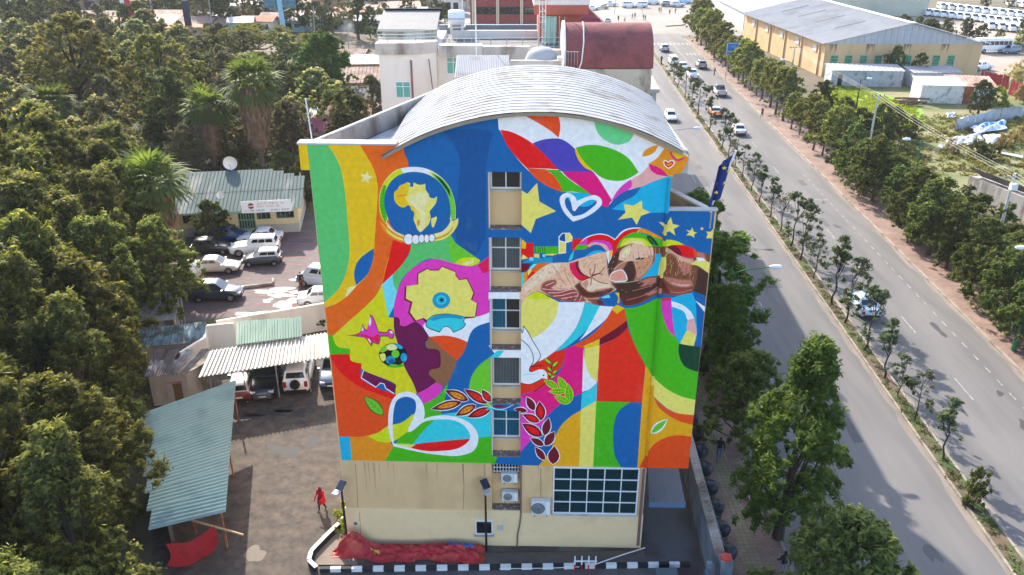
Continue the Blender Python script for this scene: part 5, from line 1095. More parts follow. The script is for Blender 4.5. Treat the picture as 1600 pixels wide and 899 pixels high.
# ================================================================== LEFT COMPOUND
mintroof = mat('faded_mint_roof', (76, 94, 93), .85, .12, .5, (126, 128, 122), .56, .12, stretch=(2.2, .4, 1), contrast=.06)
creamw = mat('cream_render', (222, 204, 160), .9, .06, 1.5)
plint = mat('grey_plinth', (176, 174, 166), .9, .12, 1.5)
HS = empty('mint_roof_house', (-22.4, 82.2, 0), R(8), 'cream bungalow with a faded mint ribbed roof and white signboard', 'house')
part('wall', creamw, HS, lambda q: q.bb(-14, 0, 0, 8, 1.0, 3.1)); part('plinth', plint, HS, lambda q: q.bb(-14.02, .02, -.04, 8, 0, 1.0))
part('gable', creamw, HS, lambda q: q.add([(0, 0, 3.1), (0, 8, 3.1), (0, 5.4, 4.9)], [(0, 1, 2)]))
NSH = 14
for i in range(NSH):
    x = -15.5 + i * (16.1 / NSH); w = 16.1 / NSH
    corrugated('roof_sheet', (x, -1.1, 2.96), (w, 0, 0), (0, 3.4, 1.02), 3, .06, mintroof, HS, 'seam')
    cut = max(0, (x - -3.6)) * .5
    corrugated('roof_sheet', (x, 2.25, 4.0), (w, 0, 0), (0, 3.9 - cut, 1.12 * (3.9 - cut) / 3.9), 3, .06, mintroof, HS, 'seam')
part('fascia', mat('mint_fascia', (120, 164, 146), .6), HS, lambda q: q.bb(-15.4, -.2, -1.14, -1.06, 2.72, 2.94))
greenf = mat('green_door_frame', (96, 140, 112), .6)
win(HS, -11.6, -10.2, 1.5, 2.75, 0, 3, 1, glassd, fr=greenf); win(HS, -9.2, -7.4, 1.5, 2.75, 0, 4, 1, glassd, fr=greenf); win(HS, -4.2, -2.8, 1.6, 2.85, 0, 3, 1, glassd, fr=greenf); win(HS, -2.2, -.4, 1.6, 2.85, 0, 4, 1, glassd, fr=greenf)
d_ = part('door', greenf, HS, lambda q: (q.bb(-6.1, -4.4, -.06, 0, .6, 2.8)))
for i in range(6): part('door_bar', dark_gap, d_, lambda q: (q.bb(-6.0 + i * .27, -5.85 + i * .27, -.075, -.06, .75, 1.5), q.bb(-6.0 + i * .27, -5.85 + i * .27, -.075, -.06, 1.7, 2.65)))
SG = empty('signboard', HS.matrix_basis @ Vector((-5.4, -1.2, 3.0)), R(8), 'long white signboard with a red round logo on the mint roof eave', 'sign')
part('board', tankw, SG, lambda q: q.slab((0, -.05, -.25), (5.0, -.05, -.25), (5.0, .15, .95), (0, .15, .95), .06))
def onb(x, y, dy=.012): return (x, -.05 + (y + .25) * .167 - dy, y)
lg = part('logo', mat('dark_red_print', (150, 50, 40), .7), SG, lambda q: q.add([onb(.95 + .3 * math.cos(a), .45 + .3 * math.sin(a)) for a in np.linspace(0, 6.283, 20)[:-1]], [tuple(range(19))]))
part('logo_band', tankw, lg, lambda q: q.add([onb(.66, .38, .016), onb(1.24, .42, .016), onb(1.24, .52, .016), onb(.66, .46, .016)], [(0, 1, 2, 3)]))
def letters(parent, mt, fpos, rows, seed=1):
    rn = random.Random(seed)
    for (x0, x1, z0, z1, n) in rows:
        w = (x1 - x0) / n
        for i in range(n):
            if i % 7 == 6: continue
            a = x0 + i * w; q = MB(); s = w * .22; k = rn.randint(0, 3)
            seg = [[(0, 0, s, 1)], [(0, 0, s, 1), (w * .55, 0, w * .55 + s, 1), (s, .8, w * .55, 1)], [(0, 0, s, 1), (s, .4, w * .55, .6), (s, .8, w * .6, 1)], [(w * .25, 0, w * .25 + s, 1), (0, .8, w * .7, 1)]][k]
            for (xa, ya, xb, yb) in seg: q.add([fpos(a + xa, z0 + (z1 - z0) * ya), fpos(a + xb, z0 + (z1 - z0) * ya), fpos(a + xb, z0 + (z1 - z0) * yb), fpos(a + xa, z0 + (z1 - z0) * yb)], [(0, 1, 2, 3)])
            q.build('letter', mt, parent)
letters(SG, mat('orange_brown_print', (190, 130, 80), .7), onb, [(1.6, 4.4, .55, .75, 17), (1.5, 3.8, .28, .45, 17)])
letters(SG, mat('dark_print', (60, 60, 64), .7), onb, [(.3, 2.3, -.12, .05, 12), (2.9, 4.8, -.12, .05, 12)], 2)
def dish(loc, r, rz, label):
    D = empty('satellite_dish', loc, rz, label, 'satellite dish')
    part('reflector', tankw, D, lambda q: q.lathe([(0, 0), (r * .5, -.05 * r * 2), (r, -.22 * r * 2)], (0, 0, r + .2), 20, axis='y')); part('mast', steel, D, lambda q: q.tube([(0, .1, 0), (0, .1, r + .2)], .05, 6)); part('feed_arm', steel, D, lambda q: q.tube([(0, -.2, .25), (0, -1.0 * r, r + .2)], .03, 5))
dish(G(362, 267, 4.9), .75, R(10), 'white satellite dish behind the ridge of the mint roof'); dish(G(345, 313, 3.9), .42, R(30), 'small white dish on the slope of the mint roof')
# carports
whtin = mat('bleached_white_tin', (178, 176, 168), .6, .06, .9, (186, 186, 176), .62, .6, stretch=(2, .4, 1))
P0, P1, P2, P3 = G(310, 590, 2.7), G(517, 558, 2.7), G(514, 520, 3.1), G(328, 549, 3.1)
P1 = P0 + (P1 - P0) * 1.12; P2 = P3 + (P2 - P3) * 1.12
CPT = empty('carport', (0, 0, 0), 0, 'long white ribbed tin carport roof beside the mural building', 'carport')
for i in range(9):
    a, b = P0.lerp(P1, i / 9), P0.lerp(P1, (i + 1) / 9); c, d = P3.lerp(P2, i / 9), P3.lerp(P2, (i + 1) / 9)
    corrugated('roof_sheet', a, b - a, c - a, 4, .11, whtin, CPT, 'rib')
for i in range(5):
    p = P0.lerp(P1, .06 + i * .22); part('post', steel, CPT, lambda q: q.tube([(p.x, p.y + .25, 0), (p.x, p.y + .25, 2.7)], .05, 6))
part('beam', steel, CPT, lambda q: q.tube([P0 + Vector((0, .25, -.1)), P1 + Vector((0, .25, -.1))], .06, 6))
minttin = mat('mint_tin', (134, 164, 146), .6, .08, 1.2, (110, 140, 124), .56, .6, stretch=(2, .4, 1))
MS = empty('mint_lean_to', (0, 0, 0), 0, 'mint green ribbed lean-to roof above the white carport', 'lean-to')
Q0, Q1, Q2, Q3 = G(369, 539, 3.3), G(472, 526, 3.3), G(471, 496, 4.0), G(370, 503, 4.0)
for i in range(6):
    a, b = Q0.lerp(Q1, i / 6), Q0.lerp(Q1, (i + 1) / 6); c = Q3.lerp(Q2, i / 6)
    corrugated('roof_sheet', a, b - a, c - a, 4, .06, minttin, MS, 'rib')
part('wall', offwhite, MS, lambda q: q.prism([(Q0.x + .2, Q0.y + .4), (Q1.x - .2, Q1.y + .4), (Q2.x - .2, Q2.y - .2), (Q3.x + .2, Q3.y - .2)], 0, 3.2))
tealtin = mat('teal_corrugated_tin', (126, 148, 144), .65, .06, .7, (108, 132, 130), .58, .4)
TL = empty('teal_shed_roof', (0, 0, 0), 0, 'large teal corrugated shed roof beside the yard', 'shed')
T0, T1, T2, T3 = G(232, 829, 2.7), G(353, 800, 2.7), G(369, 594, 3.3), G(215, 652, 3.3)
for i in range(7):
    a, b = T1.lerp(T2, i / 7), T1.lerp(T2, (i + 1) / 7); c = T0.lerp(T3, i / 7)
    corrugated('roof_sheet', a, b - a, c - a, 6, .12, tealtin, TL, 'wave')
for p in (T1, T2, T1.lerp(T2, .5)): part('post', rust, TL, lambda q: q.tube([(p.x - .4, p.y + .3, 0), (p.x - .4, p.y + .3, 2.75)], .06, 6))
part('back_wall', mat('shed_back_wall', (120, 100, 86), .9), TL, lambda q: q.prism([(T0.x + .6, T0.y + .8), (T0.x + .8, T0.y + .8), (T3.x + .9, T3.y - .5), (T3.x + .7, T3.y - .5)], 0, 2.6))
part('beam', mat('pale_timber', (190, 150, 110), .8), TL, lambda q: q.tube([G(300, 813, 2.2), G(380, 836, 1.7)], .06, 6)); part('timber_frame', rust, TL, lambda q: q.tube([G(300, 813, 2.2), G(306, 832, .1)], .06, 6))
# compound walls
def wall_run(name, pts, h, t, mt, label):
    r = empty(name, (0, 0, 0), 0, label, 'wall')
    for a, b in zip(pts[:-1], pts[1:]):
        d = (b - a); n = Vector((-d.y, d.x, 0)).normalized() * t
        part('wall_panel', mt, r, lambda q: q.prism([(a.x, a.y), (b.x, b.y), (b.x + n.x, b.y + n.y), (a.x + n.x, a.y + n.y)], 0, h))
    return r
wall_run('compound_wall', [G(292, 600), G(330, 575), G(331, 556), G(372, 552)], 2.6, .2, offwhite, 'stained white compound wall left of the carport')
wall_run('car_park_wall', [G(345, 545), G(520, 514)], 2.4, .2, offwhite, 'white boundary wall below the car park')
wall_run('low_kerb_wall', [G(374, 452), G(428, 446), G(428, 438)], .25, .15, conc, 'low kerb wall in the middle of the car park')
dk_tin = mat('dark_mossy_tin', (86, 76, 76), .8, .25, 2, (120, 132, 138), .56, .7)
mossy = mat('blue_grey_mossy_roof', (104, 128, 132), .8, .25, 3, (70, 72, 66), .52, 1.2)
def roofbox(name, pts, zlo, zhi, mt, label, n=4, cat='shed', wallm=None):
    r = empty(name, (0, 0, 0), 0, label, cat); a, b, c, d = G(*pts[0], zlo), G(*pts[1], zlo), G(*pts[2], zhi), G(*pts[3], zhi)
    for i in range(n):
        x, y, z = a.lerp(b, i / n), a.lerp(b, (i + 1) / n), d.lerp(c, i / n); corrugated('roof_sheet', x, y - x, z - x, 4, .05, mt, r)
    k = .12; cen = (a + b + c + d) / 4
    P = [(p.lerp(cen, k).x, p.lerp(cen, k).y) for p in (a, b, c, d)]
    part('wall', wallm or conc, r, lambda q: q.prism(P, 0, zlo - .1)); return r
roofbox('dark_roof_shed', [(225, 590), (292, 584), (338, 545), (240, 548)], 2.4, 3.0, dk_tin, 'dark rusted tin shed left of the white compound wall')
roofbox('pink_roof_shed', [(244, 600), (284, 599), (289, 575), (258, 577)], 1.7, 2.1, mat('faded_pink_tin', (190, 110, 116), .7, .1, 1.5, (150, 90, 96), .56, .8), 'small shed with a faded pink tin roof', 3, wallm=mat('ochre_wall', (118, 88, 52), .9))
roofbox('mossy_roof_shed', [(205, 545), (318, 534), (322, 502), (215, 515)], 2.4, 2.9, mossy, 'shed with a mossy blue grey roof strewn with leaves', 5)
roofbox('white_sheet_shed', [(205, 506), (274, 500), (276, 456), (232, 462)], 2.3, 2.7, tarpb if False else wsheet, 'shed covered with bright white sheeting among the trees', 4)
tag(part('white_board', tankw, None, lambda q: q.slab(G(243, 462, 2.8), G(270, 458, 2.8), G(266, 434, 3.4), G(238, 440, 3.4), .06)), 'white board propped on a rack behind the white sheet shed', 'board')
W2 = empty('water_tank', G(299, 452, 0), R(80), 'weathered cream barrel water tank beside the dark blue car', 'water tank')
part('tank', mat('weathered_cream_tank', (206, 200, 186), .6, .15, 2, (170, 160, 146), .58, 1.0), W2, lambda q: q.lathe([(0, -1.1), (.7, -1.06), (.9, -.9), (.92, 0), (.9, .9), (.7, 1.06), (0, 1.1)], (0, 0, 1.7), 20, axis='x'))
part('band', mat('blue_band2', (70, 100, 140), .5), W2, lambda q: q.lathe([(.935, -.04), (.935, .04)], (0, 0, 1.7), 20, axis='x')); part('stand', conc, W2, lambda q: q.bb(-.8, .8, -.5, .5, 0, .9))
tag(part('steel_gate_post', steel, None, lambda q: (q.tube([G(285, 508), G(285, 508) + Vector((0, 0, 3.4))], .07, 6), q.tube([G(290, 508), G(290, 508) + Vector((0, 0, 3.2))], .07, 6))), 'pair of grey steel posts beside the white sheet shed', 'posts')
tag(part('white_crate', tankw, None, lambda q: q.box(tuple(G(471, 492, .4)), (1.7, 1.0, .8), R(6))), 'white box on the car park edge above the mint roof', 'box')
# sagging red tarpaulin below the teal roof
rtarp = mat('red_tarpaulin', (188, 26, 34), .6, .12, 2.0, (150, 20, 30), .56, .8, bump=.8, bscale=4)
q = MB(); a, b = G(337, 822, 1.9), G(262, 850, 1.2); n = 16
for i in range(n + 1):
    for j in range(7):
        t = i / n; p = a.lerp(b, t); v = j / 6
        q.v.append((p.x + .25 * math.sin(v * 3) - .1 * v, p.y - .2 - .5 * v * (1 - .4 * t), p.z + .15 - 1.25 * v - .35 * math.sin(math.pi * t) + .05 * math.sin(9 * t + 5 * v)))
for i in range(n):
    for j in range(6): q.f.append((i * 7 + j, (i + 1) * 7 + j, (i + 1) * 7 + j + 1, i * 7 + j + 1)); q.m.append(0); q.sm.append(True)
tag(q.build('hanging_tarpaulin', rtarp, sharp=180), 'red tarpaulin slung under the end of the teal roof', 'tarpaulin')
# ================================================================== VEHICLES
tyre = mat('tyre_rubber', (24, 24, 25), .9, .1); rimm = mat('wheel_rim', (150, 152, 156), .35, .1, metal=.6); carglass = mat('car_glass', (.012, .018, .022), .05, .2, 1, spec=.8)
lampw = mat('headlamp', (210, 214, 216), .2, .05); lampr = mat('tail_lamp', (150, 14, 18), .3, .05); platem = mat('number_plate', (220, 218, 206), .5); blackp = mat('black_plastic', (28, 28, 30), .6); chrome = mat('chrome', (190, 192, 194), .2, .05, metal=.7)
def carpaint(rgb):
    m_ = mat('car_paint_%d_%d_%d' % rgb, rgb, .28, .04, 1.5, spec=.6)
    if not m_.node_tree.nodes['Principled BSDF'].inputs['Coat Weight'].default_value: m_.node_tree.nodes['Principled BSDF'].inputs['Coat Weight'].default_value = .5
    return m_
# per kind: length, width, height, wheel radius, wheel x front/rear, hood height, deck height, cabin base (rear, front), cabin roof (rear, front)
KIND = {'sedan': (4.5, 1.72, 1.45, .31, 1.35, -1.35, .88, .92, -1.65, 1.05, -.95, .25), 'hatch': (3.7, 1.6, 1.5, .28, 1.2, -1.2, .9, 1.0, -1.75, .95, -1.5, .2), 'suv': (4.75, 1.86, 1.85, .38, 1.45, -1.4, 1.12, 1.15, -2.25, .85, -2.0, .3),
        'crossover': (4.4, 1.82, 1.68, .35, 1.35, -1.35, 1.02, 1.08, -2.0, 1.0, -1.6, .25), 'pickup': (5.2, 1.84, 1.78, .38, 1.6, -1.55, 1.1, 1.0, -.75, 1.05, -.55, .45), 'van': (4.7, 1.7, 1.95, .32, 1.5, -1.3, 1.05, 1.1, -2.25, 1.75, -2.15, 1.1)}
def car(kind, rgb, loc, head, label, rack=False, spare=False, roof=None, grille=False):
    L, W, Hh, wr, wf, wb, hz, dz, cr0, cf0, cr1, cf1 = KIND[kind]; w = W / 2; pm = carpaint(rgb)
    r = empty('parked_car' if kind not in ('pickup', 'van') else ('pickup_truck' if kind == 'pickup' else 'minibus'), loc, head, label, {'suv': 'car', 'pickup': 'pickup', 'van': 'minibus'}.get(kind, 'car'))
    st = [(-L / 2, .80, .42, dz - .14), (-L / 2 + .1, .92, .28, dz), (-L / 2 + .55, 1, .24, dz), (wb, 1, .24, dz + .02), (cr0 + .2, 1, .24, dz + .03), (0, 1, .24, (hz + dz) / 2 + .05), (cf0 - .1, 1, .24, hz + .03), (wf, .99, .24, hz - .03), (L / 2 - .4, .95, .25, hz - .12), (L / 2 - .1, .86, .3, hz - .22), (L / 2, .7, .42, hz - .34)]
    b = MB(); n = 12
    for (x, k, z0, z1) in st:
        a = w * k; zm = z0 + (z1 - z0) * .45
        for (yy, zz) in ((-a * .85, z0), (-a, z0 + .12), (-a * 1.01, zm), (-a * .99, z1 - .14), (-a * .94, z1 - .04), (-a * .8, z1), (a * .8, z1), (a * .94, z1 - .04), (a * .99, z1 - .14), (a * 1.01, zm), (a, z0 + .12), (a * .85, z0)): b.v.append((x, yy, zz))
    for i in range(len(st) - 1):
        for j in range(n): b.f.append((i * n + j, (i + 1) * n + j, (i + 1) * n + (j + 1) % n, i * n + (j + 1) % n)[::-1]); b.m.append(0); b.sm.append(True)
    b.f.append(tuple(range(n))[::-1]); b.m.append(0); b.sm.append(False); b.f.append(tuple((len(st) - 1) * n + j for j in range(n))); b.m.append(0); b.sm.append(False)
    b.build('body', pm, r, sharp=50)
    # cabin
    bz = min(hz, dz) - .02; rw, bw = w * .74, w * .93; c = MB(); rz_ = Hh
    base = [(cr0, -bw, bz), (cf0, -bw * .97, bz), (cf0, bw * .97, bz), (cr0, bw, bz)]; mid = [(cr1, -rw, rz_ - .06), (cf1, -rw, rz_ - .06), (cf1, rw, rz_ - .06), (cr1, rw, rz_ - .06)]
    top = [(cr1 + .12, -rw * .86, rz_), (cf1 - .12, -rw * .86, rz_), (cf1 - .12, rw * .86, rz_), (cr1 + .12, rw * .86, rz_)]
    c.add(base + mid + top, [(0, 1, 5, 4), (1, 2, 6, 5), (2, 3, 7, 6), (3, 0, 4, 7), (4, 5, 9, 8), (5, 6, 10, 9), (6, 7, 11, 10), (7, 4, 8, 11), (8, 9, 10, 11)], 0, True)
    c.build('cabin', carpaint(roof) if roof else pm, r, sharp=30)
    def pane(name, A, B, C_, D_, ins=(.06, .1, .12, .1), off=.008, mt=carglass):
        A, B, C_, D_ = map(Vector, (A, B, C_, D_)); nn = (B - A).cross(D_ - A).normalized()
        f = lambda u, v: A.lerp(B, u).lerp(D_.lerp(C_, u), v) + nn * off
        q = MB(); q.add([f(ins[0], ins[1] + .14), f(1 - ins[2], ins[1] + .14), f(1 - ins[2], 1 - ins[3]), f(ins[0], 1 - ins[3])], [(0, 1, 2, 3)]); return q.build(name, mt, r)
    pane('windscreen', base[1], base[2], mid[2], mid[1], (.05, .12, .05, .06)); pane('rear_window', base[3], base[0], mid[0], mid[3], (.09, .2, .09, .1))
    for sgn in (0, 1):
        A, B, C_, D_ = (base[0], base[1], mid[1], mid[0]) if sgn == 0 else (base[2], base[3], mid[3], mid[2])
        cuts = ((.12, .44), (.47, .80)) if kind in ('sedan', 'hatch') else (((.08, .34), (.37, .6), (.63, .84)) if kind in ('suv', 'crossover', 'van') else ((.1, .45), (.5, .82)))
        for u0, u1 in cuts:
            if sgn: u0, u1 = 1 - u1, 1 - u0
            pane('side_window', A, B, C_, D_, (u0, .3, 1 - u1, .1))
    for x in (wf, wb):
        for sgn in (-1, 1):
            t = MB(); y = sgn * (w - .1); t.lathe([(wr * .62, -.11), (wr * .95, -.11), (wr, -.06), (wr, .06), (wr * .95, .11), (wr * .62, .11)], (x, y, wr), 18, axis='y'); wo = t.build('wheel', tyre, r)
            q = MB(); yo = y + sgn * .1
            q.lathe([(0, 0), (wr * .62, 0)] if sgn < 0 else [(wr * .62, 0), (0, 0)], (x, yo, wr), 14, axis='y'); q.build('rim', rimm, wo)
            q = MB()
            for k in range(12):
                a0_, a1_ = math.pi * k / 12, math.pi * (k + 1) / 12; yy = sgn * (w * 1.012)
                P = [(x + rr * math.cos(a), yy, wr + rr * math.sin(a)) for a in (a0_, a1_) for rr in (wr * 1.02, wr * 1.2)]
                q.add(P, [(0, 1, 3, 2)])
            q.build('wheel_arch', blackp, r)
    for sgn in (-1, 1):
        q = MB(); q.box((L / 2 - .13, sgn * w * .66, hz - .3), (.22, w * .36, .15)); q.build('headlight', lampw, r); q = MB(); q.box((-L / 2 + .05, sgn * w * .78, dz - .22), (.14, w * .24, .22 if kind != 'suv' else .4)); q.build('tail_light', lampr, r)
        q = MB(); q.box((cf0 - .25, sgn * (w + .09), bz + .12), (.12, .18, .12)); q.build('mirror', pm, r)
    q = MB(); q.box((L / 2 + .005, 0, .52), (.03, .5, .12)); q.build('number_plate', platem, r); q = MB(); q.box((-L / 2 - .005, 0, .62), (.03, .5, .12)); q.build('number_plate', platem, r)
    q = MB(); q.box((L / 2 - .02, 0, hz - .36), (.06, w * .8, .12)); q.build('grille', chrome if grille else blackp, r); q = MB(); q.box((L / 2 - .06, 0, .38), (.16, w * 1.5, .16)); q.build('bumper', blackp, r); q = MB(); q.box((-L / 2 + .05, 0, .42), (.16, w * 1.6, .18)); q.build('bumper', blackp, r)
    if grille:
        for k in range(3): q = MB(); q.box((L / 2 + .03, 0, .42 + k * .14), (.04, w * 1.3, .04)); q.build('grille_bar', chrome, r)
    if rack:
        for sgn in (-1, 1): q = MB(); q.tube([(cr1 + .2, sgn * rw * .9, rz_ + .06), (cf1 - .2, sgn * rw * .9, rz_ + .06)], .03, 5); q.build('roof_rail', blackp, r)
    if spare: q = MB(); q.lathe([(0, -.12), (.34, -.12), (.36, 0), (.34, .1), (0, .1)], (-L / 2 - .12, 0, 1.0), 18, axis='x'); q.build('spare_wheel', blackp, r)
    if kind == 'pickup':
        q = MB(); q.bb(-L / 2 + .12, cr0 - .12, -w * .8, w * .8, dz - .0, dz + .012); q.build('cargo_bed', blackp, r)
        for sgn in (-1, 1): q = MB(); q.bb(-L / 2 + .05, cr0, sgn * w * .9 - .05, sgn * w * .9 + .05, dz - .02, dz + .14); q.build('bed_side', pm, r)
    return r
def at(px, py, z=.012): p = G(px, py); return (p.x, p.y, z)
E_ = R(0)
# car park (headings in the world: 0 faces right)
car('crossover', (34, 44, 60), at(340, 466), R(4), 'dark blue crossover parked beside the cream water tank', rack=True)
car('sedan', (196, 186, 172), at(338, 424), R(5), 'beige silver saloon behind the dark blue crossover')
car('hatch', (70, 72, 78), at(411, 412), R(186), 'dark grey hatchback in the middle of the car park', roof=(206, 206, 208))
car('suv', (226, 226, 224), at(400, 396), R(186), 'white off-road car behind the grey hatchback', rack=True)
car('sedan', (208, 212, 216), at(408, 378), R(184), 'silver estate car nearest the bungalow')
car('hatch', (16, 52, 104), at(360, 376), R(8), 'bright blue small car under the bushy tree')
car('hatch', (40, 40, 44), at(332, 394), R(5), 'black small car half hidden by shrubs')
car('van', (190, 194, 198), at(505, 446), R(165), 'silver van nosing out from behind the mural wall')
car('sedan', (228, 228, 228), at(508, 474), R(5), 'white saloon at the left edge of the mural wall')
# under the carport
car('suv', (18, 24, 36), at(418, 602), R(-82), 'dark off-road car with chrome grille under the carport', grille=True)
car('suv', (232, 232, 230), at(470, 592), R(96), 'white off-road car with a rear spare wheel under the carport', spare=True)
car('crossover', (90, 112, 140), at(524, 588), R(-86), 'blue grey car under the right end of the carport')
car('hatch', (120, 40, 44), at(380, 612), R(100), 'red and silver small car at the left end of the carport', roof=(190, 190, 190))
# avenue (RA is the direction of travel)
RA = R(88)
def on_road(xr, y): return (RX(xr, y), y, .014)
car('hatch', (222, 226, 230), on_road(20.6, G(1053, 188).y), R(-92), 'white small car coming towards the camera on the near carriageway')
car('pickup', (186, 178, 176), on_road(32.0, G(1121, 148).y), RA, 'silver and black pickup driving away with a dark load bed', roof=(40, 40, 44))
car('pickup', (228, 228, 228), on_road(29.6, G(1091, 122).y), RA, 'white pickup driving away behind the median saplings')
car('sedan', (216, 216, 214), on_road(29.2, G(1086, 108).y), RA, 'white saloon just ahead of the white pickup')
car('crossover', (150, 140, 140), on_road(33.2, G(1108, 106).y), RA, 'grey crossover driving away near the far pavement')
car('van', (224, 224, 222), on_road(27.9, G(1058, 101).y), RA, 'white minibus driving away beside the first saplings')
car('crossover', (170, 170, 176), on_road(28.3, G(1030, 80).y), RA, 'silver car farthest along the avenue')
car('sedan', (226, 120, 30), on_road(28.3, G(1110, 180).y), RA, 'orange taxi with a pale roof behind the median saplings', roof=(196, 204, 216))
car('sedan', (214, 214, 210), on_road(29.6, G(1163, 208).y), RA, 'silver saloon half hidden by a median sapling')
car('sedan', (176, 196, 214), on_road(27.7, G(1350, 483).y), RA, 'pale blue saloon behind the nearer median saplings')
for i, (px, py, c, k) in enumerate(((1128, 440, (40, 60, 90), 'hatch'), (1132, 492, (222, 222, 222), 'sedan'), (1136, 536, (226, 226, 226), 'van'), (1196, 628, (200, 206, 214), 'sedan'))):
    y = G(px, py).y; car(k, c, on_road(14.9, y), R(-92), ['dark blue', 'white', 'tall white', 'silver'][i] + ' car parked under the near street trees')
# far square traffic
for i, (px, py, c, k, hd) in enumerate(((925, 16, (226, 226, 226), 'sedan', 20), (940, 14, (196, 176, 156), 'sedan', 190), (953, 10, (222, 222, 222), 'pickup', 170), (982, 12, (230, 230, 230), 'van', 10), (1000, 12, (226, 226, 226), 'van', 185), (1020, 7, (220, 220, 220), 'van', 10), (1043, 10, (150, 150, 154), 'suv', 8), (1058, 11, (206, 206, 206), 'suv', 12), (1068, 6, (150, 190, 214), 'van', 10), (950, 36, (190, 196, 202), 'hatch', 80), (1080, 4, (226, 226, 226), 'van', 20))):
    car(k, c, at(px, py, .01), R(hd), f'{"pale" if c[0] > 200 else "grey"} {k if k != "suv" else "off-road car"} on the sunlit square, {ORD[i]} in the far traffic')
car('pickup', (226, 228, 230), at(1531, 110, .03), R(200), 'white pickup parked right of the warehouse corner')
car('suv', (96, 110, 124), at(1577, 84, .03), R(190), 'dark pickup beside the white bus')
# bus
BU = empty('bus', at(1548, 82, .02), R(8), 'white coach parked in the depot yard', 'bus'); busw = carpaint((232, 232, 230))
q = MB(); q.box((0, 0, 1.75), (8.6, 2.3, 2.6)); q.build('body', busw, BU, bevel=.18); q = MB(); q.box((0, 0, 3.14), (7.6, 1.9, .16)); q.build('roof', busw, BU, bevel=.06)
for sgn in (-1, 1):
    for i in range(6): q = MB(); q.box((-3.3 + i * 1.15, sgn * 1.16, 2.2), (1.02, .02, .85)); q.build('side_window', carglass, BU)
    for x in (-2.6, 2.7):
        q = MB(); q.lathe([(.2, -.14), (.48, -.14), (.5, 0), (.48, .14), (.2, .14)], (x, sgn * 1.05, .5), 16, axis='y'); wo = q.build('wheel', tyre, BU); q = MB(); q.lathe([(0, 0), (.26, 0)] if sgn < 0 else [(.26, 0), (0, 0)], (x, sgn * 1.2, .5), 12, axis='y'); q.build('rim', rimm, wo)
q = MB(); q.box((4.31, 0, 2.15), (.03, 2.0, 1.1)); q.build('windscreen', carglass, BU); q = MB(); q.box((3.5, -1.165, 1.6), (.8, .02, 2.0)); q.build('door', carglass, BU)
for sgn in (-1, 1): q = MB(); q.box((4.31, sgn * .85, .95), (.04, .3, .2)); q.build('headlight', lampw, BU)
q = MB(); q.box((-.3, 0, 3.9), (8.6, 2.2, .1)); 
# rows of stored minibuses in the depot: one small model, copied
def simple_bus():
    r = empty('stored_minibus', (0, 0, 0), 0, 'x', 'minibus', 'minibuses stored in the depot rows')
    b = MB(); st = [(-2.3, .8, .5, 1.5), (-2.25, .84, .4, 2.0), (1.2, .84, .4, 2.05), (1.9, .82, .4, 1.45), (2.35, .76, .42, 1.15), (2.4, .7, .5, .9)]
    for (x, w_, z0, z1) in st:
        for (yy, zz) in ((-w_, z0), (-w_, z1 - .3), (-w_ * .85, z1), (w_ * .85, z1), (w_, z1 - .3), (w_, z0)): b.v.append((x, yy, zz))
    for i in range(len(st) - 1):
        for j in range(6): b.f.append((i * 6 + j, (i + 1) * 6 + j, (i + 1) * 6 + (j + 1) % 6, i * 6 + (j + 1) % 6)[::-1]); b.m.append(0); b.sm.append(False)
    b.f.append(tuple(range(6))[::-1]); b.m.append(0); b.sm.append(False); b.f.append(tuple(30 + j for j in range(6))); b.m.append(0); b.sm.append(False)
    b.build('body', busw, r)
    q = MB(); q.add([(1.26, -.66, 2.0), (1.26, .66, 2.0), (1.9, .7, 1.5), (1.9, -.7, 1.5)], [(0, 3, 2, 1)]); q.v = [(x + .02, y, z + .03) for x, y, z in q.v]; q.build('windscreen', carglass, r)
    for sgn in (-1, 1): q = MB(); q.box((-.5, sgn * .85, 1.4), (3.0, .02, .45)); q.build('side_window', carglass, r)
    for x in (-1.4, 1.5):
        for sgn in (-1, 1): q = MB(); q.lathe([(0, -.1), (.3, -.1), (.3, .1), (0, .1)], (x, sgn * .78, .3), 10, axis='y'); q.build('wheel', tyre, r)
    return r
sb = simple_bus(); first = True
for ri, ((ax, ay), (bx, by), n) in enumerate((((1422, 22), (1592, 41), 15), ((1470, 15), (1640, 33), 14), ((1545, 46), (1640, 56), 7), ((1578, 10), (1650, 18), 5))):
    for i in range(n):
        t = i / (n - 1); p = G(ax + (bx - ax) * t, ay + (by - ay) * t)
        o = sb if first else tree_copy(sb); first = False
        o.location = (p.x, p.y, .02); o.rotation_euler = (0, 0, R(-100 + (i * 37 % 7)))
        o['label'] = f'white minibus in the {["nearest long", "second long", "short right", "farthest"][ri]} depot row, {ORD[i]} from the left'
# motorcycle
MC = empty('motorcycle', at(1033, 101), RA, 'red motorcycle with a rider at the start of the median', 'motorcycle'); redp = carpaint((190, 30, 36))
for x in (-.62, .65): q = MB(); q.lathe([(.2, -.05), (.3, -.05), (.32, 0), (.3, .05), (.2, .05)], (x, 0, .32), 14, axis='y'); q.build('wheel', tyre, MC)
q = MB(); q.box((.12, 0, .8), (.5, .28, .26)); q.build('fuel_tank', redp, MC, bevel=.06); q = MB(); q.box((-.38, 0, .78), (.66, .26, .12)); q.build('seat', blackp, MC, bevel=.04); q = MB(); q.tube([(.4, 0, 1.0), (.65, 0, .32)], .04, 6); q.build('fork', rimm, MC); q = MB(); q.tube([(.38, -.35, 1.08), (.42, 0, 1.02), (.38, .35, 1.08)], .02, 5); q.build('handlebar', blackp, MC); q = MB(); q.box((0, 0, .45), (.45, .25, .3)); q.build('engine', rimm, MC); q = MB(); q.box((-.75, 0, .72), (.3, .22, .06)); q.build('mudguard', redp, MC)
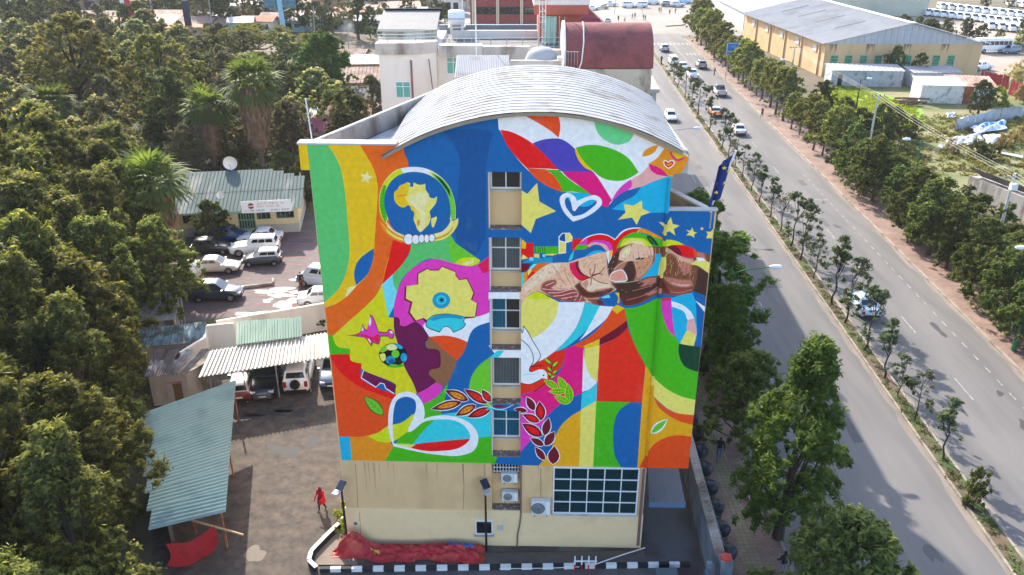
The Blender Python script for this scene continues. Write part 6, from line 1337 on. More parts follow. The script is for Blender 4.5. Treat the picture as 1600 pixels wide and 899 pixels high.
# ================================================================== TREES AND PLANTS
def leafmat(name, c1, c2, lit_bloom_tip=None, trans=.42):  # third colour paints sunlit highlights on crowns, blossom on flowering trees
    m_ = bpy.data.materials.new(name); m_.use_nodes = True; N = m_.node_tree.nodes; L = m_.node_tree.links
    for n in list(N):
        if n.type != 'OUTPUT_MATERIAL': N.remove(n)
    out = N['Material Output']; at = N.new('ShaderNodeAttribute'); at.attribute_name = 'tint'
    oi = N.new('ShaderNodeObjectInfo'); sep = N.new('ShaderNodeSeparateColor'); L.new(at.outputs['Color'], sep.inputs[0])
    mx = N.new('ShaderNodeMix'); mx.data_type = 'RGBA'; mx.inputs[6].default_value = (*c1, 1); mx.inputs[7].default_value = (*c2, 1); L.new(sep.outputs[0], mx.inputs[0])
    src = mx.outputs[2]
    if lit_bloom_tip:
        m2 = N.new('ShaderNodeMix'); m2.data_type = 'RGBA'; m2.inputs[7].default_value = (*lit_bloom_tip, 1); L.new(src, m2.inputs[6]); L.new(sep.outputs[1], m2.inputs[0]); src = m2.outputs[2]
    hv = N.new('ShaderNodeHueSaturation'); ma = N.new('ShaderNodeMapRange'); ma.inputs[3].default_value = .478; ma.inputs[4].default_value = .522; L.new(oi.outputs['Random'], ma.inputs[0]); L.new(ma.outputs[0], hv.inputs['Hue'])
    mv = N.new('ShaderNodeMapRange'); mv.inputs[3].default_value = .78; mv.inputs[4].default_value = 1.25; L.new(oi.outputs['Random'], mv.inputs[0]); L.new(mv.outputs[0], hv.inputs['Value']); L.new(src, hv.inputs['Color'])
    d = N.new('ShaderNodeBsdfPrincipled'); d.inputs['Roughness'].default_value = .7; d.inputs['Specular IOR Level'].default_value = .15; L.new(hv.outputs[0], d.inputs['Base Color'])
    t = N.new('ShaderNodeBsdfTranslucent'); hy = N.new('ShaderNodeMix'); hy.data_type = 'RGBA'; hy.blend_type = 'MULTIPLY'; hy.inputs[0].default_value = 1; hy.inputs[7].default_value = (1.5, 1.45, .6, 1); L.new(hv.outputs[0], hy.inputs[6]); L.new(hy.outputs[2], t.inputs['Color'])
    ms = N.new('ShaderNodeMixShader'); ms.inputs[0].default_value = trans; L.new(d.outputs[0], ms.inputs[1]); L.new(t.outputs[0], ms.inputs[2]); L.new(ms.outputs[0], out.inputs['Surface'])
    return m_
bark = mat('grey_brown_bark', (92, 76, 62), .95, .3, 4, bump=.5, bscale=12)
darkbark = mat('dark_bark', (58, 48, 40), .95, .3, 4)
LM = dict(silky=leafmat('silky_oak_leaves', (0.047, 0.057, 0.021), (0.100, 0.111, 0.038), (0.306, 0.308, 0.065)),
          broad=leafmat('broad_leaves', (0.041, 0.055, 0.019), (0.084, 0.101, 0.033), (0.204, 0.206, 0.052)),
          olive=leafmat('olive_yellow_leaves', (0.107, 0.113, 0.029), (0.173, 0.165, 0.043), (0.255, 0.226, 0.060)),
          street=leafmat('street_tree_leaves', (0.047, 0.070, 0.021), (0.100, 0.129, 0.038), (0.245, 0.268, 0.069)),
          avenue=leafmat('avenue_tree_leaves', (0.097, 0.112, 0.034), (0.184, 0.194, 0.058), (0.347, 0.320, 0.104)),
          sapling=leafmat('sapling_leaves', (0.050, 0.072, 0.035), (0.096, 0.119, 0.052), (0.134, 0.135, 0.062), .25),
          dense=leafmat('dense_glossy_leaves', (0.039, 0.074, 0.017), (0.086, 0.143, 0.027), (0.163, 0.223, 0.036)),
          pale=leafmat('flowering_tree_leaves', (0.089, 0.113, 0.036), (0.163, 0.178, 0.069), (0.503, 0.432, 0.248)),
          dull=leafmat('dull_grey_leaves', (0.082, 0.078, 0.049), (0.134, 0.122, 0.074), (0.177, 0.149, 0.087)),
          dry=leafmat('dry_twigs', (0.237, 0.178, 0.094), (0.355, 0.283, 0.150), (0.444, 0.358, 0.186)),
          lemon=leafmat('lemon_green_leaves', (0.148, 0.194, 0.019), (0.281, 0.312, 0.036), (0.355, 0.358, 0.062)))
def leaf_cloud(rng, C, RD, per, ll, lw, mt, name, up=.45, droop=0.0, tips=.25, shell=.55):
    k = len(C); n = k * per; idx = np.repeat(np.arange(k), per)
    d = rng.normal(size=(n, 3)); d /= np.linalg.norm(d, axis=1, keepdims=True)
    r = np.abs(.75 + .42 * rng.normal(size=n)) if shell < .5 else shell + (1 - shell) * rng.random(n)
    P = C[idx] + d * r[:, None] * RD[idx]
    nr = d * .8 + rng.normal(size=(n, 3)) * .55 + np.array([0, 0, up]); nr /= np.linalg.norm(nr, axis=1, keepdims=True)
    a = rng.normal(size=(n, 3)) + d * .5 + np.array([0, 0, -droop]); a -= nr * (a * nr).sum(1, keepdims=True); a /= np.linalg.norm(a, axis=1, keepdims=True) + 1e-9
    b = np.cross(nr, a); L_ = ll * (.6 + .8 * rng.random(n))[:, None]; W_ = lw * (.6 + .8 * rng.random(n))[:, None]
    V = np.stack([P - a * L_ / 2, P + b * W_ / 2 - a * L_ * .08, P + a * L_ / 2, P - b * W_ / 2 - a * L_ * .08], 1).reshape(-1, 3)
    ct = rng.random(k)[idx]; t0 = np.clip(.5 * ct + .5 * rng.random(n), 0, 1)
    lit_bloom_tip = np.clip((d[:, 2] - .35) * 1.8, 0, 1) * (rng.random(n) < tips * 2) * (.4 + .6 * ct)  # upward leaves painted lighter, as if sunlit; on flowering trees this is blossom
    me = bpy.data.meshes.new(name); me.vertices.add(4 * n); me.vertices.foreach_set('co', V.ravel().astype(np.float32))
    me.loops.add(4 * n); me.loops.foreach_set('vertex_index', np.arange(4 * n, dtype=np.int32)); me.polygons.add(n)
    me.polygons.foreach_set('loop_start', np.arange(0, 4 * n, 4, dtype=np.int32)); me.materials.append(mt); me.update(calc_edges=True)
    at = me.attributes.new('tint', 'FLOAT_COLOR', 'FACE'); at.data.foreach_set('color', np.stack([t0, lit_bloom_tip, t0, np.ones(n)], 1).ravel().astype(np.float32))
    return me
def make_tree(name, seed, H, cb, rad, nc, cr, per, ll, lw, leaf, shape='oval', tr=.2, stretchz=1.0, droop=0., up=.45, tips=.25, bk=None, lean=.03, limbs=10, squash=.8):
    """prototype tree: tapered trunk with limbs into the crown, crown of leaf clumps. H height, cb crown base, rad crown radius"""
    rng = np.random.default_rng(seed); rn = random.Random(seed); C = []; RD = []
    nl = max(4, nc // 9)
    while len(C) < nc * 2:
        t = rn.random()
        prof = {'oval': math.sin(math.pi * min(max(t * .86 + .12, 0), 1)) ** .7, 'cone': (1 - t) ** .75 * .95 + .08, 'dome': math.sqrt(max(0, 1 - t * t)), 'flat': .55 + .45 * math.sin(math.pi * t), 'spire': (1 - t) ** .9 + .06, 'column': .9 - .5 * t ** 2}[shape]
        a = rn.random() * 6.283; q = (.3 + .7 * rn.random() ** .6) * prof * rad * .92 * (1 + .25 * math.sin(2 * a + seed) + .18 * math.sin(5 * a + 2 * seed + 6 * t))
        z = cb + (H - cb) * t; lr = cr * rn.uniform(.8, 1.7) * (.7 if t > .8 else 1)
        lc = Vector((q * math.cos(a) + lean * z, q * math.sin(a), z - lr * .6)); out = Vector((math.cos(a), math.sin(a), .6)) * .35
        for _ in range(rn.randint(7, 15)):
            d = Vector((rn.gauss(0, 1), rn.gauss(0, 1), rn.gauss(.35, .9))) + out; d.normalize()
            p = lc + d * lr * rn.uniform(.55, 1.1); c = cr * rn.uniform(.22, .52)
            C.append((p.x, p.y, min(p.z, H + .3))); RD.append((c, c, c * squash * stretchz * rn.uniform(.8, 1.5)))
    ns_ = len(C)
    for _ in range(int(ns_ * .22)):
        t = rn.random() ** .8
        prof = {'oval': math.sin(math.pi * min(max(t * .86 + .12, 0), 1)) ** .7, 'cone': (1 - t) ** .75 * .95 + .08, 'dome': math.sqrt(max(0, 1 - t * t)), 'flat': .55 + .45 * math.sin(math.pi * t), 'spire': (1 - t) ** .9 + .06, 'column': .9 - .5 * t ** 2}[shape]
        a = rn.random() * 6.283; q = (.55 + .5 * rn.random()) * prof * rad * (1 + .2 * math.sin(2 * a + seed) + .16 * math.sin(5 * a + 2 * seed + 6 * t)); c = cr * rn.uniform(.2, .45); z = cb + (H - cb) * t
        C.append((q * math.cos(a) + lean * z, q * math.sin(a), z)); RD.append((c, c, c * squash * stretchz * rn.uniform(.9, 1.9)))
    C = np.array(C); RD = np.array(RD)
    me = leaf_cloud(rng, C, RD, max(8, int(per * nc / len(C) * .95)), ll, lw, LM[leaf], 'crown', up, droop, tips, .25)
    m_ = MB(); top = cb + (H - cb) * .72; n = 7
    m_.tube([(lean * top * (i / n) + .06 * math.sin(i * 1.7 + seed), .06 * math.cos(i * 2.1 + seed), top * i / n - .1) for i in range(n + 1)], [tr * (1.25 - .95 * i / n) if i else tr * 1.5 for i in range(n + 1)], 7)
    for j in rn.sample(range(len(C)), min(limbs, len(C))):
        p = Vector(C[j]); z0 = max(cb * .7, p.z - (H - cb) * .35 - .3); z0 = min(z0, top * .95); s_ = Vector((lean * z0, 0, z0)); mid = s_.lerp(p, .5) + Vector((0, 0, -.12 * (p - s_).length))
        m_.tube([s_, mid, p], [tr * .45, tr * .3, tr * .12], 5, cap=False)
    tm = m_.mesh(bk or bark, 'trunk')
    return me, tm
PROTO = {}
def proto(key, *a, **k): PROTO[key] = make_tree(key, *a, **k)
proto('silky0', 11, 14, 2.0, 3.4, 330, .62, 150, .34, .11, 'silky', 'cone', .26, 1.5, .25, .35, .5, darkbark)
proto('silky1', 12, 13, 1.6, 3.6, 330, .64, 150, .34, .11, 'silky', 'oval', .26, 1.4, .25, .35, .5, darkbark)
proto('silky2', 13, 15, 2.2, 3.2, 330, .6, 150, .34, .11, 'silky', 'column', .26, 1.7, .3, .35, .45, darkbark)
proto('broad0', 21, 12, 2.0, 4.6, 230, .9, 110, .36, .2, 'broad', 'dome', .35)
proto('broad1', 22, 11, 1.6, 4.2, 220, .85, 110, .36, .2, 'broad', 'oval', .32)
proto('olive0', 23, 14, 3.5, 6.0, 260, .85, 100, .42, .22, 'olive', 'dome', .4, limbs=26, bk=darkbark)
proto('street0', 31, 7.5, 1.5, 2.2, 170, .5, 95, .24, .12, 'street', 'oval', .13)
proto('street1', 32, 7.0, 1.3, 2.3, 170, .52, 95, .24, .12, 'street', 'dome', .13)
proto('street2', 33, 8.2, 1.6, 2.0, 170, .5, 95, .24, .12, 'street', 'column', .13)
proto('ave0', 37, 8, 2.2, 2.3, 170, .5, 90, .26, .13, 'avenue', 'dome', .14)
proto('ave1', 38, 8.6, 2.2, 2.2, 170, .5, 90, .26, .13, 'avenue', 'column', .14)
proto('near0', 34, 11, 1.8, 2.9, 330, .52, 130, .26, .085, 'dense', 'cone', .2, 1.2, tips=.6, up=.6, bk=darkbark)
proto('near1', 35, 10, 1.2, 2.3, 280, .5, 130, .26, .085, 'dense', 'column', .18, 1.2, tips=.4, up=.6, bk=darkbark)
proto('near2', 36, 8, 1.6, 2.7, 260, .5, 130, .28, .09, 'street', 'dome', .2, tips=.9, up=.7)
proto('sapling0', 41, 4.6, 1.7, .95, 20, .42, 90, .22, .075, 'sapling', 'oval', .045, limbs=9, bk=darkbark)
proto('sapling1', 42, 4.2, 1.5, .8, 16, .38, 90, .22, .075, 'sapling', 'spire', .045, limbs=9, bk=darkbark)
proto('sapling2', 43, 5.0, 1.9, 1.1, 24, .42, 85, .22, .075, 'sapling', 'column', .05, limbs=10, bk=darkbark)
proto('thin0', 44, 4.8, 1.6, .9, 18, .42, 30, .2, .06, 'dull', 'oval', .045, limbs=14)
proto('dense0', 51, 12.5, .6, 5.0, 380, .85, 110, .4, .24, 'dense', 'oval', .4)
proto('pale0', 52, 8, 1.0, 3.4, 200, .65, 90, .36, .2, 'pale', 'dome', .25, tips=.9)
proto('flat0', 53, 9, 5.5, 7.0, 260, .9, 90, .34, .16, 'olive', 'flat', .35, .45, limbs=30, squash=.45)
proto('shrub0', 61, 2.6, .1, 1.5, 34, .55, 130, .2, .12, 'broad', 'dome', .08)
proto('dry0', 62, 2.0, .1, 1.4, 30, .5, 110, .3, .05, 'dry', 'dome', .05)
proto('lemon0', 63, 2.4, .1, 1.3, 30, .5, 120, .22, .14, 'lemon', 'dome', .06)
proto('dull0', 64, 11, 2.2, 3.8, 180, .75, 80, .4, .18, 'dull', 'oval', .3)
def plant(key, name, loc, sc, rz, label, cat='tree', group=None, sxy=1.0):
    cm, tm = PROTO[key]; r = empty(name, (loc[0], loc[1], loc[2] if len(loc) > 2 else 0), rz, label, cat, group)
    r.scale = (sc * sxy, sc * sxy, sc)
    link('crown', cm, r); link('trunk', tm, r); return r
HT = {'ave0': 8, 'ave1': 8.6, 'silky0': 14, 'silky1': 13, 'silky2': 15, 'broad0': 12, 'broad1': 11, 'olive0': 14, 'street0': 7.5, 'street1': 7, 'street2': 8.2, 'near0': 11, 'near1': 10, 'near2': 8, 'sapling0': 4.6, 'sapling1': 4.2, 'sapling2': 5, 'thin0': 4.8, 'dense0': 12.5, 'pale0': 8, 'flat0': 9, 'shrub0': 2.6, 'dry0': 2, 'lemon0': 2.4, 'dull0': 11}
rT = random.Random(77)
# --- grove of feathery trees on the left, from the yard back to the bungalow
near_silky = [(-19.6, 28.2, 12.0, 0), (-22.9, 25.5, 12, 2), (-19.0, 23.4, 9.5, 1), (-23.6, 31.2, 13.5, 2), (-26.8, 34.5, 14.5, 0), (-23.2, 35.2, 10.5, 1), (-25.2, 40.8, 12.0, 0), (-27.8, 41.5, 14.5, 2), (-32, 39.5, 14.5, 1), (-27.0, 47.0, 12.0, 1), (-30.4, 47.6, 14.5, 0), (-35, 47, 15, 2), (-29.4, 53.8, 12.0, 2), (-33.5, 54.5, 14.5, 1), (-39, 53, 15, 0), (-27.6, 59.5, 9.5, 1), (-32, 61.5, 13, 2), (-37.5, 61, 14.5, 0), (-43, 60, 15, 1), (-34.8, 68.5, 11.5, 1), (-40, 68, 14, 2), (-45.5, 67.5, 14.5, 0), (-38.2, 76, 11.5, 0), (-43.5, 75.5, 14, 1), (-49.5, 75, 15, 2), (-41.5, 83.5, 11, 1), (-47.5, 83, 13.5, 0), (-53.5, 82, 14, 2)]
near_silky.sort(key=lambda a: a[1])
for i, (x, y, h, k) in enumerate(near_silky):
    key = f'silky{k}'; s = h / HT[key] * (1.0); plant(key, 'silky_oak_tree', (x + rT.uniform(-.5, .5), y + rT.uniform(-.5, .5)), s, rT.random() * 6.28, f'feathery dark green tree in the left grove, {ORD[i]} counting away from the camera', 'tree', 'feathery trees of the left grove', 1.12)
# --- mixed wood behind it
back = []
for gy in range(12):
    y = 92 + gy * 8.6
    xl = -(800 * (y * .906 + 10) / 1300) - 3; xr = {0: -45, 1: -44, 2: -22, 3: -23, 4: -28, 5: -40, 6: -42, 7: -42, 8: -60, 9: -62, 10: -70, 11: -75}[gy]
    n = int((xr - xl) / 7.2)
    for j in range(n + 1): back.append((xl + (xr - xl) * (j + .5 * (gy % 2)) / max(n, 1) + rT.uniform(-1.5, 1.5), y + rT.uniform(-2.5, 2.5)))
back = [b for b in back if not (-67 < b[0] < -48 and 112 < b[1] < 134)]
kinds = ['broad0', 'broad1', 'dull0', 'silky1', 'broad0', 'pale0', 'broad1', 'silky0']
for i, (x, y) in enumerate(back):
    key = kinds[(i * 5 + i // 3) % len(kinds)]; h = rT.uniform(7.5, 12.5) * (.85 if y > 135 else 1) * (.8 if x > -40 else 1)
    word = {'broad0': 'round-crowned dark', 'broad1': 'leafy dark', 'dull0': 'dull greyish', 'silky1': 'feathery', 'silky0': 'spiky feathery', 'pale0': 'pale-tipped'}[key]
    plant(key, 'woodland_tree', (x, y), h / HT[key], rT.random() * 6.28, f'{word} tree in the left wood, {ORD[i % 40]} crown of {["the near half", "the far half", "the top edge", "the far fringe"][min(i // 40, 3)]}', 'tree', 'mixed wood on the left', 1.0 if key != 'pale0' else 1.2)
plant('olive0', 'spreading_tree', (-63, 121), 1.22, .5, 'broad yellow-green tree standing above the left wood', sxy=1.15); plant('olive0', 'spreading_tree', (-51.5, 124), 1.0, 2.4, 'second broad yellow-green tree right of the tallest one', sxy=1.05)
plant('flat0', 'umbrella_tree', (-54, 172), 1.0, 1, 'flat-topped olive umbrella tree near the street market', sxy=1.2); plant('flat0', 'umbrella_tree', (-42, 170), .85, 3, 'smaller flat-topped olive tree right of the umbrella tree')
plant('dense0', 'dense_tree', (-31.0, 138, 0), 1.0, 0, 'big dense bright green tree left of the annex tower', sxy=1.0)
plant('pale0', 'flowering_tree', (-30.5, 112, 0), .95, 1, 'pale flowering tree right of the tall fan palm', sxy=1.15); plant('pale0', 'flowering_tree', (-44, 165, 0), 1.05, 2, 'cream-topped tree below the blue billboard'); plant('pale0', 'flowering_tree', (-36, 166, 0), 1.0, 3, 'cream-topped tree right of the billboard column')
plant('broad1', 'leafy_tree', (-26.6, 94, 0), .5, 1, 'dark leafy tree between the bungalow and the mural building'); plant('broad0', 'leafy_tree', (-23.3, 90, 0), .5, 1, 'low dark tree at the corner of the mural building parapet'); plant('broad1', 'leafy_tree', (-30.5, 79.0, 0), .42, 2, 'small bushy tree at the left end of the bungalow front')
for i, (px, py, s) in enumerate(((362, 372, .55), (300, 410, .6), (288, 440, .5), (312, 430, .45))): p = G(px, py); plant('lemon0' if i > 1 else 'shrub0', 'shrub', p, s, i, f'{["leafy", "green", "yellowish", "small yellow-green"][i]} shrub by the car park edge under the big palm', 'shrub')
for i, (px, py) in enumerate(((488, 508), (500, 512), (512, 510))): plant('shrub0', 'hedge_plant', G(px, py), .55, i, f'flowering hedge plant beside the mint roof, {ORD[i]} from the left', 'shrub', 'hedge plants by the mural wall')
for i, (px, py) in enumerate(((541, 830), (537, 812))): plant('lemon0', 'hedge_plant', G(px, py), .42, i, ['yellow-green plant at the corner of the facade', 'small yellow-green plant behind the corner lamp'][i], 'shrub')
# --- palms
def make_palm(seed, H, skirt, R0, nf):
    rn = random.Random(seed); m_ = MB(); tp = Vector((0, 0, H))
    for f in range(nf):
        a = rn.random() * 6.283; el = R(-34) + (f / nf) ** .9 * R(112); L = R0 * (.8 + .3 * rn.random())
        dv = Vector((math.cos(a) * math.cos(el), math.sin(a) * math.cos(el), math.sin(el))); side = dv.cross(Vector((0, 0, 1))).normalized(); un = side.cross(dv)
        b = tp + dv * L * .45; nl = 11
        m_.tube([tp + dv * .2, b], [.03, .02], 4, cap=False)
        for j in range(nl):
            t = (j / (nl - 1) - .5) * R(165); q = (dv * math.cos(t) + side * math.sin(t)).normalized(); e = b + q * L * .62 * (1 - .25 * abs(t)) - Vector((0, 0, .2 * L)) ; w = un.cross(q) * .15
            mid = b.lerp(e, .55) + Vector((0, 0, .07 * L)); m_.add([b, mid + w, e, mid - w], [(0, 1, 2, 3)])
    cm = m_.mesh(leafmat(f'palm_fronds_{seed}', (.10, .13, .04), (.10, .13, .04), None, .45), 'crown')
    s_ = MB()
    for k in range(1300):
        a = rn.random() * 6.283; t = rn.random() ** .8; z = H - .2 - t * skirt; r = (.27 + .26 * (1 - t) ** .8) * R0; p = Vector((math.cos(a) * r * rn.uniform(.5, 1), math.sin(a) * r * rn.uniform(.5, 1), z)); l = .9 + rn.random() * .6
        e = p + Vector((math.cos(a) * .12, math.sin(a) * .12, -l)); w = Vector((-math.sin(a), math.cos(a), 0)) * .13
        s_.add([p, p.lerp(e, .5) + w, e, p.lerp(e, .5) - w], [(0, 1, 2, 3)])
    sm = s_.mesh(mat('dry_palm_skirt', (140, 112, 88), .95, .3, 3, (110, 84, 66), .5, 1.5), 'skirt')
    t_ = MB(); t_.tube([(0, 0, -.1), (.05, 0, H * .5), (0, 0, H)], [.38, .3, .28], 10); tm = t_.mesh(mat('palm_trunk', (112, 94, 82), .95, .3, 3), 'trunk')
    return cm, sm, tm
for (x, y, H_, sk, R0, lab, sd) in ((G(415, 262).x, 104, 11.2, 7.0, 4.6, 'tall fan palm with a long brown skirt behind the mint roof', 1), (G(338, 262).x, 105, 7.8, 4.6, 4.0, 'shorter fan palm with a dry skirt left of the tall one', 2), (-32.0, 70.5, 9.0, 6, 4.2, 'big fan palm with a shaggy skirt at the car park', 3), (-56, 101, 9.0, 3, 3.8, 'dark fan palm inside the left wood', 4)):
    cm, sm, tm = make_palm(sd, H_, sk, R0, 54); r = empty('fan_palm', (x, y, 0), sd, lab, 'palm tree'); link('crown', cm, r); link('skirt', sm, r); link('trunk', tm, r)
# single frond plant at the bottom of the yard
m_ = MB()
for (tx, ty, tz) in ((.3, -.2, 2.6), (.75, .1, 2.2), (-.25, -.3, 2.1), (1.1, -.2, 1.3), (-.6, .2, 1.4)):
    for k in range(12):
        t = k / 12; p = Vector((tx * t, ty * t, tz * t)); 
        for sg in (-1, 1): m_.add([p, p + Vector((sg * .16, .05, .16)), p + Vector((sg * .3, 0, .2)), p + Vector((sg * .18, -.05, .06))], [(0, 1, 2, 3)])
yp = empty('yard_plant', (-12.55, 29.4, 0), 0, 'spiky pale green plant at the bottom edge of the yard', 'plant'); link('leaves', m_.mesh(LM['pale'], 'leaves'), yp); part('stem', bark, yp, lambda q: [q.tube([(0, 0, 0), (a * .95, b * .95, c * .95)], [.035, .012], 5) for a, b, c in ((.3, -.2, 2.6), (.75, .1, 2.2), (-.25, -.3, 2.1))])
# --- trees on the near pavement
for (x, y, h, key, lab, sxy) in ((14.6, 35.6, 12.4, 'near0', 'tall dark street tree on the near pavement, nearest the facade', 1.05), (14.2, 26.8, 8.6, 'near2', 'street tree with star-shaped bright leaves at the bottom edge', 1.1), (14.3, 53.5, 10.8, 'near1', 'dark street tree beside the right edge of the mural', 1.4), (15.0, 49.5, 8.6, 'near0', 'street tree in front of the green lamp post', 1.0), (14.3, 60.5, 11.5, 'near1', 'street tree behind the mural bay corner', 1.0), (14.6, 43.5, 7.0, 'near2', 'small street tree between the two tall ones', 1.0)):
    plant(key, 'street_tree', (x, y, .1), h / HT[key], rT.random() * 6.28, lab, 'tree', 'street trees on the near pavement', sxy)
# --- median saplings
meds = [(1054, 129), (1064, 138), (1075, 154), (1083, 167), (1095, 181), (1112, 207), (1127, 234), (1138, 250), (1149, 263), (1162, 280), (1175, 300), (1188, 318), (1203, 341), (1216, 363), (1232, 387), (1249, 408), (1275, 437), (1297, 477), (1321, 507), (1349, 550), (1376, 592), (1400, 622), (1427, 660), (1469, 720)]
hts = [4.6, 4.2, 5.2, 4.4, 5.4, 5.2, 5.6, 5.4, 4.6, 4.2, 4.6, 4.4, 4.6, 5.2, 5.6, 5.6, 3.9, 6.2, 5.8, 5.4, 4.8, 3.2, 3.8, 4.4]
for i, ((px, py), h) in enumerate(zip(meds, hts)):
    y = G(px, py).y; key = ['sapling0', 'sapling2', 'thin0', 'sapling1'][(i * 3 + i // 4) % 4] if i < 18 else ['sapling0', 'sapling2', 'sapling1'][i % 3]
    if i in (2, 5, 6, 7): key = 'sapling2'
    plant(key, 'median_sapling', (RX(25.4, y), y, .1), h / HT[key], rT.random() * 6.28, f'slender young tree in the road median, {ORD[len(meds) - 1 - i]} from the camera end', 'tree', 'saplings in the road median', 1.25 if i > 4 else 1.5)
p = G(1514, 790); plant('shrub0', 'median_bush', (RX(25.4, p.y), p.y, .1), .95, 0, 'bushy dark shrub in the road median nearest the camera', 'shrub', sxy=.6)
# low ground cover in the median
rng = np.random.default_rng(5); yy = 18 + rng.random(420) * 120; Cm = np.stack([RX(25.4, yy) + rng.uniform(-.35, .35, 420), yy, np.full(420, .14)], 1); RDm = np.stack([.22 + .2 * rng.random(420)] * 2 + [np.full(420, .1)], 1)
tag(link('median_ground_cover', leaf_cloud(rng, Cm, RDm, 26, .14, .07, LM['broad'], 'median_ground_cover', .9)), 'low weeds growing in the soil of the median', 'weeds', kind='stuff')
# --- far pavement row and the belt behind it
fr = []
y = 47.0
while y < 212: fr.append(y); y += rT.choice((2.6, 3.4, 4.2, 5.4)) * (1 if y < 130 else 1.2)
for i, y in enumerate(fr):
    key = f'street{(i * 5 + i // 3) % 3}' if y < 104 else f'ave{(i * 3 + i // 2) % 2}'; h = rT.uniform(5.2, 8.2) * (1.05 if y > 104 else .95) * (1.3 if y > 190 else 1)
    plant(key, 'pavement_tree', (RX(38.3, y) + rT.uniform(-.4, .4), y, .1), h / HT[key], rT.random() * 6.28, f'leafy street tree on the far pavement, {ORD[i] if i < 40 else "farthest"} from the camera end', 'tree', 'trees on the far pavement', 1.12 if y < 128 else 1.3)
belt = []
y = 52.0
while y < 100:
    for k in range(2): belt.append((RX(41.6 + k * 3.2, y) + rT.uniform(-.8, .8), y + rT.uniform(-1.5, 1.5)))
    y += 4.6
belt = [b for b in belt if not (b[1] > 86 and b[0] > 45.5) and not (b[0] > 52 and b[1] < 101 and b[1] > 78) and not (b[1] > 112 and b[0] > 50)]
for i, (x, y) in enumerate(belt):
    key = ['street1', 'broad1', 'street0', 'street2'][i % 4]; h = rT.uniform(4.4, 6.6) * (.8 if y > 84 else 1)
    plant(key, 'belt_tree', (x, y), h / HT[key], rT.random() * 6.28, f'tree in the belt behind the far pavement, {ORD[i % 40]} {"from the camera" if i < 40 else "of its far end"}', 'tree', 'tree belt behind the far pavement', 1.2)
for i, (px, py, s, key) in enumerate(((1392, 126, 1.5, 'street1'), (1432, 130, 1.2, 'street0'), (1440, 108, .9, 'broad1'), (1468, 112, .55, 'broad0'), (1445, 112, .4, 'broad1'), (1290, 108, .35, 'broad1'), (1535, 168, .45, 'lemon0'), (1555, 165, 1.3, 'lemon0'), (1528, 178, .5, 'broad1'), (1600, 160, 1.6, 'dry0'), (1580, 140, 1.9, 'dry0'), (1590, 120, 1.6, 'dry0'), (1585, 225, 1.2, 'dry0'), (1565, 230, .9, 'dry0'), (1490, 240, 1.0, 'dry0'), (1420, 222, .35, 'broad1'), (1525, 245, .9, 'shrub0'), (1545, 250, .9, 'shrub0'), (1310, 215, .5, 'broad0'), (1340, 222, .45, 'broad1'), (1372, 228, .5, 'broad0'), (1395, 212, .4, 'broad1'), (1285, 185, .5, 'broad0'), (1345, 125, 1.0, 'shrub0'))):
    if key.startswith('street'): s *= .62
    plant(key, 'plot_bush', G(px, py), s, i, f'{ {"street1": "rounded", "street0": "leafy", "broad1": "dark", "broad0": "broad", "lemon0": "lemon green", "dry0": "dry brown", "shrub0": "low green"}[key] } bush on the plot across the avenue, {ORD[i]} from the sheds', 'bush', 'bushes on the plot across the avenue')
# far trees round the market, the square and the depot
far = [(560, 62, 13, 'broad0'), (520, 52, 12, 'dull0'), (505, 58, 9, 'broad1'), (468, 50, 12, 'broad0'), (420, 42, 13, 'dull0'), (383, 40, 15, 'dull0'), (350, 48, 15, 'broad0'), (322, 44, 15, 'dull0'), (225, 62, 11, 'broad1'), (202, 70, 11, 'broad0'), (160, 62, 10, 'dull0'), (120, 62, 13, 'broad0'), (70, 60, 14, 'broad1'), (20, 58, 14, 'broad0'), (-20, 70, 14, 'broad1'), (45, 40, 13, 'dull0'), (95, 36, 13, 'broad0'), (640, 42, 9, 'dull0'), (683, 38, 9, 'broad0'), (585, 18, 12, 'dull0'), (545, 22, 12, 'broad1'), (265, 26, 10, 'broad0'), (235, 18, 9, 'dull0'), (288, 20, 11, 'broad1'), (410, 12, 11, 'dull0'), (600, 40, 7, 'pale0'), (655, 16, 9, 'pale0'), (175, 22, 8, 'broad1'), (1410, 48, 5, 'broad1'), (1432, 52, 5, 'broad0'), (1455, 56, 5, 'broad1'), (1478, 62, 6, 'broad0'), (1508, 64, 6.5, 'broad0'), (1532, 66, 5, 'broad1'), (1560, 68, 4, 'pale0'), (1594, 80, 6, 'pale0'), (1600, 56, 6, 'broad1'), (1540, 12, 5, 'broad1'), (1575, 14, 5, 'dull0'), (1095, 62, 9, 'street0'), (1085, 50, 10, 'street2'), (1100, 45, 9, 'street1')]
for i, (px, py, h, key) in enumerate(far):
    side = 'depot' if px > 1300 else 'square' if px > 1000 else 'street market'
    plant(key, 'distant_tree', G(px, py), h / HT[key] * .85, rT.random() * 6.28, f'{"greyish" if key == "dull0" else "pale" if key == "pale0" else "dark green"} tree near the {side} in the distance, about {ORD[i % 40]} along', 'tree', 'distant trees', 1.0)
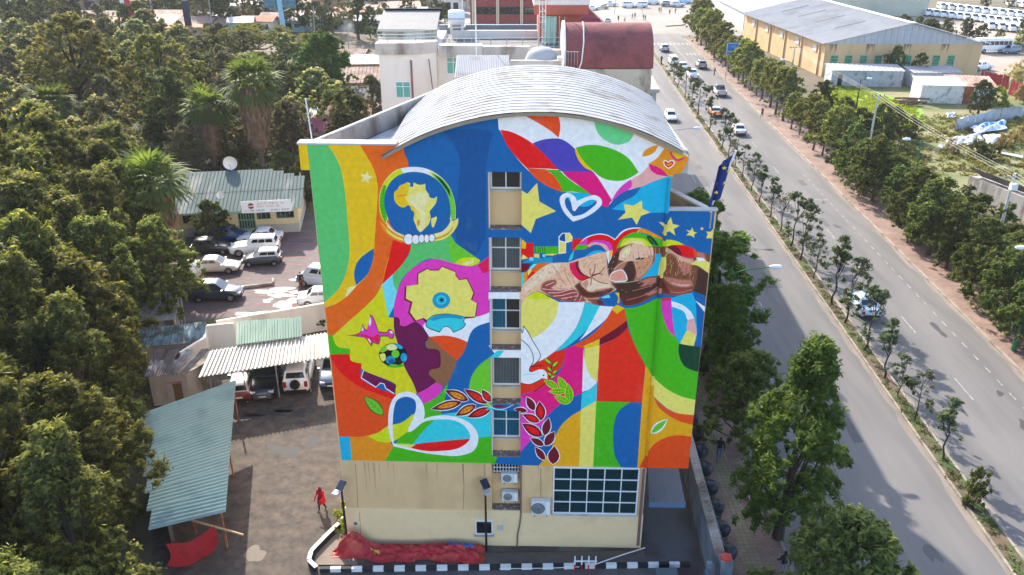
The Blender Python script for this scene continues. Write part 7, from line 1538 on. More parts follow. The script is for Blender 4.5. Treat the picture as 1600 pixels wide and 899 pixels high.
# ================================================================== STREET FURNITURE, FRONTAGE, PEOPLE
from mathutils import noise as mnoise
blackpaint = mat('black_kerb_paint', (36, 38, 42), .8, .2); whitepaint = mat('white_kerb_paint', (214, 216, 218), .8, .12, 3)
kr = link('kerb', None); kr['kind'] = 'structure'
a, b = G(500, 893), G(1078, 885); L_ = (b - a).length; n = int(L_ / .54); stone = [MB().box((0, 0, 0), (L_ / n - .012, .2, .3)).mesh(m_, 'kerb_stone') for m_ in (blackpaint, whitepaint)]
for i in range(n):
    o = link('kerb_stone', stone[i % 2], kr); p = a.lerp(b, (i + .5) / n); o.location = (p.x, p.y, .1); o.rotation_euler = (0, 0, math.atan2(b.y - a.y, b.x - a.x))
pw = wall_run('planter_wall', [a + Vector((-.1, 0, 0)), G(486, 882), G(490, 868), G(512, 845), G(536, 822), G(540, 816)], .32, .16, blackpaint, 'low black planter wall with white coping at the left facade corner')
for s0, s1 in zip([a + Vector((-.1, 0, 0)), G(486, 882), G(490, 868), G(512, 845), G(536, 822)], [G(486, 882), G(490, 868), G(512, 845), G(536, 822), G(540, 816)]):
    d = s1 - s0; nn = Vector((-d.y, d.x, 0)).normalized(); part('coping', whitepaint, pw, lambda q: q.slab(s0 - nn * .03 + Vector((0, 0, .37)), s1 - nn * .03 + Vector((0, 0, .37)), s1 + nn * .19 + Vector((0, 0, .37)), s0 + nn * .19 + Vector((0, 0, .37)), .045))
struct('planter_bed', [(G(*p).x, G(*p).y) for p in ((490, 884), (494, 868), (516, 845), (538, 822), (548, 858), (560, 884))], .06, mat('planter_soil', (122, 110, 98), .95, .2, 2))
# red tarpaulin over a long heap along the facade
q = MB(); nu, nv = 150, 26; rn = random.Random(5); ph = [rn.random() * 6 for _ in range(9)]
x0, x1 = G(522, 862).x, G(757, 866).x
for i in range(nu + 1):
    u = i / nu; hump = .42 + .8 * math.exp(-((u - .13) / .085) ** 2) - .25 * math.exp(-((u - .02) / .05) ** 2) + .08 * math.sin(9 * u + 1); dep = 1.15 - .35 * (1 - u) + .12 * math.sin(11 * u + ph[0]) + .08 * math.sin(31 * u + ph[1])
    for j in range(nv + 1):
        v = j / nv; z = hump * (math.sin(math.pi * min(1, v * .62 + .38)) ** .8 if v > .05 else .9) * min(1, u * 14 + .1, (1 - u) * 22 + .1)
        z += .06 * math.sin(17 * u + 7 * v + ph[2]) * math.sin(9 * v + ph[3]) + .05 * math.sin(41 * u + 5 * v + ph[4]) * v + .035 * math.sin(60 * u - 20 * v + ph[5])
        _p = Vector((u * 9.5, v * 1.4, 0)); z += .10 * (1 - abs(mnoise.noise(_p * 2.2)) * 2) - .05 + .07 * (1 - abs(mnoise.noise(_p * 5.1 + Vector((3, 1, 0)))) * 2) - .035
        q.v.append((x0 + (x1 - x0) * u + .08 * math.sin(12 * v + ph[6]), 34.72 - .026 * (x0 + (x1 - x0) * u) * 0 - v * dep, max(z, .07 + .01 * math.sin(30 * u))))
for i in range(nu):
    for j in range(nv): q.f.append((i * (nv + 1) + j, i * (nv + 1) + j + 1, (i + 1) * (nv + 1) + j + 1, (i + 1) * (nv + 1) + j)); q.m.append(1 if (112 < i < 138 and j < 5 + (i % 7) / 3) else 2 if (36 < i < 48 and 8 < j < 15 and mnoise.noise(Vector((i * .3, j * .3, 5))) > 0) else 0); q.sm.append(True)
tag(q.build('ground_tarpaulin', [mat('worn_red_tarpaulin', (168, 28, 38), .6, .25, 3.0, (186, 76, 54), .6, 1.6, spec=.5, bump=1.0, bscale=5), mat('blue_tarpaulin_edge', (30, 90, 160), .6), mat('yellow_sack', (190, 160, 70), .8, .2)], sharp=180), 'long crumpled red tarpaulin over a heap at the foot of the facade', 'tarpaulin')
# cooling units
def ac(px, py, off, w, h, label):
    u, z = WL(px, py, off); p = BLD.matrix_basis @ Vector((u, off, z)); r = empty('air_conditioner', p, -PHI, label, 'air conditioner')
    acm = mat('ac_casing', (206, 208, 208), .5, .06); part('casing', acm, r, lambda q: q.bb(-w / 2, w / 2, 0, .34, -h / 2, h / 2)).modifiers.new('b', 'BEVEL').width = .02
    g = part('fan_grille', mat('ac_fan_dark', (84, 88, 92), .6, .1), r, lambda q: q.lathe([(0, -.012), (h * .38, -.012), (h * .4, 0)], (-w * .14, 0, 0), 20, axis='y'))
    for k in range(1, 4): part('grille_ring', acm, g, lambda q: q.lathe([(h * .1 * k, -.02), (h * .1 * k + .012, -.02), (h * .1 * k + .012, -.012)], (-w * .14, 0, 0), 18, axis='y'))
    part('side_panel', mat('ac_side', (226, 228, 228), .5), r, lambda q: q.bb(w * .28, w * .47, -.008, 0, -h * .42, h * .42))
    for x in (-w * .32, w * .32): part('bracket', blackp, r, lambda q: q.bb(x - .02, x + .02, .02, .36, -h / 2 - .1, -h / 2 - .005))
ac(796, 748, .1, .86, .58, 'upper of two outdoor cooling units in the window niche'); ac(797, 777, .1, .86, .58, 'lower of two outdoor cooling units in the window niche'); ac(845, 795, -.37, 1.0, .9, 'large cooling unit left of the grid window')
def lamp_solar(px, py, h, label, tilt):
    p = G(px, py); r = empty('solar_lamp', (p.x, p.y, .05), tilt, label, 'street lamp'); 
    part('pole', blackp, r, lambda q: q.tube([(0, 0, 0), (0, 0, h)], [.07, .05], 8)); part('solar_panel', mat('solar_cells', (40, 46, 60), .25, .1), r, lambda q: q.slab((-.2, -.24, h + .05), (.2, -.24, h + .05), (.2, .24, h + .3), (-.2, .24, h + .3), .04)); part('lamp_head', mat('lamp_grey', (176, 178, 180), .5), r, lambda q: q.box((-.1, -.28, h - .08), (.3, .5, .1)))
lamp_solar(760, 862, 4.3, 'slim black solar lamp before the small low window', .5); lamp_solar(544, 862, 4.2, 'slim black solar lamp at the left facade corner', -.4)
BA = empty('folding_barrier', G(914, 893), 0, 'small white and red folding barrier at the black and white kerb', 'barrier')
redsteel = mat('red_barrier_steel', (170, 20, 30), .6)
for i in range(4): part('upright', whitepaint, BA, lambda q: q.box((-.55 + i * .36, 0, .75), (.07, .05, .55))); part('leg', redsteel, BA, lambda q: q.box((-.55 + i * .36, 0, .24), (.06, .05, .47)))
part('cross_bar', whitepaint, BA, lambda q: q.box((0, -.03, .72), (1.2, .03, .08)))
tag(part('white_hose', whitepaint, None, lambda q: q.tube([G(1008, 856, .4), G(970, 868, .25), G(930, 882, .3)], .03, 6)), 'white cord stretched from the facade corner to the barrier', 'cord')
tag(part('rope', whitepaint, None, lambda q: q.tube([G(780, 889, .28), G(860, 888, .26), G(905, 886, .3)], .02, 6)), 'thin white rope along the black and white kerb', 'rope')
# canopy, yard wall with wire, drums on the right
CN = empty('entrance_canopy', (0, 0, 0), 0, 'grey ribbed entrance canopy below the mural bay', 'canopy')
A, B, C_, D_ = G(1014, 786, 3.1), G(1071, 787, 3.1), G(1054, 720, 3.5), G(1012, 720, 3.5)
for i in range(3): a = A.lerp(B, i / 3); corrugated('roof_sheet', a, (B - A) / 3, D_.lerp(C_, i / 3) - a, 7, .03, mat('grey_canopy_sheet', (104, 106, 112), .5, .08), CN, 'rib')
part('fascia', mat('blue_grey_fascia', (84, 112, 140), .6), CN, lambda q: q.slab(A + Vector((0, -.06, .06)), A + Vector((0, -.06, -.24)), B + Vector((0, -.06, -.24)), B + Vector((0, -.06, .06)), .05))
for p in (): part('post', steel, CN, lambda q: q.tube([(p.x, p.y + .1, 0), (p.x, p.y + .1, 3.0)], .05, 6))
for i in range(9): part('alley_step', mat('alley_steps', (92, 104, 108), .9, .2), CN, lambda q: q.box((8.0, 27.8 + i * .62, .1 + .012 * i), (1.1, .5, .14 + .02 * i)))
YW = empty('yard_wall', (0, 0, 0), 0, 'blue grey yard wall topped with coiled wire beside the pavement', 'wall')
ywm = mat('blue_grey_wall', (120, 128, 138), .9, .15, 1.5, (90, 100, 112), .55, .6)
for i in range(12): y = 31.5 + i * 2.5; part('wall_panel', ywm, YW, lambda q: q.prism([(RX(9.0, y), y), (RX(9.35, y), y), (RX(9.35, y + 2.46), y + 2.46), (RX(9.0, y + 2.46), y + 2.46)], 0, 2.4)); part('coping', conc, YW, lambda q: q.box((RX(9.18, y + 1.23), y + 1.23, 2.45), (.5, 2.46, .1), -.035))
part('pillar', ywm, YW, lambda q: q.box((RX(9.35, 31.2), 31.2, 1.35), (.6, .6, 2.7))); part('pillar_lamp', mat('red_pillar_cap', (190, 60, 50), .6), YW, lambda q: q.lathe([(.3, 0), (.26, .1), (0, .16)], (RX(9.35, 31.2), 31.2, 2.7), 12))
for k in range(2): part('wire_coil', steel, YW, lambda q: q.tube([(RX(9.2, 32 + t * .03) + .22 * math.cos(t * .5 + k * 3), 32 + t * .062, 2.75 + .22 * math.sin(t * .5 + k * 3)) for t in range(440)], .012, 3, cap=False, smooth=False))
part('gate_leaf', mat('blue_steel_gate', (70, 96, 120), .6, .1), YW, lambda q: q.box((RX(8.6, 29.6), 29.6, 1.2), (.08, 2.6, 2.2), .2))
part('gate_post', ywm, YW, lambda q: q.box((RX(8.55, 31.1), 31.1, 1.25), (.25, .25, 2.5)))
drumm = mat('dark_drum', (38, 44, 54), .4, .2, 3, (70, 74, 84), .6, 2.0); drumb = mat('brown_drum_base', (78, 66, 62), .8, .2)
for i in range(9):
    y = 33.6 + i * 1.75; r = empty('covered_drum', (RX(10.15, y), y, .13), i, f'black-wrapped drum along the yard wall, {ORD[i]} from the camera', 'drum', 'drums along the yard wall')
    part('drum', drumb, r, lambda q: q.lathe([(.3, 0), (.36, .06), (.36, .62), (.33, .66)], n=14)); part('cover', drumm, r, lambda q: q.lathe([(.4, .45), (.46, .7), (.44, .95), (.3, 1.12), (0, 1.18)], n=14)); part('rim_band', steel, r, lambda q: q.lathe([(.37, .4), (.385, .42), (.37, .45)], n=14))
tp = wall_run('tree_pit', [G(1166, 780), G(1180, 808), G(1188, 806)], .28, .12, conc, 'low concrete tree pit edge on the near pavement')
# street lamps and signs
greenp = mat('green_lamp_post', (30, 110, 66), .5, .1)
def street_lamp(p, h, arm, label, mt, dirx=1):
    r = empty('street_lamp', p, 0, label, 'street lamp'); part('base', mt, r, lambda q: q.lathe([(.2, 0), (.2, .9), (.12, 1.1)], n=10)); part('pole', mt, r, lambda q: q.tube([(0, 0, .9), (0, 0, h)], [.1, .06], 8))
    part('arm', mt, r, lambda q: q.tube([(0, 0, h - .6), (dirx * arm * .3, 0, h - .25), (dirx * arm, 0, h)], .045, 6)); part('scroll', mt, r, lambda q: q.tube([(dirx * .1 + .35 * math.cos(t) * dirx, 0, h - 1.1 + .35 * math.sin(t)) for t in np.linspace(-1.2, 3.6, 14)], .025, 5))
    part('lamp_head', mat('lamp_head_white', (226, 228, 230), .4), r, lambda q: q.lathe([(0, 0), (.1, .05), (.17, .4), (.14, .8), (0, .95)], (dirx * (arm - .1), 0, h), 10, axis='x'))
    if dirx < 0: pass
    return r
street_lamp((RX(13.2, 52), 52, .1), 9, 2.6, 'green street lamp with a curved arm before the near trees', greenp)
street_lamp((RX(13.2, 90), 90, .1), 9, 3.6, 'street lamp whose white head shows beyond the arched roof', steel)
p = G(1583, 550); street_lamp((p.x, p.y, .13), 8.6, 2.2, 'green street lamp on the far pavement among the trees', greenp, -1)
street_lamp((RX(40.2, 86), 86, .13), 8.8, 2.2, 'street lamp with a pale head over the tree belt', greenp, -1); street_lamp((RX(39.6, 134), 134, .13), 8.8, 2.2, 'street lamp near the corner of the warehouse', greenp, -1)
p = G(1337, 172); street_lamp((p.x, p.y, 0), 5.2, 1.0, 'dark lamp post standing on the green lawn', blackp)
SI = empty('road_sign', (RX(37.0, 163), 163, 0), 0, 'large blue direction sign with white lettering over the pavement', 'sign'); z_ = onY(1141, 77, 163).z
part('board', mat('sign_blue', (20, 120, 196), .5, .04), SI, lambda q: q.bb(-1.75, 1.75, -.06, 0, z_ - 1.15, z_ + 1.15)); part('border', whitepaint, SI, lambda q: [q.bb(*s, -.075, -.06, *t) for s, t in (((-1.72, 1.72), (z_ + 1.05, z_ + 1.12)), ((-1.72, 1.72), (z_ - 1.12, z_ - 1.05)), ((-1.72, -1.66), (z_ - 1.05, z_ + 1.05)), ((1.66, 1.72), (z_ - 1.05, z_ + 1.05)))])
part('arrow', whitepaint, SI, lambda q: (q.bb(-.06, .06, -.08, -.06, z_ - .95, z_ + .1), q.lathe([(.18, -.07), (.3, -.07)], (0, 0, z_ - .6), 16, axis='y'))); letters(SI, whitepaint, lambda x, z: (x, -.08, z), [(-.9, .9, z_ + .4, z_ + .62, 12), (-.8, .8, z_ + .14, z_ + .32, 13), (-1.6, -.5, z_ - .6, z_ - .38, 8), (.5, 1.6, z_ - .5, z_ - .28, 8), (.5, 1.5, z_ - .85, z_ - .65, 8)], 4)
for x in (-1.4, 1.4): part('post', steel, SI, lambda q: q.tube([(x, .08, 0), (x, .08, z_ + 1.1)], .07, 6))
# utility poles and wires
UP = [Vector((RX(44.4, y), y, 0)) for y in (40, 75, 110, 150)]
for i, p in enumerate(UP):
    r = empty('utility_pole', p, 0, ['concrete utility pole off the right edge carrying wires', 'utility pole with a white transformer box in the tree belt', 'pale utility pole with a cross-arm at the lawn', 'far utility pole beside the warehouse side'][i], 'utility pole')
    part('pole', mat('concrete_pole', (190, 186, 180), .85), r, lambda q: q.tube([(0, 0, 0), (0, 0, 8.6)], [.17, .11], 8)); part('cross_arm', conc, r, lambda q: q.box((0, 0, 8.3), (1.9, .12, .12)))
    for k in range(4): part('insulator', blackp, r, lambda q: q.lathe([(.05, 0), (.07, .1), (.03, .18)], (-.8 + k * .53, 0, 8.36), 8))
    if i == 1: part('transformer', tankw, r, lambda q: q.box((0, -.3, 7.4), (.6, .45, .6)))
for k in range(3):
    pts = []
    for a, b in zip(UP[:-1], UP[1:]):
        for t in np.linspace(0, 1, 11): q_ = a.lerp(b, t); pts.append((q_.x - .8 + k * .53, q_.y, 8.55 - 1.5 * t * (1 - t)))
    tag(part('power_line', mat('aluminium_wire', (70, 70, 72), .5), None, lambda q: q.tube(pts, .014, 4, cap=False)), f'overhead wire along the far pavement, {ORD[k]} from the avenue', 'wire', 'overhead wires')
# flag on the bay
FL = empty('flag', BLD.matrix_basis @ Vector((8.95, .6, 19.4)), -PHI, 'dark blue flag with yellow stars hanging from the mural bay', 'flag'); part('flagpole', whst, FL, lambda q: q.tube([(0, 0, 0), (.45, -.1, 2.2)], .03, 6))
q = MB(); nu, nv = 12, 10
for i in range(nu + 1):
    for j in range(nv + 1):
        u, v = i / nu, j / nv; q.v.append((.44 - .25 * v - .42 * u * (1 - .2 * v) + .05 * math.sin(9 * u), -.1 + .09 * math.sin(10 * u + 2 * v), 2.15 - 1.7 * v - .55 * u))
for i in range(nu):
    for j in range(nv): q.f.append((i * (nv + 1) + j, (i + 1) * (nv + 1) + j, (i + 1) * (nv + 1) + j + 1, i * (nv + 1) + j + 1)); q.m.append(0); q.sm.append(True)
FL.scale = (1.7, 1.3, 1.15)
fl = q.build('cloth', mat('flag_blue', (16, 44, 110), .8, .1), FL, sharp=180)
for k in range(7):
    a_ = k / 7 * 6.283; u, v = .5 + .3 * math.cos(a_), .5 + .3 * math.sin(a_); c_ = Vector((.44 - .25 * v - .42 * u * (1 - .2 * v) + .05 * math.sin(9 * u), -.13 + .09 * math.sin(10 * u + 2 * v), 2.15 - 1.7 * v - .55 * u))
    part('star', mat('flag_yellow', (230, 190, 40), .8), fl, lambda q: q.add([(c_.x + (.08 if t % 2 == 0 else .035) * math.sin(t * .628), c_.y, c_.z + (.08 if t % 2 == 0 else .035) * math.cos(t * .628)) for t in range(10)], [tuple(range(10))]))
tag(part('roof_pole', whst, None, lambda q: q.tube([G(488, 222, 22.2), G(488, 222, 22.2) + Vector((-.1, 0, 1.9))], .03, 6)), 'white pole on the left parapet of the mural building', 'pole')
# ------------------------------------------------------------------ people
skinm = mat('dark_skin', (92, 62, 48), .6, .08); hairm = mat('black_hair', (16, 14, 14), .8); shoem = mat('dark_shoes', (24, 22, 24), .6)
PCACHE = {}
def person(loc, rz, label, top, legs, stride=.22, armf=(.25, -.2), bend=(0, 0), h=1.72, coat=False, scarf=None, name='person'):
    key_ = (top.name, legs.name, stride, armf, h, coat)
    if key_ in PCACHE:
        r = empty(name, loc, rz, label, 'person'); link('body', PCACHE[key_], r); return r
    s = h / 1.72; J = {'pel': (0, 0, .95), 'sp': (0, 0, 1.15), 'ch': (0, .01, 1.36), 'nk': (0, 0, 1.48), 'hd': (0, .03, 1.6), 'tp': (0, .01, 1.7)}
    Rr = {'pel': .15, 'sp': .135, 'ch': .15, 'nk': .055, 'hd': .098, 'tp': .07}; Ed = [('pel', 'sp'), ('sp', 'ch'), ('ch', 'nk'), ('nk', 'hd'), ('hd', 'tp')]
    for k, sg in (('l', -1), ('r', 1)):
        st = stride * sg; J['sh' + k] = (sg * .19, 0, 1.4); J['el' + k] = (sg * .25, -.04 + armf[sg > 0] * .35, 1.13); J['wr' + k] = (sg * .24, .02 + armf[sg > 0], .92 + abs(armf[sg > 0]) * .35); J['pm' + k] = (sg * .23, .05 + armf[sg > 0] * 1.12, .84 + abs(armf[sg > 0]) * .4)
        J['hp' + k] = (sg * .1, 0, .9); J['kn' + k] = (sg * .105, st * .55 + .04, .5); J['an' + k] = (sg * .1, st * (1 if st > 0 else 1.2) - .02, .09 + (0 if st > 0 else .03)); J['to' + k] = (sg * .11, J['an' + k][1] + .17, .04)
        for a_, r_ in (('sh', .075), ('el', .052), ('wr', .036), ('pm', .038), ('hp', .105), ('kn', .068), ('an', .045), ('to', .035)): Rr[a_ + k] = r_ * (1.25 if coat and a_ in ('sh', 'el', 'wr') else 1)
        Ed += [('ch', 'sh' + k), ('sh' + k, 'el' + k), ('el' + k, 'wr' + k), ('wr' + k, 'pm' + k), ('pel', 'hp' + k), ('hp' + k, 'kn' + k), ('kn' + k, 'an' + k), ('an' + k, 'to' + k)]
    if coat: Rr['pel'] = .2; Rr['sp'] = .17
    ks = list(J); me = bpy.data.meshes.new('body'); me.from_pydata([tuple(c * s for c in J[k]) for k in ks], [(ks.index(a_), ks.index(b_)) for a_, b_ in Ed], [])
    o = link('body_source', me); md = o.modifiers.new('skin', 'SKIN'); md.use_smooth_shade = True
    for i, k in enumerate(ks): sv = me.skin_vertices[0].data[i]; sv.radius = (Rr[k] * s, Rr[k] * s * (.72 if k in ('pel', 'sp', 'ch') else 1)); sv.use_root = (k == 'pel')
    o.modifiers.new('sub', 'SUBSURF').levels = 1
    dg = bpy.context.evaluated_depsgraph_get(); ev = bpy.data.meshes.new_from_object(o.evaluated_get(dg)); bpy.data.objects.remove(o)
    bm = bmesh.new(); bm.from_mesh(ev)
    for k, sg in (('l', -1), ('r', 1)):                                 # five unequal, slightly curled fingers on each hand
        c = Vector(J['pm' + k]) * s
        for fi, (dy, ln) in enumerate(((-.028, .075), (-.009, .085), (.01, .08), (.028, .062), (.042, .05))):
            b0 = c + Vector((-.01 * sg, dy * s, -.02 * s)); thumb = fi == 4; tipv = b0 + Vector((-.02 * sg, .03 if thumb else .012, -ln * s)); w_ = .008 * s; vv = [bm.verts.new(b0 + Vector(t)) for t in ((-w_, -w_, 0), (w_, -w_, 0), (w_, w_, 0), (-w_, w_, 0))] + [bm.verts.new(tipv + Vector(t)) for t in ((-w_ * .6, -w_ * .6, 0), (w_ * .6, -w_ * .6, 0), (w_ * .6, w_ * .6, 0), (-w_ * .6, w_ * .6, 0))]
            for f in ((0, 1, 5, 4), (1, 2, 6, 5), (2, 3, 7, 6), (3, 0, 4, 7), (4, 5, 6, 7)): bm.faces.new([vv[i] for i in f])
    for f in bm.faces:
        p = f.calc_center_median() / s; arm = abs(p.x) > .2; d_h = (p - Vector(J['hd'])).length
        if p.z > 1.5: mi = 3 if (p.z > 1.65 or p.y < -.01) else 0
        elif p.z > 1.46 and abs(p.x) < .08: mi = 0
        elif arm and p.z < 1.0 and (p - Vector(J['pml' if p.x < 0 else 'pmr'])).length < .17: mi = 0
        elif p.z > (.62 if coat else .96) or (arm and p.z > .8): mi = 1
        elif p.z < .1: mi = 4
        else: mi = 2
        f.material_index = mi; f.smooth = True
    ev.materials.clear()
    for m_ in (skinm, top, legs, hairm, shoem): ev.materials.append(m_)
    bm.to_mesh(ev); bm.free(); PCACHE[key_] = ev
    r = empty(name, loc, rz, label, 'person'); link('body', ev, r)
    if coat: part('coat_skirt', top, r, lambda q: q.lathe([(.2 * s, .98 * s), (.24 * s, .78 * s), (.26 * s, .62 * s)], n=14))
    if scarf: part('scarf', scarf, r, lambda q: q.lathe([(.1 * s, 1.44 * s), (.13 * s, 1.48 * s), (.08 * s, 1.54 * s)], (0, .01, 0), 12))
    return r
redc = mat('red_coat_cloth', (190, 16, 34), .8, .15, 4); darkc = mat('dark_cloth', (34, 36, 44), .9, .15); whitec = mat('pale_shirt', (196, 198, 204), .9); browntr = mat('brown_trousers', (120, 74, 48), .9, .1); jean = mat('blue_jeans', (66, 88, 124), .9, .12)
person(G(504, 798), R(150), 'person in a long red coat and dark trousers walking across the yard', redc, darkc, .16, (.3, .22), coat=True)
person(G(471, 452), R(200), 'person in a dark jacket and brown trousers standing in the car park', darkc, browntr, .1, (.2, .05), scarf=whitec)
person(G(1122, 722) + Vector((0, 0, .14)), R(170), 'person in a dark top and blue jeans walking beside the yard wall', darkc, jean, .24)
person(G(1221, 905) + Vector((0, 0, .14)), R(10), 'person in a dark jacket at the bottom edge of the near pavement', darkc, mat('grey_trousers', (120, 124, 130), .9), .1)
rider = person(Vector(at(1033, 101)) + Vector((0, 0, .12)), RA - R(90), 'person in a dark jacket standing astride the red motorcycle', darkc, darkc, .05, (.35, .35))
for i, (px, py) in enumerate(((966, 34), (988, 30), (992, 29), (1005, 32), (1008, 33), (1030, 20), (1033, 20), (1046, 24), (925, 38), (905, 40), (1055, 22), (976, 36))):
    person(G(px, py), i * 1.3, f'distant person in {["dark", "brown", "grey", "blue"][i % 4]} clothes on the sunlit square, {ORD[i]} counted', [darkc, browntr, mat('grey_cloth', (110, 110, 116), .9), jean][i % 4], [darkc, jean][i % 2], .2)
for i, (px, py) in enumerate(((1131, 66), (1116, 120), (1190, 186))): person(G(px, py) + Vector((0, 0, .14)), i, f'{["dark clad", "small dark", "lone dark"][i]} person on the far pavement by the trees', darkc, darkc, .15)
# ================================================================== FAR MARKET STREET AND SMALL HOUSES
rq = random.Random(9)
roofs = [rustp, mat('grey_tin', (176, 172, 168), .7, .12, 1.0, (140, 128, 118), .55, .5), mat('pale_tin', (206, 204, 198), .7, .08), rust, mat('brown_tin', (132, 104, 92), .8, .15, 1.0), mat('bluish_tin', (150, 166, 182), .7, .1)]
walls = [mat('mud_wall', (160, 132, 108), .95, .1), offwhite, mat('ochre_house_wall', (196, 164, 110), .9), mat('bluegreen_wall', (128, 160, 160), .9), conc]
rname = ['faded rust', 'grey tin', 'pale tin', 'rust red', 'brown tin', 'bluish tin']
def hut(px, py, w, d, h, rz, ri, wi, label):
    p = G(px, py); r = empty('market_hut', (p.x, p.y, 0), rz, label, 'hut', 'huts of the far market street')
    part('wall', walls[wi], r, lambda q: q.bb(-w / 2, w / 2, -d / 2, d / 2, 0, h)); part('door', dark_gap, r, lambda q: q.bb(-w * .2, w * .12, -d / 2 - .03, -d / 2, 0, h * .75))
    if (ri + wi) % 2: part('roof', roofs[ri], r, lambda q: q.slab((-w / 2 - .4, -d / 2 - .5, h - .1), (w / 2 + .4, -d / 2 - .5, h - .1), (w / 2 + .4, d / 2 + .4, h + .7), (-w / 2 - .4, d / 2 + .4, h + .7), .08))
    else:
        part('roof', roofs[ri], r, lambda q: q.slab((-w / 2 - .4, -d / 2 - .5, h - .1), (w / 2 + .4, -d / 2 - .5, h - .1), (w / 2 + .4, 0, h + 1.0), (-w / 2 - .4, 0, h + 1.0), .08)); part('roof', roofs[ri], r, lambda q: q.slab((-w / 2 - .4, 0, h + 1.0), (w / 2 + .4, 0, h + 1.0), (w / 2 + .4, d / 2 + .5, h - .1), (-w / 2 - .4, d / 2 + .5, h - .1), .08))
    win(r, w * .2, w * .38, h * .35, h * .75, -d / 2, 1, 1, glassd, t=.06)
k = 0
huts = [(236, 47, 16, 5, 3), (268, 50, 14, 5, 2.8), (262, 40, 12, 5, 3.2), (312, 52, 9, 5, 3), (330, 50, 8, 5, 3), (380, 55, 6, 6, 3.6), (408, 52, 9, 5, 3.4), (428, 50, 5, 4, 4), (352, 52, 8, 5, 2.6), (290, 56, 9, 4, 2.4), (220, 56, 10, 4, 2.5), (180, 52, 10, 5, 3), (455, 48, 9, 5, 3), (480, 40, 8, 5, 3), (528, 44, 8, 5, 3.2), (548, 34, 10, 6, 3), (575, 48, 8, 5, 3), (600, 30, 10, 6, 3), (625, 24, 12, 6, 3), (655, 34, 10, 6, 3), (700, 22, 9, 7, 5), (720, 12, 8, 7, 6), (690, 10, 10, 7, 4), (640, 8, 12, 7, 4), (600, 8, 12, 7, 4), (560, 10, 12, 7, 4), (500, 14, 14, 7, 3.5), (450, 22, 14, 7, 3), (400, 22, 14, 7, 3), (350, 14, 14, 7, 4), (300, 12, 14, 7, 3.5), (250, 12, 14, 7, 3.5), (200, 14, 16, 7, 3), (150, 16, 14, 7, 4), (100, 18, 14, 7, 4), (60, 24, 12, 7, 4), (20, 20, 14, 7, 4), (160, 40, 12, 6, 3), (120, 44, 10, 5, 3)]
for i, (px, py, w, d, h) in enumerate(huts):
    ri, wi = rq.randrange(6), rq.randrange(5); hut(px, py, w, d, h, R(rq.uniform(-12, 12)), ri, wi, f'hut with a {rname[ri]} roof on the far market street, {ORD[i]} of its row')
# houses between the big dense tree and the annex
def house(name, px, py, w, d, h, rh, rz, rm, wm, label, tiles=False):
    p = G(px, py); r = empty(name, (p.x, p.y, 0), rz, label, 'house'); part('wall', wm, r, lambda q: q.bb(-w / 2, w / 2, -d / 2, d / 2, 0, h))
    for i in range(5):
        x = -w / 2 - .4 + i * (w + .8) / 5; corrugated('roof_sheet', (x, -d / 2 - .6, h - .1), ((w + .8) / 5, 0, 0), (0, d / 2 + .6, rh), 4, .06, rm, r); corrugated('roof_sheet', (x, 0, h + rh - .1), ((w + .8) / 5, 0, 0), (0, d / 2 + .6, -rh), 4, .06, rm, r)
    win(r, -w * .3, -w * .1, h * .4, h * .8, -d / 2, 2, 1, glassd, t=.07); win(r, w * .1, w * .3, h * .4, h * .8, -d / 2, 2, 1, glassd, t=.07); part('door', dark_gap, r, lambda q: q.bb(-.5, .5, -d / 2 - .04, -d / 2, 0, h * .8)); return r
house('brown_roof_house', 577, 152, 12, 9, 3.6, 1.8, R(2), rustp, mat('brown_clay_wall', (146, 108, 88), .95), 'house with a faded brown roof left of the annex tower')
house('tiled_roof_house', 566, 178, 11, 6, 3.2, 1.4, R(-4), mat('dark_grey_roof', (96, 88, 88), .8, .15), conc, 'house with a dark roof and a bright tiled ridge')
house('red_roof_house', 574, 206, 10, 6, 3.2, 1.3, R(0), mat('worn_red_roof', (142, 84, 80), .8, .15, 1.2, (172, 130, 118), .56, .5), offwhite, 'house with a worn red tin roof beside the parapet')
house('maroon_roof_house', 545, 228, 12, 6, 3.0, 1.3, R(8), mat('maroon_roof', (140, 62, 78), .75, .12), offwhite, 'low house with a maroon roof just behind the left parapet')
house('market_house', 566, 120, 9, 7, 3.2, 1.2, R(5), roofs[1], walls[0], 'small house with a grey roof behind the brown-roofed one'); house('shabby_house', 545, 108, 8, 6, 3.0, 1.2, R(-6), rustp, walls[1], 'shabby house with a pale rust roof beyond the dense tree'); house('white_wall_house', 520, 205, 6, 5, 2.8, .9, R(0), roofs[2], offwhite, 'small white house with a pale roof behind the flowering tree')
car('van', (228, 230, 232), at(537, 192), R(20), 'white van parked by the maroon-roofed house')
# billboard, pylons
BB = empty('billboard', G(446, 68), 0, 'tall pale blue billboard column with a steel frame on top', 'billboard'); cy = mat('pale_blue_steel', (140, 186, 200), .5, .08); cyd = mat('teal_frame_steel', (60, 116, 132), .5, .1)
part('column', cy, BB, lambda q: q.tube([(0, 0, 0), (-.6, 0, 17)], [.62, .58], 14)); part('panel', mat('billboard_back', (96, 130, 140), .7), BB, lambda q: q.bb(-4.2, 3.2, .7, .9, 8.6, 14))
for x in (-4.2, -2.8, -1.4, 0, 1.4, 3.0): part('frame_post', cyd, BB, lambda q: q.box((x, .5, 11), (.16, .16, 5.6)))
for z in (8.4, 9.6, 11): part('frame_beam', cyd, BB, lambda q: q.box((-.5, .35, z), (8.0, .18, .2)))
for x in (-4, -2.2, 1, 2.8): part('brace', cyd, BB, lambda q: q.tube([(x, .4, 8.4), (-.4, .1, 7.2)], .07, 5))
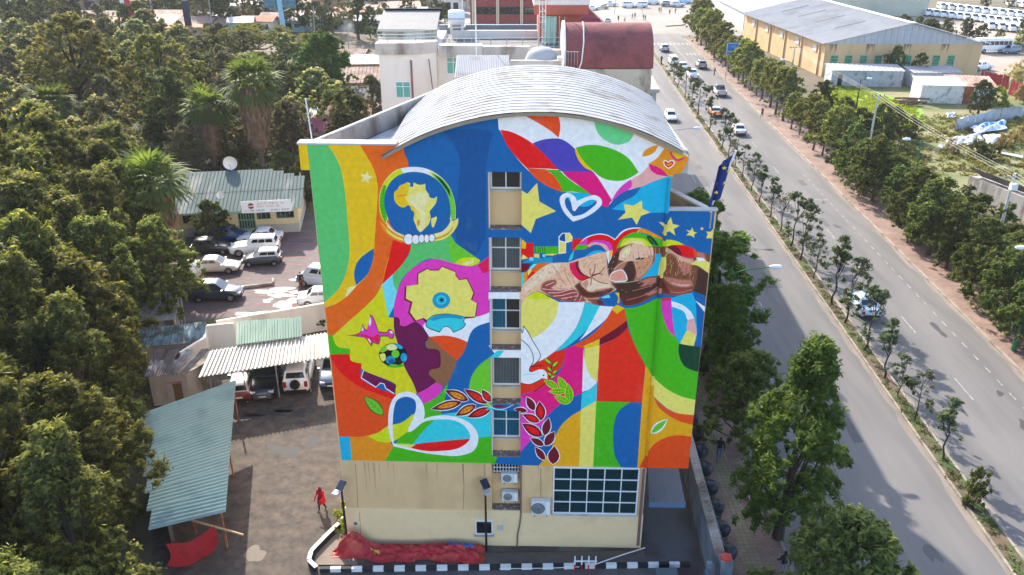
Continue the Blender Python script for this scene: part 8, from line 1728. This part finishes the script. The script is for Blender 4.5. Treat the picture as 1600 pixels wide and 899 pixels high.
PP = empty('striped_pylon', G(208, 66), 0, 'red and white advertising pylon above the far market', 'sign'); part('panel', mat('pylon_red', (196, 50, 56), .6), PP, lambda q: q.box((.35, 0, 8.5), (1.3, .5, 8))); part('panel', tankw, PP, lambda q: q.box((-.8, 0, 8.3), (1.0, .45, 7))); part('post', steel, PP, lambda q: q.tube([(0, 0, 0), (0, 0, 5)], .3, 8))
tag(part('dark_pylon', mat('dark_blue_panel', (34, 40, 58), .6, .1), None, lambda q: q.box(tuple(G(297, 56) + Vector((0, 0, 4.4))), (1.6, .6, 8.8))), 'dark blue slab pylon standing in the far market', 'sign')
for i, (px, py, h, t) in enumerate(((333, 58, 13, .1), (492, 62, 8, .09), (545, 92, 7, .08), (240, 40, 11, .08), (410, 30, 9, .07), (624, 30, 9, .06), (960, 22, 8, .06), (1003, 22, 8, .06))): p = G(px, py); tag(part('lamp_mast', steel, None, lambda q: q.tube([p, p + Vector((.4, 0, h))], [t * 1.4, t], 6)), f'thin grey mast in the distance, {ORD[i]} from the left', 'mast', 'thin masts in the distance')
struct('market_street', [(G(*p).x, G(*p).y) for p in ((-80, 38), (620, 30), (760, 22), (760, 34), (640, 46), (420, 52), (-80, 58))], .012, plaza)
for i, (px, py) in enumerate(((345, 36), (356, 40), (366, 36), (395, 42), (372, 45), (352, 50), (395, 38), (520, 36), (545, 44), (500, 40), (610, 28), (180, 46), (200, 49), (255, 56), (278, 53), (640, 40), (560, 30), (590, 22), (470, 34), (440, 40))):
    r = tree_copy(sb); p = G(px, py); r.location = (p.x, p.y, .03); r.rotation_euler = (0, 0, rq.uniform(-.4, .4)); r['label'] = f'white minibus on the far market street, {ORD[i]} counted'; r['group'] = 'minibuses on the far market street'
# undergrowth under the wood, grove and belt: leafy mass nobody could count
def undergrowth(name, poly, n, zr, leaf, label, seed, size=(.5, 1.0), per=26):
    rng = np.random.default_rng(seed); P = []; A = np.array(poly); lo, hi = A.min(0), A.max(0)
    while len(P) < n:
        c = lo + rng.random((n, 2)) * (hi - lo); P += [tuple(x) for x in c[inside([poly], c)]]
    P = np.array(P[:n]); rr = rng.uniform(size[0], size[1], n); C = np.stack([P[:, 0], P[:, 1], rr * .4 * zr], 1)
    tag(link(name, leaf_cloud(rng, C, np.stack([rr, rr, rr * zr], 1), per, .42, .2, LM[leaf], name, .6)), label, 'undergrowth', kind='stuff')
wood = [(-19.8, 22), (-24.2, 44), (-27, 56), (-31.5, 66), (-34.5, 74), (-37.5, 90), (-24, 96), (-24, 140), (-40, 166), (-62, 198), (-130, 198), (-104, 166), (-60, 92), (-40, 60), (-24, 22)]
struct('woodland_floor', wood, .018, mat('leaf_litter', (66, 62, 42), .95, .3, 1.0, (48, 56, 28), .5, .3))
undergrowth('undergrowth', wood, 2600, .9, 'broad', 'dense leafy undergrowth beneath the left wood', 1, (.7, 1.5), 34)
undergrowth('belt_undergrowth', [(RX(40.5, 48), 48), (RX(52, 56), 56), (RX(50, 76), 76), (RX(48, 100), 100), (RX(56, 124), 124), (RX(42, 130), 130)], 900, .9, 'street', 'dense leafy undergrowth beneath the tree belt', 2, (.6, 1.2), 34)
undergrowth('plot_weeds', [(RX(48, 102), 102), (66, 100), (84, 122), (84, 134), (66, 134), (58, 122)], 500, .5, 'olive', 'dry weeds covering the waste ground', 3, (.4, .9), 26)
undergrowth('lawn_grass', [(G(*p).x, G(*p).y) for p in ((1276, 162), (1292, 134), (1330, 132), (1430, 170), (1440, 192), (1380, 208), (1295, 214))], 1500, .25, 'lemon', 'tufty bright grass of the lawn', 4, (.4, .7), 22)
# drifting smoke over the market, thin haze over everything
def volume(name, dens, col, noise=None):
    m_ = bpy.data.materials.new(name); m_.use_nodes = True; N = m_.node_tree.nodes; L = m_.node_tree.links
    for n in list(N):
        if n.type != 'OUTPUT_MATERIAL': N.remove(n)
    v = N.new('ShaderNodeVolumePrincipled'); v.inputs['Color'].default_value = (*col, 1); v.inputs['Density'].default_value = dens; v.inputs['Anisotropy'].default_value = .2
    if noise:                                   # fades out towards the edge of its puff
        tc = N.new('ShaderNodeTexCoord'); vm = N.new('ShaderNodeVectorMath'); vm.operation = 'DISTANCE'; vm.inputs[1].default_value = (.5, .5, .5); L.new(tc.outputs['Generated'], vm.inputs[0])
        nz = N.new('ShaderNodeTexNoise'); nz.inputs['Scale'].default_value = 3.5; nz.inputs['Detail'].default_value = 4; L.new(tc.outputs['Generated'], nz.inputs['Vector'])
        ad = N.new('ShaderNodeMath'); ad.operation = 'MULTIPLY_ADD'; ad.inputs[1].default_value = -1.0; ad.inputs[2].default_value = .30; L.new(vm.outputs['Value'], ad.inputs[0])
        a2 = N.new('ShaderNodeMath'); a2.operation = 'MULTIPLY_ADD'; a2.inputs[1].default_value = .5; L.new(nz.outputs[0], a2.inputs[0]); L.new(ad.outputs[0], a2.inputs[2])
        mr = N.new('ShaderNodeMapRange'); mr.inputs[1].default_value = .22; mr.inputs[2].default_value = .5; mr.inputs[3].default_value = 0; mr.inputs[4].default_value = dens; L.new(a2.outputs[0], mr.inputs[0]); L.new(mr.outputs[0], v.inputs['Density'])
    L.new(v.outputs[0], N['Material Output'].inputs['Volume']); return m_
for i, (px, py, z, r_, d_) in enumerate(((555, 52, 3, 4.5, .06), (570, 40, 6, 6, .045), (590, 30, 9, 7, .03), (548, 70, 2, 3, .06))):
    p = G(px, py); q = MB(); prof = [(r_ * math.sin(t), -r_ * 1.1 * math.cos(t)) for t in np.linspace(.02, math.pi - .02, 10)]; q.lathe(prof, (p.x, p.y, z + r_ * .6), 14); o = q.build('smoke', volume(f'smoke_{i}', d_ * 2.5, (.9, .9, .92), True)); tag(o, f'pale wisp of smoke over the far market, {ORD[i]} puff', 'smoke', kind='stuff')

hz_ = MB(); hz_.bb(-905, 905, -205, 1605, -1.2, 36); tag(hz_.build('haze', volume('thin_haze', .00012, (.86, .9, .95))), 'thin bright haze over the whole district', 'haze', kind='stuff')
